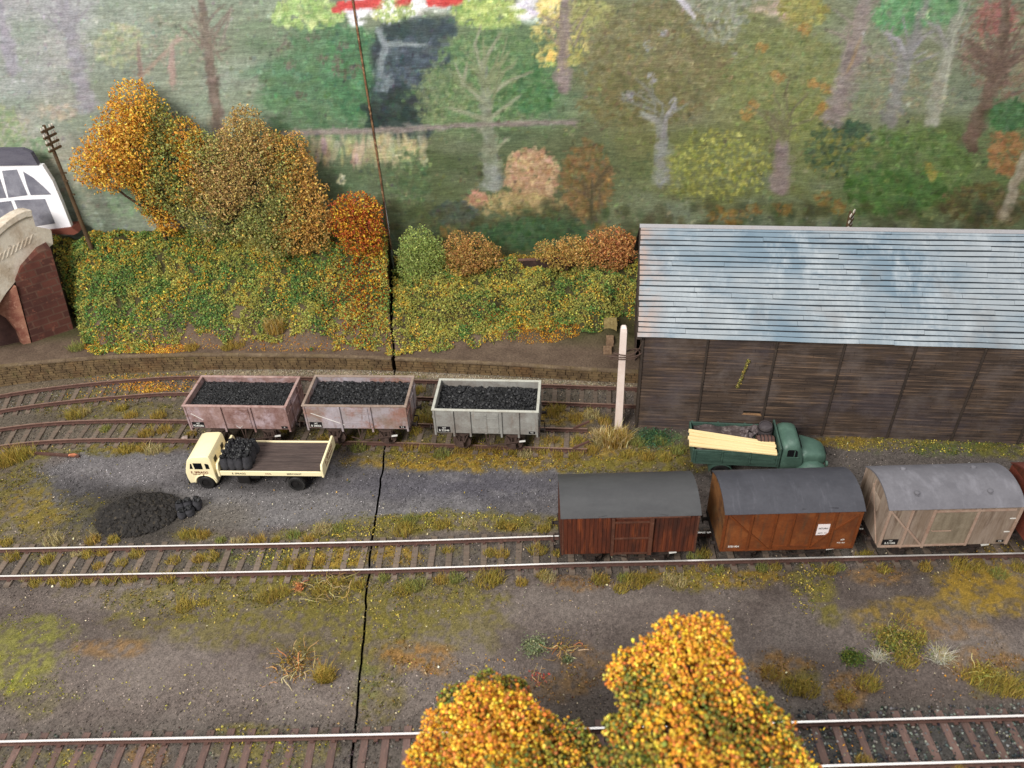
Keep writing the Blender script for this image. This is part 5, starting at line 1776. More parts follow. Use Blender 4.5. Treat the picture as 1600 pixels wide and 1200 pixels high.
o.location, o.rotation_euler = (-18.75, 28.0, 0), (0, 0, .12)
tag(o, 'low heap of small black coal on the yard below the cream lorry', 'coal heap')

# ------------------------------------------------------------------ green lorry with timber and scrap
M_GREEN = wmat('dark_green_paint', (76, 102, 90), [((60, 84, 74), .9, .42, .62, .7), ((98, 126, 112), 1.4, .54, .72, .5), ((92, 134, 116), 5, .64, .78, .4)], .45, .4, .1, .02, 5, grain=.08)
M_GREENB = wmat('green_bed_paint', (64, 86, 76), [((48, 68, 60), 1.6, .42, .62, .8, (.6, 1, 2)), ((80, 112, 98), 4, .6, .74, .6), ((122, 146, 132), 9, .68, .78, .5)], .55, .3, .2, .02, 6)
GA = math.radians(-7.5)
gl = thing('tipper_lorry', 'dark green lorry with a rounded cab parked beside the shed', 'lorry', (10.98, 29.82, 0), GA)
hl, hw = 2.02, 1.12
g = MB()
g.box(-hl, hl, -hw, hw, 1.02, 1.16)
g.build('bed_floor', M_GREENB, gl)
for sy in (-1, 1):
    y0, y1 = sorted((sy * hw, sy * (hw - .08)))
    s_ = MB().box(-hl, hl, y0, y1, 1.165, 1.9).build('side_board', M_GREENB, gl, bevel=.015)
    q0, q1 = sorted((sy * (hw + .002), sy * (hw + .03)))
    g = MB()
    for k in range(3):
        za = 1.24 + .2 * k
        for x0, x1 in ((-hl + .12, -.72), (-.6, .62), (.74, hl - .12)):
            g.box(x0, x1, q0, q1, za, za + .13)
    g.build('planking', M_GREENB, s_)
    for x in (-hl + .05, -.66, .68, hl - .05):
        MB().box(x - .04, x + .04, *sorted((sy * (hw + .002), sy * (hw + .045))), 1.14, 1.92).build('stake', M_GREENB, s_)
MB().box(-hl - .085, -hl - .004, -hw, hw, 1.1, 1.9).build('tailboard', M_GREENB, gl, bevel=.015)
MB().box(hl + .004, hl + .1, -hw - .02, hw + .02, 1.02, 2.22).build('headboard', M_GREENB, gl, bevel=.02)
MB().box(-1.9, 4.3, -.42, .42, .62, .98).build('chassis', M_GUT, gl)
cab = MB().loft([(2.16, 0, .98, .58, 2.12, 4.4), (2.22, 0, 1.04, .55, 2.3, 4), (2.42, 0, 1.06, .55, 2.42, 3.8), (2.8, 0, 1.05, .55, 2.42, 3.8), (2.98, 0, 1.02, .55, 2.34, 3.8), (3.1, 0, .98, .56, 2.06, 4), (3.2, 0, .97, .56, 1.8, 4.2), (3.25, 0, .94, .58, 1.66, 4.2)], 48).build('cab', M_GREEN, gl, smooth=True)
MB().loft([(3.1, 0, .86, .7, 1.72, 4.5), (3.5, 0, .82, .7, 1.7, 4.2), (4.0, 0, .72, .7, 1.62, 3.8), (4.36, 0, .6, .72, 1.5, 3.4), (4.5, 0, .48, .75, 1.34, 3)], 36).build('bonnet', M_GREEN, gl, smooth=True)
g = MB()
for k in range(7):
    g.box(4.5, 4.54, -.24 + .075 * k, -.2 + .075 * k, .85, 1.35)
g.build('grille', M_GUT, gl)
for sy in (-1, 1):
    f = MB().loft([(2.9, sy * .86, .2, .55, .76, 3), (3.15, sy * .88, .28, .7, 1.0, 2.8), (3.5, sy * .9, .32, .84, 1.22, 2.6), (4.0, sy * .9, .32, .8, 1.2, 2.6), (4.36, sy * .86, .28, .6, 1.0, 2.5), (4.52, sy * .82, .2, .52, .78, 2.5)], 28).build('fender', M_GREEN, gl, smooth=True)
    y0, y1 = sorted((sy * 1.035, sy * 1.062))
    MB().prism([(2.42, 1.68), (2.92, 1.68), (2.88, 2.02), (2.8, 2.1), (2.48, 2.1), (2.42, 2.03)], y0, y1, 'y').build('window', M_GLASS, cab)
    q0, q1 = sorted((sy * 1.055, sy * 1.075))
    g = MB()
    g.box(2.74, 2.78, q0, q1, 1.68, 2.09)
    g.box(2.36, 2.98, *sorted((sy * 1.04, sy * 1.09)), 1.62, 1.67)
    g.build('window_bar', M_GREEN, cab)
    MB().lathe([(.13, 0), (.16, .05), (.12, .1), (.02, .12)], (4.46, sy * .66, 1.0), 'x', 16).build('headlight', M_GREEN, gl, smooth=True)
    road_wheel(gl, 3.75, sy * .84, .46, .3, studs=False)
    road_wheel(gl, -.6, sy * .84, .46, .42, studs=False)
    arcp = [(-.6 + .6 * math.cos(t), .46 + .56 * math.sin(t)) for t in np.linspace(.1, math.pi - .1, 12)]
    arci = [(-.6 + .56 * math.cos(t), .46 + .52 * math.sin(t)) for t in np.linspace(.1, math.pi - .1, 12)]
    MB().prism(arcp + arci[::-1], *sorted((sy * .6, sy * 1.12)), 'y').build('mudguard', M_GREENB, gl)
w = MB().prism([(-.75, 1.74), (.75, 1.74), (.7, 2.1), (-.7, 2.1)], 3.09, 3.13, 'x').build('windscreen', M_GLASS, cab)


def onbed(o, x, y, z, rz=0, rx=0, ry=0):
    o.location = local((10.98, 29.82, 0), GA, x, y, z)
    o.rotation_euler = (rx, ry, GA + rz)
    return o


# timber planks lying across the near side of the bed
M_PINE = wmat('fresh_pine', (232, 208, 156), [((216, 186, 132), 1.5, .45, .66, .7, (.15, 5, 5)), ((242, 224, 182), 2.5, .55, .7, .5, (.2, 5, 5))], .7, .2, .1, grain=.1)
PL = ['nearest the camera', 'second from the front', 'in the middle', 'second from the back', 'farthest back']
for i in range(5):
    o = MB().box(-2.1, 2.1, -.1, .1, 0, .1).build('timber_plank', M_PINE, None, bevel=.012, seg=1)
    onbed(o, -.2 + random.uniform(-.07, .07), -1.0 + .215 * i, 1.93 + random.uniform(-.015, .02), -.07 - .02 * i, random.uniform(-.05, .05), .025)
    tag(o, 'long pale pine plank on the green lorry, %s of the five' % PL[i], 'plank', 'pine planks on the green lorry')
# dark sheet of scrap under them
nx, ny = 40, 18
gx, gy = np.meshgrid(np.linspace(-1.9, 1.0, nx), np.linspace(-1.0, 1.0, ny))
hz = .32 + .34 * fbm(gx.ravel() * 1.6, gy.ravel() * 2.4, 4, 15)
V = np.stack([gx.ravel(), gy.ravel(), hz], 1)
g = MB().add(V, [(j * nx + i, j * nx + i + 1, (j + 1) * nx + i + 1, (j + 1) * nx + i) for j in range(ny - 1) for i in range(nx - 1)])
o = g.build('crumpled_tarpaulin', wmat('dirty_tarpaulin', (78, 66, 64), [((54, 46, 46), 1.5, .42, .6, .7), ((136, 124, 120), 2.4, .54, .68, .8), ((206, 200, 194), 3.2, .64, .74, .8)], .6, .3, .5, .05, 4), None, smooth=False)
onbed(o, 0, 0, 1.3)
o.modifiers.new('thickness', 'SOLIDIFY').thickness = .03
tag(o, 'crumpled dirty brown tarpaulin heaped behind the pine planks', 'tarpaulin')
M_BARREL = wmat('grey_barrel', (74, 68, 70), [((56, 50, 52), 2, .42, .62, .7), ((98, 92, 92), 4, .56, .72, .5)], .7, .25, .2)
g = MB().lathe([(.3, 0), (.34, .12), (.37, .35), (.37, .42), (.34, .68), (.32, .76), (.29, .76), (.28, .7), (.02, .7)], (0, 0, 0), 'z', 24)
o = g.build('barrel', M_BARREL, None, smooth=False)
for zz_ in (.14, .6):
    MB().lathe([(.355, zz_ - .03), (.362, zz_ - .03), (.366, zz_ + .03), (.355, zz_ + .03)], (0, 0, 0), 'z', 24).build('hoop', M_GUT, o)
onbed(o, 1.6, .55, 1.62, 0, .1, -.08)
tag(o, 'upright dark grey barrel in the front corner of the green lorry bed', 'barrel')
g = MB().lathe([(.24, -.42), (.28, -.3), (.3, 0), (.28, .3), (.24, .42)], (0, 0, 0), 'x', 20)
o = g.build('barrel', wmat('brown_barrel', (96, 70, 62), [((70, 52, 48), 2, .42, .62, .7, (1, 4, 4)), ((128, 96, 84), 4, .56, .72, .5)], .75), None)
for xx in (-.26, -.09, .09, .26):
    MB().lathe([(.295, xx - .02), (.305, xx - .02), (.305, xx + .02), (.295, xx + .02)], (0, 0, 0), 'x', 20).build('hoop', M_GUT, o)
onbed(o, 1.5, -.12, 1.86, .05)
tag(o, 'brown hooped barrel lying on its side by the green headboard', 'barrel')
M_SCRAP = wmat('scrap_iron', (98, 88, 88), [((60, 50, 50), 2.5, .42, .6, .8), ((150, 142, 140), 3.5, .56, .7, .7), ((120, 82, 72), 2, .6, .72, .7)], .55, .35, .3)
for (x, y, z, s_, lab) in ((.72, .1, 1.72, .26, 'pale lump of scrap iron in the middle of the green lorry bed'), (.98, .62, 1.78, .24, 'grey lump of scrap iron leaning against the upright barrel'), (.52, .62, 1.68, .2, 'reddish lump of scrap iron beside the far side board'), (.3, -.05, 1.66, .17, 'small pale lump of scrap iron next to the pine planks')):
    P = rng.normal(0, s_ * .45, (9, 3)) * np.array([1.3, 1, .8])
    V, F, _ = scatter(P, rng.uniform(.4, .8, 9) * s_, None, 'ico', .35)
    g = MB().add(V, F)
    g.tube([(.02, -.02, .05), (s_ * .5, s_ * .2, s_ * .6), (s_ * .9, s_ * .1, s_ * .4)], .03, 6)
    o = g.build('scrap_lump', M_SCRAP, None)
    onbed(o, x, y, z + .12, random.uniform(0, 3))
    tag(o, lab, 'scrap')

# ------------------------------------------------------------------ timber goods shed
SA = math.radians(-7.7)
SD, SN = np.array([math.cos(SA), math.sin(SA), 0]), np.array([-math.sin(SA), math.cos(SA), 0])
S0 = np.array([6.71, 33.2, 0.0])
SL, SW, EAVE, RIDGE, RY = 26.0, 9.2, 6.0, 9.82, 4.6
shed = thing('goods_shed', 'long dark timber goods shed with a patchy blue grey slatted roof', 'shed', tuple(S0), SA)
n = N('shed_roof_slats')
base = n.mix(n.ramp(n.noise(.22, (1, 1.6, 1.6), 4, .6, off=3), .4, .62), C(146, 153, 158), C(108, 126, 139))
base = n.mix(n.mul(n.ramp(n.noise(.55, (1, .5, .5), 5, .7, off=7), .5, .68), .75), base, C(170, 176, 180))
base = n.mix(n.mul(n.ramp(n.noise(1.4, (.6, 1, 1), 5, .7, off=11), .54, .72), .6), base, C(88, 108, 124))
base = n.mix(n.mul(n.ramp(n.noise(4, (2.5, .5, .5), 5, .7, off=14), .56, .74), .5), base, C(116, 130, 138))
base = n.mix(n.mul(n.ramp(n.noise(9, (1, 1, 1), 3, .6, off=5), .68, .78), .5), base, C(196, 202, 204))
base = n.mix(n.mul(n.ramp(n.noise(.4, (1, 1, 1), 3, .6, off=21), .58, .72), .5), base, C(122, 118, 116))
sx = n.new('ShaderNodeSeparateXYZ')
n.ln(n.co.outputs['Object'], sx.inputs[0])
edge = n.mul(n.ramp(sx.outputs[0], 1.3, -.2), n.ramp(n.noise(1.1, (1, 1, 1), 4, .6, off=2), .35, .65))
base = n.mix(n.mul(edge, .85), base, C(166, 138, 122))
n.bump(n.noise(7, (.5, 2, 2), 4, .65), .25, .02)
M_SLATS = n.done(base, .6, .3)
M_SLATD = wmat('dark_roof_gap', (52, 58, 64), rough=.9, bump=0)
M_TIM = wmat('weathered_shed_boards', (72, 60, 52), [((50, 43, 40), 1.0, .42, .62, .85, (.35, 1, 4)), ((128, 104, 84), 1.8, .53, .7, .8, (.2, 1, 8)), ((102, 92, 88), .5, .48, .66, .5), ((134, 108, 84), 3.2, .66, .76, .6, (.2, 1, 9)), ((66, 60, 66), .3, .5, .65, .5)], .88, .12, .35, .02, 9, (.25, 1, 5))
M_TIMB = wmat('shed_battens', (66, 57, 51), [((48, 43, 40), 2, .42, .62, .7), ((96, 82, 70), 4, .58, .74, .6)], .88, .12, .3)
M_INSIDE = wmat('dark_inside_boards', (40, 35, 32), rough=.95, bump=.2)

# lapped boards on the long front wall and the back wall
rows = 29
hr = EAVE / rows
for (yy, sg, nm) in ((0.0, -1, 'front_wall'), (SW, 1, 'back_wall')):
    g = MB()
    for k in range(rows):
        x = .06
        while x < SL - .1:
            x2 = min(SL - .06, x + random.uniform(4, 9))
            z0, z1 = k * hr + .03, (k + 1) * hr
            if nm == 'front_wall' and k == 6 and x < 6.2 < x2:
                # the broken board leaves a dark slot
                spans = [(x, 5.55), (6.45, x2)]
            else:
                spans = [(x, x2 - .012)]
            for a_, b_ in spans:
                j = random.uniform(-.006, .006)
                if b_ - a_ > .05:
                    g.add([(a_, yy + sg * .07, z0 + j), (b_, yy + sg * .07, z0 - j), (b_, yy + sg * .012, z1), (a_, yy + sg * .012, z1), (a_, yy - sg * .01, z0 + j), (b_, yy - sg * .01, z0 - j), (b_, yy - sg * .012, z1), (a_, yy - sg * .012, z1)],
                          [(0, 1, 2, 3), (5, 4, 7, 6), (4, 5, 1, 0), (3, 2, 6, 7), (4, 0, 3, 7), (1, 5, 6, 2)])
            x = x2
    wl = g.build('boarded_wall', M_TIM, shed)
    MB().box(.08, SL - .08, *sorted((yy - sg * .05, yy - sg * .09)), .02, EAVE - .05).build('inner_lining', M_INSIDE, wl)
    if nm == 'front_wall':
        front_wall = wl
g = MB()
g.add([(5.5, -.06, 1.22), (6.5, -.075, 1.19), (6.5, -.055, 1.3), (5.9, -.05, 1.33), (5.4, -.04, 1.3), (5.5, -.03, 1.22), (6.5, -.03, 1.19), (6.5, -.03, 1.3), (5.9, -.03, 1.33), (5.4, -.03, 1.3)],
      [(0, 1, 2, 3, 4), (9, 8, 7, 6, 5), (0, 5, 6, 1), (1, 6, 7, 2), (2, 7, 8, 3), (3, 8, 9, 4), (4, 9, 5, 0)])
g.build('splintered_board', wmat('bare_split_wood', (150, 116, 84), [((104, 78, 60), 3, .45, .65, .7)], .85), front_wall)


def wall_x(px, py):
    p = GP(px, py, S0, SN)
    return float((p - S0) @ SD)


bx = [wall_x(1089, 656), wall_x(1189, 660), wall_x(1283, 678), wall_x(1384, 684), wall_x(1484, 688), wall_x(1588, 692)]
bx += [bx[-1] + 3.2 * k for k in (1, 2)]
for x in bx:
    if x < SL - .3:
        MB().box(x - .05, x + .05, -.12, -.073, .02, EAVE - .06).build('batten', M_TIMB, shed)
for x in (.0, SL):
    MB().box(x - .055, x + .055, -.12, .06, 0, EAVE - .04).build('corner_post', M_TIMB, shed)
# moss streak hanging on the boards
p0, p1 = GP(1170, 562, S0 - SN * .06, SN), GP(1152, 606, S0 - SN * .06, SN)
t = rng.uniform(0, 1, 260)
P = p0[None] + (p1 - p0)[None] * t[:, None] + rng.normal(0, .035, (260, 3))
P = (P - S0)
P = np.stack([P @ SD, np.minimum(P @ SN, -.05), P[:, 2]], 1)
V, F, c_ = scatter(P, rng.uniform(.03, .06, 260), jcol([(128, 118, 62), (150, 136, 74), (104, 96, 52)], 260))
M_LEAF = vmat('dyed_foliage', .85, .12)
link('moss_streak', raw_mesh('moss_streak', V, F, c_), M_LEAF, front_wall)
# gable ends: boards above a wide doorway for the track
for (xx, sg) in ((0.0, -1), (SL, 1)):
    g = MB()
    for k in range(46):
        z0, z1 = k * hr, (k + 1) * hr
        top = (z1 - EAVE) / (RIDGE - EAVE)
        y0, y1 = (.06, SW - .06) if top < 0 else (RY * top * .985 + .12, SW - (SW - RY) * top * .985 - .12)
        if y1 - y0 < .2 or z1 > RIDGE - .15:
            continue
        spans = [(y0, y1)] if z0 > 4.6 else [(y0, .9), (5.2, y1)]
        for a_, b_ in spans:
            x0, x1 = sorted((xx + sg * .01, xx + sg * .05))
            g.box(x0, x1, a_, b_, z0 + .01, z1 + .004)
    g.build('gable_boards', M_TIM, shed)
    g = MB()
    for (ya, za, yb, zb) in ((-.3, EAVE + .02, RY, RIDGE - .02), (SW + .3, EAVE + .02, RY, RIDGE - .02)):
        g.bar((xx + sg * .2, ya, za - .1), (xx + sg * .2, yb, zb - .1), .06, .28, (1, 0, 0))
    g.build('barge_board', M_TIMB, shed)
    for k in range(4):
        yk = RY * (k + .5) / 4
        zk = EAVE + (RIDGE - EAVE) * (k + .5) / 4 - .2
        MB().box(*sorted((xx + sg * .05, xx + sg * .34)), yk - .09, yk + .09, zk - .12, zk + .06).build('purlin_end', M_TIMB, shed)
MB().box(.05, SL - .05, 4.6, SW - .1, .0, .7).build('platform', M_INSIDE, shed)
# roof: lapped slats, slightly uneven
slope = math.hypot(RY + .32, RIDGE - EAVE - .05)
ang = math.atan2(RIDGE - EAVE - .05, RY + .32)
NR = 22
for (name, sg) in (('roof', 1), ('rear_roof', -1)):
    g = MB()
    T = Matrix.Translation((0, -.32 if sg > 0 else SW + .32, EAVE + .06)) @ (Matrix.Rotation(0 if sg > 0 else math.pi, 4, 'Z')) @ Matrix.Rotation(ang, 4, 'X')
    xo = 0 if sg > 0 else -SL
    for k in range(NR):
        a_, b_ = slope * k / NR, slope * (k + 1) / NR
        x = -.28 + random.uniform(-.03, .03)
        wob = random.uniform(-.012, .012)
        while x < SL + .28:
            x2 = min(SL + .28, x + random.choice([random.uniform(1.5, 4), random.uniform(5, 12), random.uniform(8, 16)]))
            if SL + .28 - x2 < 1:
                x2 = SL + .28
            j0, j1 = random.uniform(-.022, .022), random.uniform(-.022, .022)
            h0, h1 = random.uniform(.035, .06), random.uniform(.035, .06)
            nseg = max(1, int((x2 - x) / 1.2))
            for q in range(nseg):
                u0, u1 = x + (x2 - x) * q / nseg, x + (x2 - x) * (q + 1) / nseg
                f0, f1 = q / nseg, (q + 1) / nseg
                ja, jb = j0 + (j1 - j0) * f0 + .012 * math.sin(u0 * 1.3 + k), j0 + (j1 - j0) * f1 + .012 * math.sin(u1 * 1.3 + k)
                ha, hb = h0 + (h1 - h0) * f0, h0 + (h1 - h0) * f1
                e0 = .006 if q == 0 else 0
                e1 = .006 if q == nseg - 1 else 0
                vs = [(u0 + e0 + xo, a_ + ja + wob, ha), (u1 - e1 + xo, a_ + jb + wob, hb), (u1 - e1 + xo, b_ - .055 + jb, .03), (u0 + e0 + xo, b_ - .055 + ja, .03),
                      (u0 + e0 + xo, a_ + ja + wob + .012, ha - .055), (u1 - e1 + xo, a_ + jb + wob + .012, hb - .055), (u1 - e1 + xo, b_ - .055 + jb, -.02), (u0 + e0 + xo, b_ - .055 + ja, -.02)]
                g.add([T @ Vector(v) for v in vs], [(0, 1, 2, 3), (5, 4, 7, 6), (4, 5, 1, 0), (3, 2, 6, 7), (4, 0, 3, 7), (1, 5, 6, 2)])
            x = x2
    rf = g.build('roof', M_SLATS, shed)
    d = MB()
    vs = [T @ Vector((x + xo, y, z)) for x in (-.2, SL + .2) for y in (.06, slope - .02) for z in (-.09, -.022)]
    d.add(vs, [(0, 1, 3, 2), (4, 6, 7, 5), (0, 4, 5, 1), (2, 3, 7, 6), (0, 2, 6, 4), (1, 5, 7, 3)])
    d.build('roof_lining', M_SLATD, rf)
MB().prism([(RY - .17, RIDGE - .04), (RY, RIDGE + .09), (RY + .17, RIDGE - .04), (RY + .14, RIDGE - .09), (RY, RIDGE + .03), (RY - .14, RIDGE - .09)], -.32, SL + .32, 'x').build('ridge_cap', wmat('pale_ridge_cap', (150, 148, 150), [((148, 140, 138), 2, .5, .7, .6)], .7), shed)
# loose slip slates
for px_, py_, w_ in ((1048, 367, .55), (1550, 425, .7), (1150, 475, .9)):
    pass

# ------------------------------------------------------------------ white post with wire, brick stacks, small wires
M_POST = wmat('pinkish_white_post', (226, 208, 198), [((208, 184, 172), 1.2, .45, .7, .6), ((236, 226, 220), 2.5, .55, .72, .5)], .65, .25, .06)
b0, t0 = G(966, 668, 0), GY(975, 509, 33.2)
post = thing('post', 'tall square pinkish white post standing beside the shed corner', 'post', (b0[0], b0[1], 0), -.1)
g = MB()
lean = t0 - b0
w0, w1_ = .2, .165
vs = []
for (f, w) in ((0, w0), (.955, w1_), (.985, w1_ * .86), (1.0, w1_ * .5)):
    for sx_, sy_ in ((-1, -1), (1, -1), (1, 1), (-1, 1)):
        vs.append((lean[0] * f + sx_ * w, sy_ * w + lean[1] * f * .2, lean[2] * f))
fs = [(i * 4 + j, i * 4 + (j + 1) % 4, (i + 1) * 4 + (j + 1) % 4, (i + 1) * 4 + j) for i in range(3) for j in range(4)] + [(3, 2, 1, 0), (12, 13, 14, 15)]
g.add(vs, fs)
g.build('shaft', M_POST, post, bevel=.02)
M_WIRE = wmat('brown_wire', (84, 66, 58), rough=.7, bump=.1)
zc = float(GY(985, 557, 33.0)[2])
cx_ = b0[0] + lean[0] * .66
g = MB()
for k, (ph, rx) in enumerate(((0, .75), (.5, .9), (1.0, .62))):
    pts = []
    for t in np.linspace(0, 2 * math.pi, 26):
        pts.append((cx_ + .14 + rx * math.cos(t), b0[1] + .02 + .34 * math.sin(t), zc + .1 * math.sin(t * 2 + ph) + .16 * math.cos(t + ph) + .1 * k - .1))
    g.tube(pts, .032, 6, caps=False)
g.tube([(cx_ + .8, b0[1], zc + .2), (cx_ + 1.1, b0[1] + .3, zc + .75), (cx_ + .75, b0[1] + .5, zc + 1.3)], .02, 5)
tag(g.build('wire_coil', M_WIRE, None), 'loose brown wire coil wound round the white post', 'wire')

M_BRICKY = wmat('yellow_bricks', (158, 140, 94), [((126, 108, 74), 3, .42, .64, .8), ((180, 164, 116), 5, .55, .72, .6)], .85, .1, .3)
M_BRICKR = wmat('buff_bricks', (146, 120, 96), [((112, 90, 74), 3, .42, .64, .8), ((186, 160, 140), 5, .58, .74, .6)], .85, .1, .3)


def brick_stack(label, loc, w, d, h, nx, ny, nz, m, rz):
    g = MB()
    for k in range(nz):
        for i in range(nx):
            for j in range(ny):
                a_, b_ = w / nx, d / ny
                q = random.uniform(.008, .02)
                ox = random.uniform(-.012, .012)
                g.box(-w / 2 + a_ * i + q + ox, -w / 2 + a_ * (i + 1) - q + ox, -d / 2 + b_ * j + q, -d / 2 + b_ * (j + 1) - q, h / nz * k, h / nz * (k + 1) - .012)
    g.box(-w / 2 + .03, w / 2 - .03, -d / 2 + .03, d / 2 - .03, .01, h - .03)
    o = g.build('brick_stack', m, None)
    o.location, o.rotation_euler = loc, (0, 0, rz)
    return tag(o, label, 'bricks', 'brick stacks by the white post')


q = G(950, 556, .74)
brick_stack('small buff brick stack at the wall edge left of the white post', (q[0], q[1] + .3, .74), .52, .5, .38, 3, 2, 3, M_BRICKR, -.1)
q = G(953, 540, 1.0)
brick_stack('middle brown brick stack between the other two behind the white post', (q[0] + .02, q[1] + .28, .72), .46, .46, .72, 2, 2, 5, M_BRICKR, -.05)
q = G(954, 520, 1.3)
brick_stack('largest yellow brick stack, farthest back left of the white post', (q[0], q[1] + .35, .72), .82, .8, 1.25, 4, 3, 7, M_BRICKY, -.08)

# ------------------------------------------------------------------ telegraph poles
M_POLE = wmat('brown_pole', (92, 74, 54), [((66, 54, 42), 2, .42, .64, .7), ((118, 98, 74), 4, .58, .74, .5)], .85, .12, .2)
M_INS = wmat('white_insulator', (196, 186, 174), rough=.4, spec=.5, bump=0)


def telegraph_pole(label, x, y, z0, z1, arms, azi, r=.13):
    root = thing('telegraph_pole', label, 'pole', (x, y, z0), azi)
    MB().tube([(0, 0, -.3), (0, 0, (z1 - z0) * .5), (0, 0, z1 - z0)], r, 10, r * .72).build('shaft', M_POLE, root)
    for k in range(arms):
        z = z1 - z0 - .25 - .38 * k
        a_ = MB().box(-.5, .5, -r * .72 - .12, -r * .72, z - .06, z + .06).build('crossarm', M_POLE, root)
        for sx_ in (-.44, -.24, .24, .44):
            MB().lathe([(.03, 0), (.05, .04), (.045, .13), (.03, .17), (.02, .18)], (sx_, -r * .72 - .06, z + .06), 'z', 10).build('insulator', M_INS, a_)
    for k, f in enumerate((.62, .56, .44)):
        MB().box(-.1 if k % 2 else .02, -.02 if k % 2 else .1, -r - .12, -r * .6, (z1 - z0) * f - .04, (z1 - z0) * f + .04).build('step', M_POLE, root)
    return root


telegraph_pole('tall brown telegraph pole standing on the left bank beside the white building', -26.33, 46.0, 6.2, 13.75, 4, 1.3)
q = GY(1329, 330, 42.6)
telegraph_pole('telegraph pole behind the shed, only its white insulators showing over the ridge', float(q[0]), 42.6, 1.0, float(q[2]), 3, .95, .1)

# ------------------------------------------------------------------ low fence board on the right bank, offcuts
M_FENCE = wmat('dark_fence_board', (62, 46, 42), [((46, 36, 34), 2, .42, .62, .7), ((92, 70, 62), 3, .58, .74, .6)], .85)
a_, b_ = GY(770, 402, 46.2), GY(990, 402, 46.2)
fr = thing('fence', 'low dark brown board fence half hidden by the orange bushes', 'fence', (a_[0], 46.2, 0))
Lf = b_[0] - a_[0]
MB().box(0, Lf, -.06, .06, b_[2] - .55, b_[2] + .12).build('fence_board', M_FENCE, fr)
MB().box(0, Lf, -.12, .1, b_[2] + .123, b_[2] + .2).build('top_rail', wmat('brown_fence_rail', (112, 84, 76), [((84, 62, 58), 3, .5, .7, .7)], .8), fr)
for k in range(5):
    MB().box(Lf * k / 4 - .08, Lf * k / 4 + .08, .062, .2, 1.0, b_[2] + .12).build('fence_post', M_FENCE, fr)
a_, b_ = G(55, 708, .1), G(124, 713, .1)
g = MB().bar((a_[0], a_[1], .1), (b_[0], b_[1], .1), .12, .14)
tag(g.build('scrap_rail', M_RUST, None), 'rusty offcut of rail lying in the grass at the left of the yard', 'rail offcut')
V, F, _ = scatter(np.array([G(116, 711, .16)]), np.array([.2]), None, 'ico', .3, (1.4, .8, .5))
tag(MB().add(V, F).build('brick_fragment', wmat('orange_brick', (196, 124, 92), rough=.85), None), 'orange brick fragment lying on the rusty rail offcut', 'brick')
V, F, _ = scatter(np.array([G(289, 686, .12)]), np.array([.22]), None, 'ico', .35, (1, .8, .9))
tag(MB().add(V, F).build('stone', wmat('pale_stone', (176, 158, 150), [((140, 122, 116), 4, .5, .7, .7)], .85), None), 'pale stone lying by the rail left of the cream cab', 'stone')

# ------------------------------------------------------------------ bridge at the left edge: cream concrete span on a red brick abutment
M_CREAMC = wmat('cream_concrete', (216, 206, 190), [((178, 160, 138), .8, .44, .64, .8), ((222, 206, 184), 1.4, .52, .7, .6), ((120, 100, 82), 3.5, .62, .74, .7)], .85, .15, .5, .05, 5)
PB = GY(83, 381, 45.4)
bd = np.array([-.5, -.866, 0])
bn = np.array([.866, -.5, 0])
br = thing('bridge', 'pale cream concrete road bridge cut off by the left edge', 'bridge', (float(PB[0]), float(PB[1]), 0))
off = np.array([PB[0], PB[1], 0])


def bp_(px, py, push=0.0):
    return tuple(GP(px, py, PB + bn * push, bn) - off)


low = [(83, 381), (62, 400), (35, 421), (24, 440), (10, 457), (-6, 482), (-40, 540)]
top = [(80, 359), (56, 355), (49, 331), (30, 340), (0, 357), (-60, 396)]
g = MB().poly3([bp_(*p) for p in low + top[::-1]], tuple(-bn * .55))
g.build('span', M_CREAMC, br)
cp = [bp_(*p, .1) for p in ((50, 328), (40, 329), (28, 334), (14, 343), (0, 355), (-60, 408))]
cq = [bp_(*p, .1) for p in ((51, 339), (41, 340), (29, 346), (15, 355), (0, 368), (-60, 422))]
g = MB().poly3(cp + cq[::-1], tuple(-bn * .8))
g.build('coping', M_CREAMC, br, bevel=.05)
for k in range(9):
    px_, py_ = 52 - 7.0 * k, 366 + 4.2 * k
    pts = [bp_(px_, py_, .03), bp_(px_ - 2.6, py_ + 1.5, .03), bp_(px_ - 7, py_ + 16, .03), bp_(px_ - 4.4, py_ + 14.5, .03)]
    MB().poly3(pts, tuple(-bn * .028)).build('baluster', M_CREAMC, br, bevel=.02)
deck = [PB - off - bn * .55, PB - off - bn * 3.4, PB - off - bn * 3.4 + bd * 11, PB - off - bn * .55 + bd * 11]
g = MB().poly3([(p[0], p[1], PB[2] - .2) for p in deck], (0, 0, .5))
g.build('deck', M_CREAMC, br)

n = N('red_brick')
mp = n.new('ShaderNodeMapping')
mp.inputs['Rotation'].default_value = (math.radians(90), 0, 0)
n.ln(n.co.outputs['Object'], mp.inputs[0])
bk = n.new('ShaderNodeTexBrick')
bk.inputs['Scale'].default_value = .7
bk.inputs['Mortar Size'].default_value = .03
bk.inputs['Color1'].default_value, bk.inputs['Color2'].default_value, bk.inputs['Mortar'].default_value = C(96, 58, 49), C(70, 46, 41), C(92, 68, 58)
bk.inputs['Row Height'].default_value = .32
bk.inputs['Brick Width'].default_value = .62
n.ln(mp.outputs[0], bk.inputs['Vector'])
colr = n.mix(n.mul(n.ramp(n.noise(.7, (1, 1, 1), 4, .65), .42, .64), .75), bk.outputs['Color'], C(70, 44, 40))
colr = n.mix(n.mul(n.ramp(n.noise(3, (1, 1, 1), 4, .65, off=4), .58, .74), .5), colr, C(150, 96, 78))
n.bump(n.noise(6), .4, .04)
M_BRICK = n.done(colr, .9, .12)
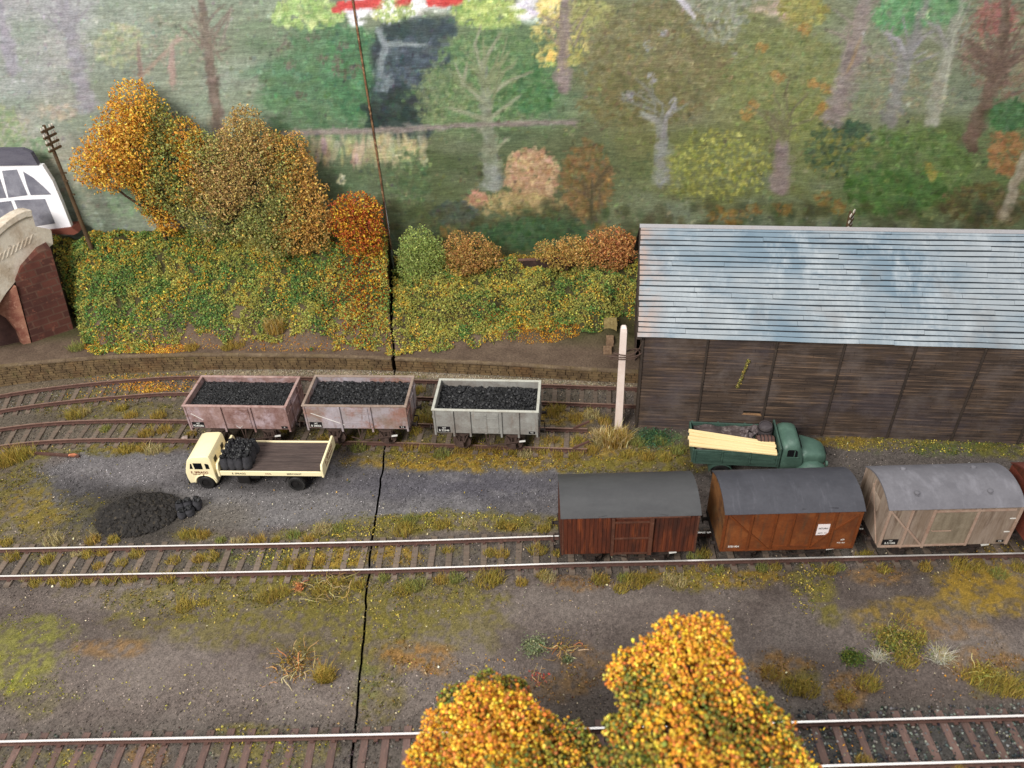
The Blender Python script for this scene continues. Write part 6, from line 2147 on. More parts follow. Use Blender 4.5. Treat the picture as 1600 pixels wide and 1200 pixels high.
M_BRICKL = wmat('pale_red_brick', (146, 104, 86), [((116, 68, 58), 2, .42, .62, .8), ((190, 148, 126), 4, .56, .72, .7)], .9, .1, .4)
A0, A1 = G(52, 537, 1.3), G(116, 515, 1.3)
az = heading(A0, A1)
an = np.array([-math.sin(az), math.cos(az), 0])
ab = thing('bridge_abutment', 'dark red brick abutment under the cream bridge beside the hedge bank', 'abutment', (float(A0[0]), float(A0[1]), 0), az)


def toab(p):
    d = np.array(p) - np.array([A0[0], A0[1], 0])
    return (float(d @ np.array([math.cos(az), math.sin(az), 0])), float(d @ an), float(d[2]))


pts = [toab(GP(x, y, A0, an)) for x, y in ((116, 519), (52, 540), (24, 438), (34, 418), (62, 394), (79, 388))]
g = MB().poly3(pts, (0, 2.4, 0))
g.build('brick_face', M_BRICK, ab)
rn = np.array([.35, -.94, 0])
pts = [toab(GP(x, y, A0, rn)) for x, y in ((50, 541), (25, 447), (8, 460), (-14, 482), (14, 500), (30, 520), (40, 548))]
g = MB().poly3(pts, (-.12, .5, 0))
g.build('arch_ring', M_BRICKL, ab)
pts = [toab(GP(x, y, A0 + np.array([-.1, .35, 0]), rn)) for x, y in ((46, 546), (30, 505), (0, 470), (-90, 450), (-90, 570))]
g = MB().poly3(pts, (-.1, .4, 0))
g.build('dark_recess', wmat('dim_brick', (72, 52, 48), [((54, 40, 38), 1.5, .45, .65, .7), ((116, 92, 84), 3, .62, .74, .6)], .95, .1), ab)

# white building behind the bridge
WY = 46.7
M_CARD = wmat('white_card', (236, 234, 238), rough=.6, bump=.05, grain=.04)
M_PANE = wmat('grey_window_print', (126, 126, 136), [((98, 98, 110), 1, .42, .62, .8), ((158, 158, 166), 1.6, .55, .72, .6)], .35, .4, 0)
M_SLATE = wmat('dark_slate_roof', (94, 92, 102), [((74, 72, 84), 1.2, .42, .62, .8, (.4, 1, 3)), ((92, 90, 98), 2, .56, .72, .6, (.4, 1, 4))], .7, .2, .2)
w0 = GY(112, 356, WY)
hb = thing('white_building', 'white building with grey arched windows and dark slate roof behind the bridge', 'building', (float(w0[0]), WY, 0))


def hp(px, py, dy=0.0):
    p = GY(px, py, WY + dy)
    return (float(p[0] - w0[0]), dy, float(p[2]))


rx_ = hp(112, 356)
pts = [hp(x, y) for x, y in ((-70, 260), (0, 258), (66, 258), (82, 283), (97, 318), (112, 356), (57, 363), (-70, 385))]
MB().poly3(pts, (0, .3, 0)).build('wall', M_CARD, hb)
pts = [hp(x, y, -.12) for x, y in ((-70, 237), (0, 233), (34, 233), (48, 239), (59, 258), (-70, 260))]
MB().poly3(pts, (0, .35, 0)).build('roof', M_SLATE, hb)
for poly in (((3, 267), (26, 265), (43, 305), (13, 309)), ((36, 268), (52, 278), (68, 292), (80, 304), (48, 305), (42, 290)), ((-20, 318), (17, 314), (31, 352), (-16, 358)), ((22, 313), (70, 311), (86, 349), (54, 354), (40, 356)), ((-40, 270), (-4, 268), (10, 309), (-30, 313))):
    MB().poly3([hp(x, y, -.025) for x, y in poly], (0, .02, 0)).build('window', M_PANE, hb)
pts = [hp(x, y, -.2) for x, y in ((62, 362), (112, 356), (123, 363), (116, 367), (88, 366))]
MB().poly3(pts, (0, 1.0, 0)).build('plinth', wmat('red_brown_plinth', (110, 62, 50), rough=.85), hb)

# ------------------------------------------------------------------ planting helpers
M_GRAN = leafmat('flock_leaves', .22)


def lobes_crown(name, parent, lobes, pal_a, pal_b, size, dens, seed, mixlo=.4, mixhi=.62, offs=(0, 0, 0), pit=.42, sf=.42, shape=None):
    """foliage of small clustered flakes spread through uneven lobes: (centre, radii, share of second palette)"""
    parts = []
    for li, (c, rad, share) in enumerate(lobes):
        rad = np.array(rad, float)
        area_ = 4 * math.pi * ((rad[0] * rad[1]) ** 1.6 / 3 + (rad[0] * rad[2]) ** 1.6 / 3 + (rad[1] * rad[2]) ** 1.6 / 3) ** (1 / 1.6)
        n_ = int(area_ * dens / (size * size * 4))
        d = rng.normal(size=(n_, 3))
        d /= np.linalg.norm(d, axis=1)[:, None]
        nz = fbm3(d * 3.1 + li * 7, 1.0, seed + li, 3)
        nz2 = fbm3(d * 7.5 + li * 3, 1.0, seed + li + 50, 2)
        r = .97 + .62 * (nz - .5) + pit * (nz2 - .5) * 2
        depth = rng.uniform(0, 1, n_) ** 2.2 * .42
        r = r * (1 - depth)
        P = np.array(c) + d * rad * r[:, None]
        w = sstep(mixlo, mixhi, fbm3(P, .5, seed + 9) + (share - .5) * .6 + rng.normal(0, .05, n_))
        ca, cb = jcol(soft(pal_a, sf), n_), jcol(soft(pal_b, sf), n_)
        pick = (rng.uniform(0, 1, n_) < w)[:, None]
        parts.append(scatter(P - np.array(offs), size * rng.uniform(.55, 1.25, n_), np.where(pick, cb, ca), shape or 'leaf', .35))
    V, F, c_ = merge(parts)
    me = raw_mesh(name, V, F, c_)
    return link(name, me, M_GRAN, parent)


M_BARK = wmat('dark_twig_bark', (74, 58, 46), [((54, 44, 38), 4, .45, .65, .7), ((100, 80, 62), 6, .58, .74, .5)], .9, .1, .3)


def tree(name, label, cat, base, lobes, pal_a, pal_b, size, dens, seed, group=None, fork=.45, r0=.16, **kw):
    root = thing(name, label, cat, base, 0, group)
    g = MB()
    b = Vector((0, 0, -.3))
    cs = [Vector(np.array(l[0]) - np.array(base)) for l in lobes]
    top = sum(cs, Vector()) / len(cs)
    fk = b.lerp(top, fork)
    g.tube([b, b.lerp(fk, .5) + Vector((.06, .03, 0)), fk], r0, 8, r0 * .7)
    for c_ in cs:
        g.tube([fk, fk.lerp(c_, .5) + Vector((random.uniform(-.1, .1), 0, -.08 * r0 / .1)), c_], r0 * .6, 6, r0 * .25)
    g.build('trunk', M_BARK, root)
    lobes_crown('crown', root, lobes, pal_a, pal_b, size, dens, seed, offs=base, **kw)
    return root


ORANGE = [(236, 166, 44), (244, 184, 58), (222, 140, 40), (248, 200, 84), (206, 122, 42), (234, 156, 46)]
GREENB = [(100, 124, 62), (124, 138, 68), (88, 106, 54), (142, 140, 66)]
BROWNG = [(182, 146, 92), (160, 136, 82), (192, 152, 94), (164, 122, 76), (170, 152, 92)]
DULLGR = [(124, 142, 76), (140, 148, 78), (104, 126, 68), (158, 150, 80)]
RUSTY = [(214, 152, 70), (192, 140, 72), (222, 158, 66), (178, 138, 74)]
REDYEL = [(228, 168, 40), (206, 110, 34), (174, 66, 34), (236, 188, 60), (190, 88, 36), (148, 54, 34)]
TY = 46.4


def lb(px, py, r, share=.3, Y=TY, ry=None):
    c = GY(px, py, Y)
    s = 24.8
    return (c, (r / s, (ry or min(r, 44)) / s * .85, r / s * 1.08), share)


tree('autumn_tree', 'bright orange tree at the left of the bank before the backdrop', 'tree', tuple(GY(262, 400, 46.6)),
     [lb(215, 168, 36, .05), lb(190, 196, 32, .1), lb(238, 192, 34, .25), lb(170, 230, 34, .05), lb(208, 226, 36, .3, 45.8), lb(245, 228, 30, .7), lb(142, 262, 28, -.1), lb(172, 262, 34, 0, 45.9), lb(205, 262, 30, .5), lb(288, 212, 26, .15), lb(300, 235, 26, .3), lb(268, 252, 32, .4, 45.9), lb(232, 288, 28, .35), lb(262, 295, 32, .6, 45.9), lb(248, 330, 24, .05), lb(262, 350, 18, 0), lb(290, 290, 30, .3, 45.8), lb(238, 318, 24, .5)],
     ORANGE, GREENB, .09, 2.0, 100, sf=.3)
tree('autumn_tree', 'brown and olive tree in the middle of the left bank clump', 'tree', tuple(GY(365, 400, 46.7)),
     [lb(384, 192, 24, .1, 45.8), lb(372, 216, 28, .2, 45.7), lb(400, 220, 28, .1, 45.7), lb(355, 240, 30, .4, 45.8), lb(388, 250, 32, .15, 45.5), lb(412, 258, 26, .3, 45.7), lb(318, 232, 26, .7, 46.1), lb(330, 262, 30, .5, 45.8), lb(362, 285, 32, .05, 45.4), lb(395, 290, 28, .25, 45.6), lb(318, 300, 32, .35, 45.7), lb(348, 312, 28, .1, 45.4), lb(290, 322, 28, .75, 45.9), lb(320, 340, 30, .7, 45.7), lb(355, 350, 28, .85, 45.6)],
     BROWNG, DULLGR, .08, 1.9, 140, sf=.36)
tree('autumn_tree', 'mottled green and rust tree at the right of the left bank clump', 'tree', tuple(GY(450, 400, 46.6)),
     [lb(428, 228, 22, .4, 46.0), lb(455, 232, 24, .25, 46.2), lb(440, 258, 28, .6, 45.8), lb(470, 262, 24, .05, 46.0), lb(462, 290, 28, .15, 45.8), lb(488, 305, 24, .0, 46.0), lb(440, 300, 28, .8, 45.6), lb(476, 330, 30, .2, 45.7), lb(500, 345, 22, .2, 45.9), lb(445, 340, 32, .6, 45.4), lb(410, 330, 28, .95, 45.4), lb(400, 358, 30, .85, 45.3), lb(465, 368, 30, .3, 45.5), lb(430, 378, 28, .7, 45.2), lb(495, 372, 22, .3, 45.7)],
     RUSTY, DULLGR, .08, 1.9, 180, sf=.34)
tree('autumn_bush', 'red and yellow bush next to the joint strip, on the left bank', 'bush', tuple(GY(560, 385, 46.2)),
     [lb(538, 326, 20, .2, 46.0), lb(562, 322, 22, .1, 46.0), lb(578, 330, 20, .2, 46.0), lb(548, 348, 24, .25, 45.8), lb(572, 352, 24, .2, 45.7), lb(588, 360, 14, .3, 45.8), lb(530, 352, 18, .35, 45.8), lb(556, 374, 24, .35, 45.5), lb(580, 382, 20, .35, 45.5)], REDYEL, DULLGR, .085, 2.0, 220, fork=.3, sf=.2)
LIME = [(160, 186, 100), (144, 170, 90), (176, 196, 116), (134, 158, 84)]
tree('round_bush', 'bright lime green round bush just right of the joint strip', 'bush', tuple(GY(658, 425, 45.9)),
     [lb(655, 385, 30, .2, 45.7), lb(650, 405, 32, .3, 45.5), lb(668, 398, 28, .2, 45.5), lb(660, 425, 28, .5, 45.3)], LIME, [(148, 166, 80), (130, 150, 74)], .06, 2.0, 260, fork=.3, sf=.2)
PEACH = [(196, 136, 76), (208, 152, 92), (176, 112, 64), (164, 118, 62), (190, 158, 84)]
tree('autumn_bush', 'peach orange bush between the lime bush and the bare fence board', 'bush', tuple(GY(735, 420, 46.0)),
     [lb(715, 388, 24, .2, 45.9), lb(742, 395, 30, .2, 45.8), lb(765, 400, 20, .3, 45.9), lb(722, 410, 26, .5, 45.7)], PEACH, [(166, 148, 76), (142, 132, 68)], .065, 1.9, 300, fork=.3, sf=.3)
tree('autumn_bush', 'pale orange bush in front of the fence, middle of the right bank', 'bush', tuple(GY(885, 415, 45.9)),
     [lb(872, 398, 22, .5, 45.8), lb(895, 392, 24, .2, 45.7), lb(915, 398, 22, .2, 45.7), lb(850, 392, 16, .5, 46.0)], [(206, 152, 84), (188, 126, 66), (216, 176, 104), (176, 146, 72)], [(178, 162, 74), (192, 172, 80)], .065, 1.9, 340, fork=.3, sf=.3)
tree('autumn_bush', 'rust red bush with green specks against the shed gable', 'bush', tuple(GY(955, 415, 45.8)),
     [lb(935, 385, 24, .1, 45.7), lb(958, 380, 26, .1, 45.7), lb(975, 388, 24, .15, 45.8), lb(950, 405, 26, .3, 45.5), lb(965, 395, 26, .2, 45.5), lb(985, 382, 14, .2, 46.0)], [(188, 108, 62), (206, 140, 86), (166, 84, 56), (214, 164, 96), (204, 142, 92)], [(84, 138, 92), (192, 150, 72), (170, 106, 60)], .075, 1.9, 380, fork=.3, sf=.25)
# low golden growth along the fence top
n_ = 1500
x = rng.uniform(-1, 7.5, n_)
P = np.stack([x, 46.6 + rng.normal(0, .2, n_), 3.3 + .25 * fbm(x * 2, x * 0, 2, 5) + rng.normal(0, .12, n_) + .2], 1)
V, F, c_ = scatter(P, rng.uniform(.04, .08, n_), jcol([(196, 148, 62), (176, 156, 76), (206, 172, 90), (150, 142, 68)], n_), 'leaf')
tag(link('low_foliage', raw_mesh('low_foliage', V, F, c_), M_GRAN), 'low golden foliage strewn along the top of the fence', 'foliage', kind='stuff')

# ------------------------------------------------------------------ hedge-like planting all over both banks
LOWL = lerp_line([(60, 470), (95, 500), (120, 536), (160, 556), (260, 546), (296, 514), (345, 532), (420, 530), (500, 534), (612, 552), (700, 548), (800, 522), (900, 516), (960, 508), (1010, 500)])
for side in ('l', 'r'):
    nc = 100000 if side == 'l' else 72000
    X = rng.uniform(-32, -7.2, nc) if side == 'l' else rng.uniform(-7.6, 12, nc)
    wy = wall_y(X)
    Y = wy + .3 + rng.uniform(0, 1, nc) * (47.7 - wy - .3)
    jx = joint_x(Y)
    ok = (X < jx - .1) if side == 'l' else (X > jx + .1)
    X, Y = X[ok], Y[ok]
    Z = bank_z(X, Y)
    px, py = project(np.stack([X, Y, Z], 1))
    nz = fbm(X * 1.3, Y * 1.5, 3, 61)
    nl = fbm(X * .4, Y * .45, 3, 62)
    keep = py < LOWL(px) + (nz - .5) * 46
    keep &= px > 86 + np.clip(py - 395, 0, 200) * .32
    pit = fbm(X * 3.2, Y * 3.4, 2, 63)
    keep &= (pit > .3)
    X, Y, Z, px, py, nz, nl, pit = [v[keep] for v in (X, Y, Z, px, py, nz, nl, pit)]
    n_ = len(X)
    out = .30 * np.clip((pit - .3) * 2, 0, 1) * rng.uniform(0, 1, n_) + rng.uniform(0, .1, n_)
    P = np.stack([X + rng.normal(0, .05, n_), Y - out * .6, Z + out], 1)
    lw = fbm(X * 1.1 + 40, Y * 1.2, 3, 64) + rng.normal(0, .07, n_)
    olive = jcol(soft([(166, 158, 78), (150, 150, 76), (178, 160, 78), (136, 142, 74)], .36, (232, 236, 136)), n_, 10)
    deep = jcol([(98, 132, 74), (112, 140, 74), (84, 118, 66), (128, 148, 78)], n_, 13) * 1.35
    yell = jcol([(222, 192, 80), (206, 178, 74), (232, 202, 96), (214, 160, 68)], n_, 13) * 1.18
    col = olive.copy()
    dz = sstep(.45, .58, lw + .18 * np.exp(-(((px - 170) / 110) ** 2 + ((py - 470) / 60) ** 2)) + .12 * np.exp(-(((px - 480) / 90) ** 2 + ((py - 410) / 40) ** 2)) + .10 * np.exp(-(((px - 300) / 60) ** 2 + ((py - 480) / 50) ** 2)) - (.0 if side == 'l' else .05))
    m = rng.uniform(0, 1, n_) < dz * .85
    col[m] = deep[m]
    lw2 = fbm(X * 1.2 + 7, Y * 1.3 + 3, 3, 66) + rng.normal(0, .07, n_)
    yz = sstep(.52, .66, lw2 + .16 * np.exp(-(((px - 240) / 160) ** 2 + ((py - 385) / 22) ** 2)) + .12 * np.exp(-((py - LOWL(px)) / 14) ** 2))
    m = rng.uniform(0, 1, n_) < yz * .4
    col[m] = yell[m]
    if side == 'l':
        rz = np.exp(-(((px - 565) / 42) ** 2 + ((py - 440) / 95) ** 2))
        m = rng.uniform(0, 1, n_) < rz * .5
        col[m] = jcol(REDYEL, n_)[m]
        m = (rng.uniform(0, 1, n_) < .05 * sstep(.45, .65, nl))
        col[m] = jcol([(196, 120, 54), (206, 140, 60)], n_)[m]
    else:
        m = (rng.uniform(0, 1, n_) < .02)
        col[m] = jcol([(206, 128, 70), (196, 150, 90)], n_)[m]
    V, F, c_ = scatter(P, rng.uniform(.04, .088, n_), col, 'leaf', .35)
    tag(link('undergrowth', raw_mesh('undergrowth', V, F, c_), M_GRAN), 'olive green and golden undergrowth covering the left bank' if side == 'l' else 'olive yellow undergrowth covering the right bank', 'undergrowth', kind='stuff')

# ------------------------------------------------------------------ two orange trees close to the viewer
FG = [(238, 172, 36), (246, 190, 48), (228, 138, 40), (240, 160, 44), (222, 118, 56), (250, 204, 76)]
FG2 = [(96, 112, 46), (140, 138, 48), (74, 92, 42), (176, 152, 50), (172, 92, 42), (112, 96, 40)]


def fl(px, py, r, z, share=.25, k=1.0):
    c = G(px, py, z)
    s = F_PX / float((c - EYE) @ FWD)
    return (c, (r / s, r / s * k, r / s), share)


tree('autumn_tree', 'orange and yellow tree in the foreground with a rounded low crown', 'tree', (-.6, 11.6, 0),
     [fl(755, 1120, 56, 5.6, .1), fl(700, 1150, 46, 5.2, .15), fl(805, 1130, 48, 5.4, .1), fl(760, 1090, 40, 4.9, .8), fl(712, 1105, 34, 4.6, .75), fl(800, 1085, 28, 4.7, .5), fl(850, 1150, 36, 4.9, .4), fl(895, 1160, 34, 4.8, .45), fl(675, 1195, 44, 4.9, .2), fl(745, 1185, 56, 5.6, .15), fl(815, 1190, 50, 5.4, .2), fl(870, 1200, 44, 5.1, .3), fl(920, 1185, 34, 4.8, .5), fl(780, 1240, 70, 5.4, .3), fl(690, 1245, 50, 4.8, .3)],
     FG, FG2, .062, 1.6, 420, r0=.3, pit=.3, shape='octa', sf=.2, mixlo=.31, mixhi=.5)
tree('autumn_tree', 'taller orange and yellow foreground tree right of the rounded one', 'tree', (4.2, 11.2, 0),
     [fl(1060, 1000, 40, 7.6, .0), fl(1105, 1000, 40, 7.6, .05), fl(1025, 1030, 38, 7.4, .05), fl(1075, 1040, 44, 7.6, .05), fl(1120, 1045, 40, 7.3, .15), fl(988, 1045, 32, 6.9, .0), fl(962, 1055, 20, 6.5, .0), fl(1000, 1085, 38, 6.9, .25), fl(1045, 1085, 42, 7.3, .3), fl(1095, 1095, 44, 7.1, .45), fl(1140, 1095, 38, 6.8, .3), fl(1175, 1110, 34, 6.3, .35), fl(1205, 1140, 36, 6.0, .3), fl(1150, 1150, 40, 6.4, .75), fl(1100, 1150, 44, 6.9, .5), fl(1045, 1140, 44, 7.2, .1), fl(1000, 1150, 42, 6.8, .15), fl(965, 1140, 24, 6.2, .4), fl(1230, 1180, 34, 5.6, .35), fl(1185, 1190, 42, 5.9, .5), fl(1130, 1200, 48, 6.5, .25), fl(1065, 1195, 48, 7.0, .1), fl(1000, 1205, 46, 6.7, .7), fl(960, 1200, 34, 6.2, .8), fl(1255, 1215, 30, 5.4, .3)],
     FG, FG2, .062, 1.6, 470, r0=.3, pit=.3, shape='octa', sf=.2, mixlo=.31, mixhi=.5)

# ------------------------------------------------------------------ static-grass flock, fallen leaves and ballast
nc = 420000
X, Y = rng.uniform(-32, 29, nc), 13.2 + rng.uniform(0, 1, nc) ** 1.15 * 27.5
Pz = np.stack([X, Y, 0 * X], 1)
px, py = project(Pz)
ok = (px > -30) & (px < 1630) & (py < 1225) & (Y < wall_y(X) - .05) & (np.abs(X - joint_x(Y)) > .1)
X, Y = X[ok], Y[ok]
col, dens, kind, px, py = ground_paint(X, Y, 0 * X)
fine = fbm(X * 3.2, Y * 3.2, 3, 71)
keep = rng.uniform(0, 1, len(X)) < np.clip(dens * 1.1 * sstep(.34, .62, fine) + .02 * sstep(.5, .7, fbm(X * .5, Y * .5, 2, 73)), 0, 1) * .6
X, Y, kind = X[keep], Y[keep], kind[keep]
n_ = len(X)
cc = np.zeros((n_, 3))
for i, k_ in enumerate(KIND):
    m = kind == i
    if m.any():
        cc[m] = jcol(KIND[k_][1], int(m.sum()), 16)
P = np.stack([X, Y, rng.uniform(.02, .07, n_)], 1)
V, F, c_ = scatter(P, rng.uniform(.022, .06, n_), cc, 'leaf', .4)
tag(link('grass', raw_mesh('grass', V, F, c_), M_GRAN), 'short olive and yellow scatter grass in patches over the ground', 'grass', kind='stuff')

# loose grit on the earth, in the colour of the ground it lies on
nc = 90000
X, Y = rng.uniform(-30, 27, nc), 13.4 + rng.uniform(0, 1, nc) ** 1.1 * 27
px, py = project(np.stack([X, Y, 0 * X], 1))
ok = (px > -20) & (px < 1620) & (py < 1215) & (Y < wall_y(X) - .1) & (np.abs(X - joint_x(Y)) > .1)
X, Y = X[ok], Y[ok]
gc, gd, gk, px, py = ground_paint(X, Y, 0 * X)
V, F, c_ = scatter(np.stack([X, Y, rng.uniform(.0, .035, len(X))], 1), rng.uniform(.012, .036, len(X)), lin(np.clip(gc * np.exp(rng.normal(.08, .26, (len(X), 1))), 5, 235)), 'octa', .4)
tag(link('gravel', raw_mesh('gravel', V, F, c_), vmat('loose_grit', .9, .1)), 'fine loose grit scattered over the earth and the coal yard', 'gravel', kind='stuff')

# fallen leaves: bright specks, thickest at the wall foot below the bank and along the verges
pts, cols = [], []
for (cx, cy, rx, ry, n_, pal, z) in ((215, 546, 90, 8, 2200, ORANGE, 1.15), (420, 540, 150, 8, 700, ORANGE, 1.1), (828, 527, 80, 14, 2600, ORANGE, .78), (760, 520, 60, 10, 300, ORANGE, .8), (240, 598, 110, 14, 500, ORANGE, .1), (230, 606, 40, 10, 420, ORANGE, .12), (160, 620, 60, 10, 80, ORANGE, .12),
                                      (740, 722, 140, 10, 220, KIND['yel'][1], .06), (1450, 698, 160, 10, 420, KIND['yel'][1], .06), (700, 815, 150, 14, 420, KIND['yel'][1], .06), (540, 830, 60, 10, 260, KIND['yel'][1], .06), (470, 870, 110, 14, 360, KIND['yel'][1], .06), (640, 945, 120, 40, 260, KIND['yel'][1], .06), (420, 960, 220, 50, 420, KIND['yel'][1], .06), (1262, 920, 30, 40, 240, KIND['yel'][1], .06), (1130, 905, 100, 16, 240, KIND['yel'][1], .06),
                                      (60, 1020, 70, 40, 200, KIND['lime'][1], .06), (1290, 1165, 60, 40, 60, ORANGE, .12), (1430, 1060, 170, 40, 50, ORANGE, .06), (800, 1060, 160, 40, 60, ORANGE, .06), (800, 900, 800, 280, 900, [(214, 200, 170), (198, 176, 130), (226, 214, 190), (186, 150, 90)], .05), (400, 1040, 380, 90, 260, [(196, 188, 92), (214, 204, 120)], .05)):
    a = rng.uniform(0, 6.283, n_)
    r = np.sqrt(rng.uniform(0, 1, n_))
    for x_, y_ in zip(cx + rx * r * np.cos(a), cy + ry * r * np.sin(a)):
        q = G(x_, y_, z)
        if z > .5:
            q[2] = bank_z(q[0:1], q[1:2])[0] if q[1] > wall_y(q[0]) + .45 else wall_h(q[0])
        q[2] += .05 if z > .5 else .03
        pts.append(q)
    cols.append(jcol(soft(pal, .15), n_, 12))
P, cc = np.array(pts), np.concatenate(cols)
V, F, c_ = scatter(P, rng.uniform(.022, .065, len(P)), cc, 'leaf', .4)
tag(link('fallen_leaves', raw_mesh('fallen_leaves', V, F, c_), M_GRAN), 'tiny fallen leaves and pale specks strewn over the layout', 'leaves', kind='stuff')

# ballast chips between the sleepers
pts, cols, sz = [], [], []
for line, hw_, dn, pal, lo, hi, x0, x1 in ((TRK_FRONT, 1.45, 60, [(92, 86, 80), (70, 68, 66), (116, 110, 102), (84, 74, 66)], .03, .06, -22, 9), (TRK_FRONT, 1.45, 150, [(66, 68, 70), (52, 54, 56), (104, 108, 106), (146, 148, 140), (84, 82, 78)], .035, .075, 9, 22),
                                           (TRK_VAN, 1.3, 34, [(92, 86, 80), (112, 104, 94), (76, 70, 66)], .025, .05, -26, 24), (TRK_BACK, 1.3, 60, [(96, 94, 88), (120, 116, 108), (78, 76, 72), (150, 146, 136)], .025, .05, -33, 7), (TRK_MID, 1.25, 42, [(98, 92, 84), (120, 114, 106), (80, 74, 68)], .025, .05, -31, 4.5)):
    Pl = smooth_line(line, .3)
    f = lerp_line(Pl)
    n_ = int((x1 - x0) * dn)
    x = rng.uniform(x0, x1, n_)
    y = f(x) + rng.uniform(-hw_, hw_, n_)
    pts.append(np.stack([x, y, rng.uniform(.0, .05, n_)], 1))
    cols.append(jcol(pal, n_, 10))
    sz.append(rng.uniform(lo, hi, n_))
n_ = 2600
x = rng.uniform(-19, 7, n_)
pts.append(np.stack([x, wall_y(x) - .12 - np.abs(rng.normal(0, .35, n_)), 0 * x + .03], 1))
cols.append(jcol([(170, 156, 132), (190, 180, 160), (140, 124, 102)], n_, 10))
sz.append(rng.uniform(.02, .045, n_))
V, F, c_ = scatter(np.concatenate(pts), np.concatenate(sz), np.concatenate(cols), 'octa', .4)
tag(link('ballast', raw_mesh('ballast', V, F, c_), M_GRAN), 'grey and brown stone ballast chips between the sleepers', 'ballast', kind='stuff')

# ------------------------------------------------------------------ tufts of static grass
M_BLADE = leafmat('static_grass', .3)
OL = [(158, 140, 64), (172, 150, 72), (138, 128, 62), (186, 164, 84)]
GO = [(172, 146, 72), (186, 158, 82), (152, 130, 62), (164, 138, 66)]
PA = [(186, 170, 122), (200, 186, 142), (168, 156, 108)]
GR = [(128, 140, 80), (146, 148, 82), (154, 150, 84)]
TUFTS = [(58, 912, 15, OL), (85, 908, 14, OL), (110, 911, 18, OL), (142, 908, 13, OL), (172, 908, 15, OL), (205, 905, 17, OL), (262, 905, 18, OL), (315, 905, 16, OL), (20, 872, 16, OL), (75, 877, 16, OL), (140, 868, 15, OL), (163, 864, 13, GO), (155, 886, 12, GO), (190, 882, 13, OL), (215, 868, 15, OL), (272, 878, 14, OL), (330, 872, 17, OL), (310, 876, 12, GO), (470, 884, 18, GO), (450, 880, 12, OL), (500, 880, 12, GO),
         (85, 848, 20, PA), (146, 846, 16, GO), (178, 846, 13, OL), (296, 838, 18, OL), (318, 838, 14, GO), (345, 846, 12, GR), (372, 848, 14, PA), (402, 848, 18, GO), (430, 846, 10, OL), (458, 838, 15, GR), (482, 846, 14, GO), (505, 830, 18, PA), (530, 828, 15, GR), (290, 950, 20, OL), (320, 945, 12, OL),
         (420, 935, 22, OL), (440, 928, 18, OL), (500, 925, 16, OL), (560, 918, 16, OL), (648, 918, 22, GR), (632, 925, 18, OL), (690, 908, 16, GO), (712, 906, 16, GR), (760, 910, 26, OL), (775, 905, 20, OL), (815, 912, 13, GO), (855, 905, 16, PA), (848, 900, 14, OL), (938, 908, 18, OL), (970, 922, 16, OL), (975, 905, 14, GR), (992, 912, 22, OL), (1008, 908, 14, OL), (1045, 905, 15, PA), (1060, 912, 18, PA), (1098, 890, 13, GO), (1122, 893, 12, GR), (1190, 890, 13, GR), (1210, 888, 13, OL), (1295, 893, 16, OL), (1310, 888, 12, GR), (1380, 892, 14, OL), (1445, 888, 14, GO), (1500, 885, 20, OL), (1530, 890, 18, OL), (1560, 900, 18, GR), (1590, 890, 16, OL),
         (630, 832, 22, OL), (640, 815, 18, GR), (690, 822, 16, OL), (735, 820, 13, PA), (785, 822, 14, OL), (800, 825, 12, GO), (850, 828, 14, OL), (870, 818, 10, OL), (700, 862, 12, OL), (765, 866, 13, OL), (785, 868, 14, GO), (840, 862, 18, OL), (870, 866, 12, OL), (1100, 868, 16, OL), (1085, 872, 16, GR), (1355, 868, 12, OL), (1345, 872, 13, OL),
         (20, 718, 30, OL), (40, 712, 22, OL), (5, 724, 24, GO), (120, 650, 20, OL), (132, 646, 13, PA), (205, 652, 14, GO), (248, 652, 16, GO), (190, 640, 12, OL), (165, 672, 12, GR), (230, 680, 16, GO), (258, 674, 15, GO), (198, 704, 16, OL), (222, 702, 14, GO), (240, 706, 18, PA), (300, 680, 10, GO), (520, 700, 14, GR), (540, 690, 16, OL), (560, 702, 16, GR), (505, 690, 14, GO), (585, 676, 16, OL), (640, 700, 16, GO), (665, 704, 15, OL), (690, 712, 18, GR), (722, 704, 17, GO), (745, 700, 15, OL), (770, 704, 15, GO), (800, 706, 15, OL), (820, 712, 14, PA), (848, 706, 16, OL), (870, 712, 13, GO), (900, 714, 15, OL), (925, 706, 15, GO), (860, 648, 18, GO), (872, 640, 16, OL), (900, 655, 14, GO), (925, 650, 16, PA), (945, 660, 14, GO), (860, 690, 14, GO), (905, 690, 14, OL), (940, 695, 15, PA), (655, 612, 14, OL), (660, 660, 20, OL), (680, 664, 16, GO),
         (650, 676, 14, OL), (610, 670, 14, OL), (448, 672, 14, OL), (980, 712, 16, OL), (1010, 716, 16, GO), (1040, 718, 14, OL), (1060, 705, 16, GR), (995, 694, 16, GR), (1030, 692, 14, GR),
         (1240, 1075, 26, OL), (1262, 1080, 24, OL), (1205, 1055, 20, GO), (1355, 1070, 24, OL), (1320, 1090, 18, GO), (1520, 1060, 24, OL), (1560, 1075, 30, OL), (1585, 1078, 26, OL), (1415, 1035, 24, OL), (1470, 1025, 18, PA), (1385, 1000, 22, OL), (1430, 1000, 22, OL), (1410, 970, 16, GO), (1350, 1192, 18, GO), (1500, 1205, 16, GO),
         (300, 545, 14, GO), (370, 540, 18, GO), (355, 545, 12, OL), (120, 545, 16, GR), (430, 535, 14, GO), (560, 1000, 10, OL), (600, 905, 12, GR), (530, 912, 14, OL), (120, 868, 10, PA), (10, 850, 14, OL), (40, 905, 12, PA)]
pr_ = []
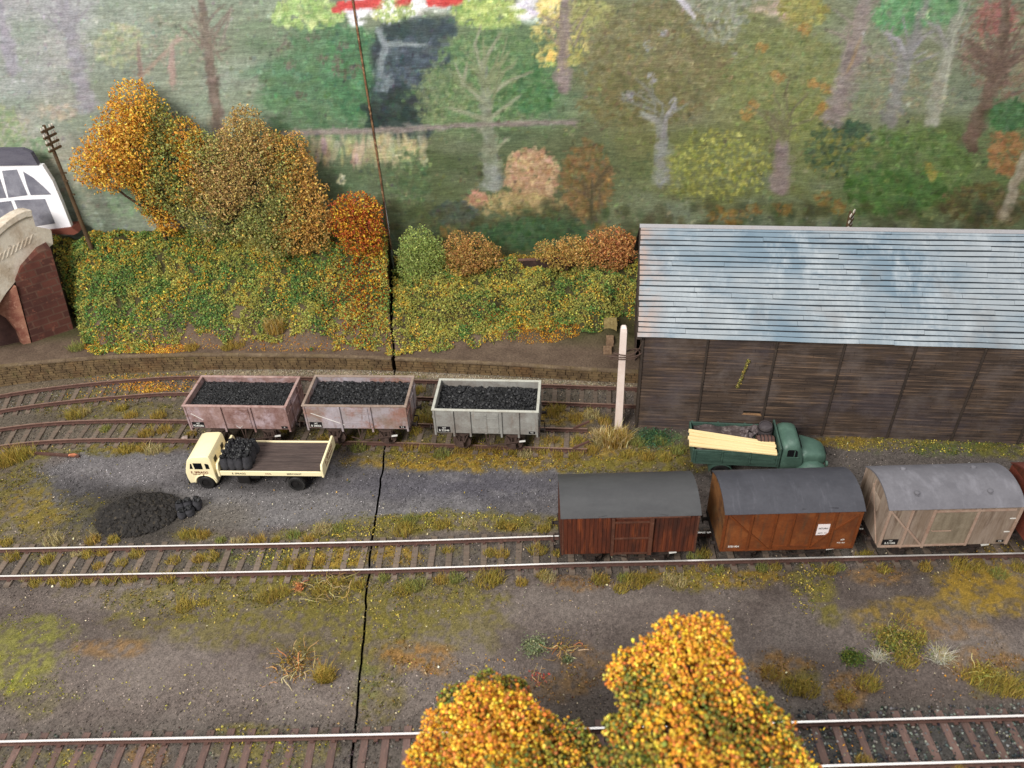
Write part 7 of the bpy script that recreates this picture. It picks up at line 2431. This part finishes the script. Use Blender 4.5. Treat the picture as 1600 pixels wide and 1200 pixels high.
for (x_, y_, r_, pal) in TUFTS:
    z = 0.0
    c0 = G(x_, y_, 0)
    if c0[1] > wall_y(c0[0]):
        c0 = G(x_, y_, float(wall_h(c0[0])) + .05)
        z = c0[2]
    s = F_PX / float((c0 - EYE) @ FWD)
    rr = r_ / s
    nb = int(140 + 320 * rr)
    a, q = rng.uniform(0, 6.283, nb), np.sqrt(rng.uniform(0, 1, nb)) * rr * .7
    P = np.stack([c0[0] + q * np.cos(a) * 1.15, c0[1] + q * np.sin(a) * .9, np.full(nb, z)], 1)
    k = np.abs(P[:, 0] - joint_x(P[:, 1])) > .1
    P = P[k]
    pal = soft(pal, .1, (140, 122, 66))
    pr_.append(blades(P, rr * .8 * rng.uniform(.3, 1.1, len(P)), .8, jcol(pal, len(P), 12), .011))
V, F, c_ = merge(pr_)
tag(link('grass', raw_mesh('grass', V, F, c_), M_BLADE), 'ochre and olive static grass tufts along the rails and verges', 'grass', kind='stuff')


# ------------------------------------------------------------------ the plants one can tell apart
def wiry(name, label, px, py, cols, n_, h, spread, w=.022, flat=.0, cat='plant', leafy=None, leafpal=None):
    c0 = G(px, py, 0)
    g_, fs, cs, nv = [], [], [], 0
    parts = []
    for k in range(n_):
        a = random.uniform(0, 6.283)
        L = h * random.uniform(.35, .9)
        pts = [np.array([random.gauss(0, spread * .38), random.gauss(0, spread * .3), 0])]
        d = np.array([math.cos(a) * random.uniform(.3, 1) * (1 + flat), math.sin(a) * random.uniform(.2, .8) * (1 + flat), random.uniform(.5, 1.2) * (1 - flat * .7)])
        for _ in range(4):
            pts.append(pts[-1] + d / np.linalg.norm(d) * L / 4)
            d = d + rng.normal(0, .5, 3) - np.array([0, 0, .22])
            pts[-1][2] = max(pts[-1][2], .02)
        m = MB().tube(pts, w * .75, 5, w * .4)
        V = np.array(m.v)
        tri = []
        for f in m.f:
            for i in range(1, len(f) - 1):
                tri.append((f[0], f[i], f[i + 1]))
        parts.append((V, np.array(tri), np.repeat(jcol([cols[k % len(cols)]], 1, 12), len(V), 0)))
    if leafy:
        P = np.stack([rng.normal(0, spread * .45, leafy), rng.normal(0, spread * .38, leafy), np.abs(rng.normal(0, h * .28, leafy)) + .03], 1)
        parts.append(scatter(P, rng.uniform(.025, .06, leafy), jcol(leafpal, leafy), 'leaf'))
    V, F, c_ = merge(parts)
    o = link(name, raw_mesh(name, V, F, c_), M_BLADE)
    o.location = (c0[0], c0[1], 0)
    return tag(o, label, cat)


def tuft(name, label, px, py, pal, r, h, n_, lean=.7, w=.018):
    c0 = G(px, py, 0)
    a, q = rng.uniform(0, 6.283, n_), np.sqrt(rng.uniform(0, 1, n_)) * r
    P = np.stack([q * np.cos(a) * 1.2, q * np.sin(a) * .8, 0 * q], 1)
    V, F, c_ = blades(P, h * rng.uniform(.5, 1.1, n_), lean, jcol(pal, n_, 12), w)
    o = link(name, raw_mesh(name, V, F, c_), M_BLADE)
    o.location = (c0[0], c0[1], 0)
    return tag(o, label, 'grass')


STR = [(206, 182, 128), (222, 204, 156), (186, 156, 96)]
ORT = [(214, 156, 104), (204, 140, 90), (222, 178, 124)]
wiry('twig_weed', 'tangled orange and straw coloured dead weed in the left field', 462, 1042, ORT + STR + STR, 60, 1.1, 1.0, .026, .4, leafy=500, leafpal=[(150, 120, 56), (132, 112, 56)])  # dead weed of loose twigs, not a bush; likewise the dry ones below
tuft('grass_clump', 'soft ochre grass clump right beside the tangled orange weed', 508, 1060, GO + OL, .36, .6, 700, .9, .012)
wiry('twig_weed', 'upright orange stalk growing beside the near van track', 468, 922, ORT, 7, .95, .2, .03, -.4, leafy=240, leafpal=[(222, 160, 110), (206, 142, 96)])
wiry('twig_weed', 'sprawling straw stalks between the orange stalk and the joint', 515, 920, STR + [(150, 132, 72)], 50, 1.3, 1.2, .02, .5, leafy=300, leafpal=OL)
wiry('lichen_clump', 'pale mint green lichen clump in the middle of the right field', 836, 1012, [(150, 156, 120)], 10, .4, .5, .015, .3, leafy=1500, leafpal=[(152, 160, 122), (136, 144, 106), (168, 172, 136)])
wiry('twig_weed', 'straw and orange twigs lying right of the mint green lichen', 882, 1016, STR + ORT, 22, 1.35, .6, .028, .8, leafy=120, leafpal=GO)
wiry('lichen_clump', 'small pale green scrap below the straw twigs in the right field', 886, 1032, [(150, 156, 120)], 5, .25, .2, .015, .3, leafy=300, leafpal=[(150, 156, 118), (132, 138, 100)])
wiry('reed', 'thin straw reeds rising behind the rounded foreground tree', 744, 1056, STR, 9, 1.15, .4, .022, -.3)
wiry('flower_sprig', 'curved straw sprig with a red flower above the foreground trees', 842, 1062, STR + ORT, 9, .8, .5, .02, .5, leafy=60, leafpal=[(196, 84, 74), (206, 110, 92), (132, 110, 62)])  # a sprig of loose stalks, not a bush
wiry('low_plant', 'small rounded leafy green plant in the right field', 1330, 1030, GR, 14, .4, .45, .015, .2, leafy=900, leafpal=[(104, 124, 62), (86, 108, 56), (140, 146, 70)])
wiry('weed_heap', 'heap of mixed weeds with pink and green twigs in the right field', 1402, 1008, [(206, 160, 140), (176, 168, 96), (120, 136, 76), (200, 186, 140)], 60, 1.0, 1.1, .018, .25, leafy=1500, leafpal=[(142, 142, 70), (116, 126, 64), (170, 160, 84), (188, 168, 84)])
tuft('reed', 'wispy white bristle tuft between the green plant and weed heap', 1372, 1030, [(206, 200, 182), (190, 184, 160), (216, 212, 200)], .24, .4, 160, 1.3, .011)
tuft('reed', 'wispy white bristles leaning right of the weed heap', 1470, 1030, [(200, 196, 176), (186, 182, 150), (212, 208, 196)], .34, .42, 170, 2.0, .011)
wiry('twig_weed', 'spiky yellow green weed near the right edge above the nearest track', 1538, 1055, [(196, 194, 110), (176, 178, 96), (208, 202, 130)], 30, .95, .5, .02, .2, leafy=300, leafpal=OL)
tuft('grass_clump', 'tall straw coloured grass clump at the foot of the white post', 962, 694, STR + GO, .6, 1.1, 900, .7)
tuft('grass_clump', 'wispy cream grass clump beside the bent rail ends', 940, 688, PA + STR, .4, .7, 500, .9)
wiry('green_scatter', 'teal green ground plant between the white post and the green lorry', 1022, 686, [(84, 112, 84)], 10, .3, .8, .014, .4, leafy=2400, leafpal=[(76, 116, 88), (92, 130, 96), (84, 104, 66), (108, 134, 88)])
c0 = G(430, 520, 1.6)
o = tuft('grass_clump', 'straw grass clump growing from the foot of the left bank', 430, 520, GO + STR, .5, 1.2, 500, .6)
o.location = (c0[0], c0[1], float(bank_z(c0[0:1], c0[1:2])[0]))
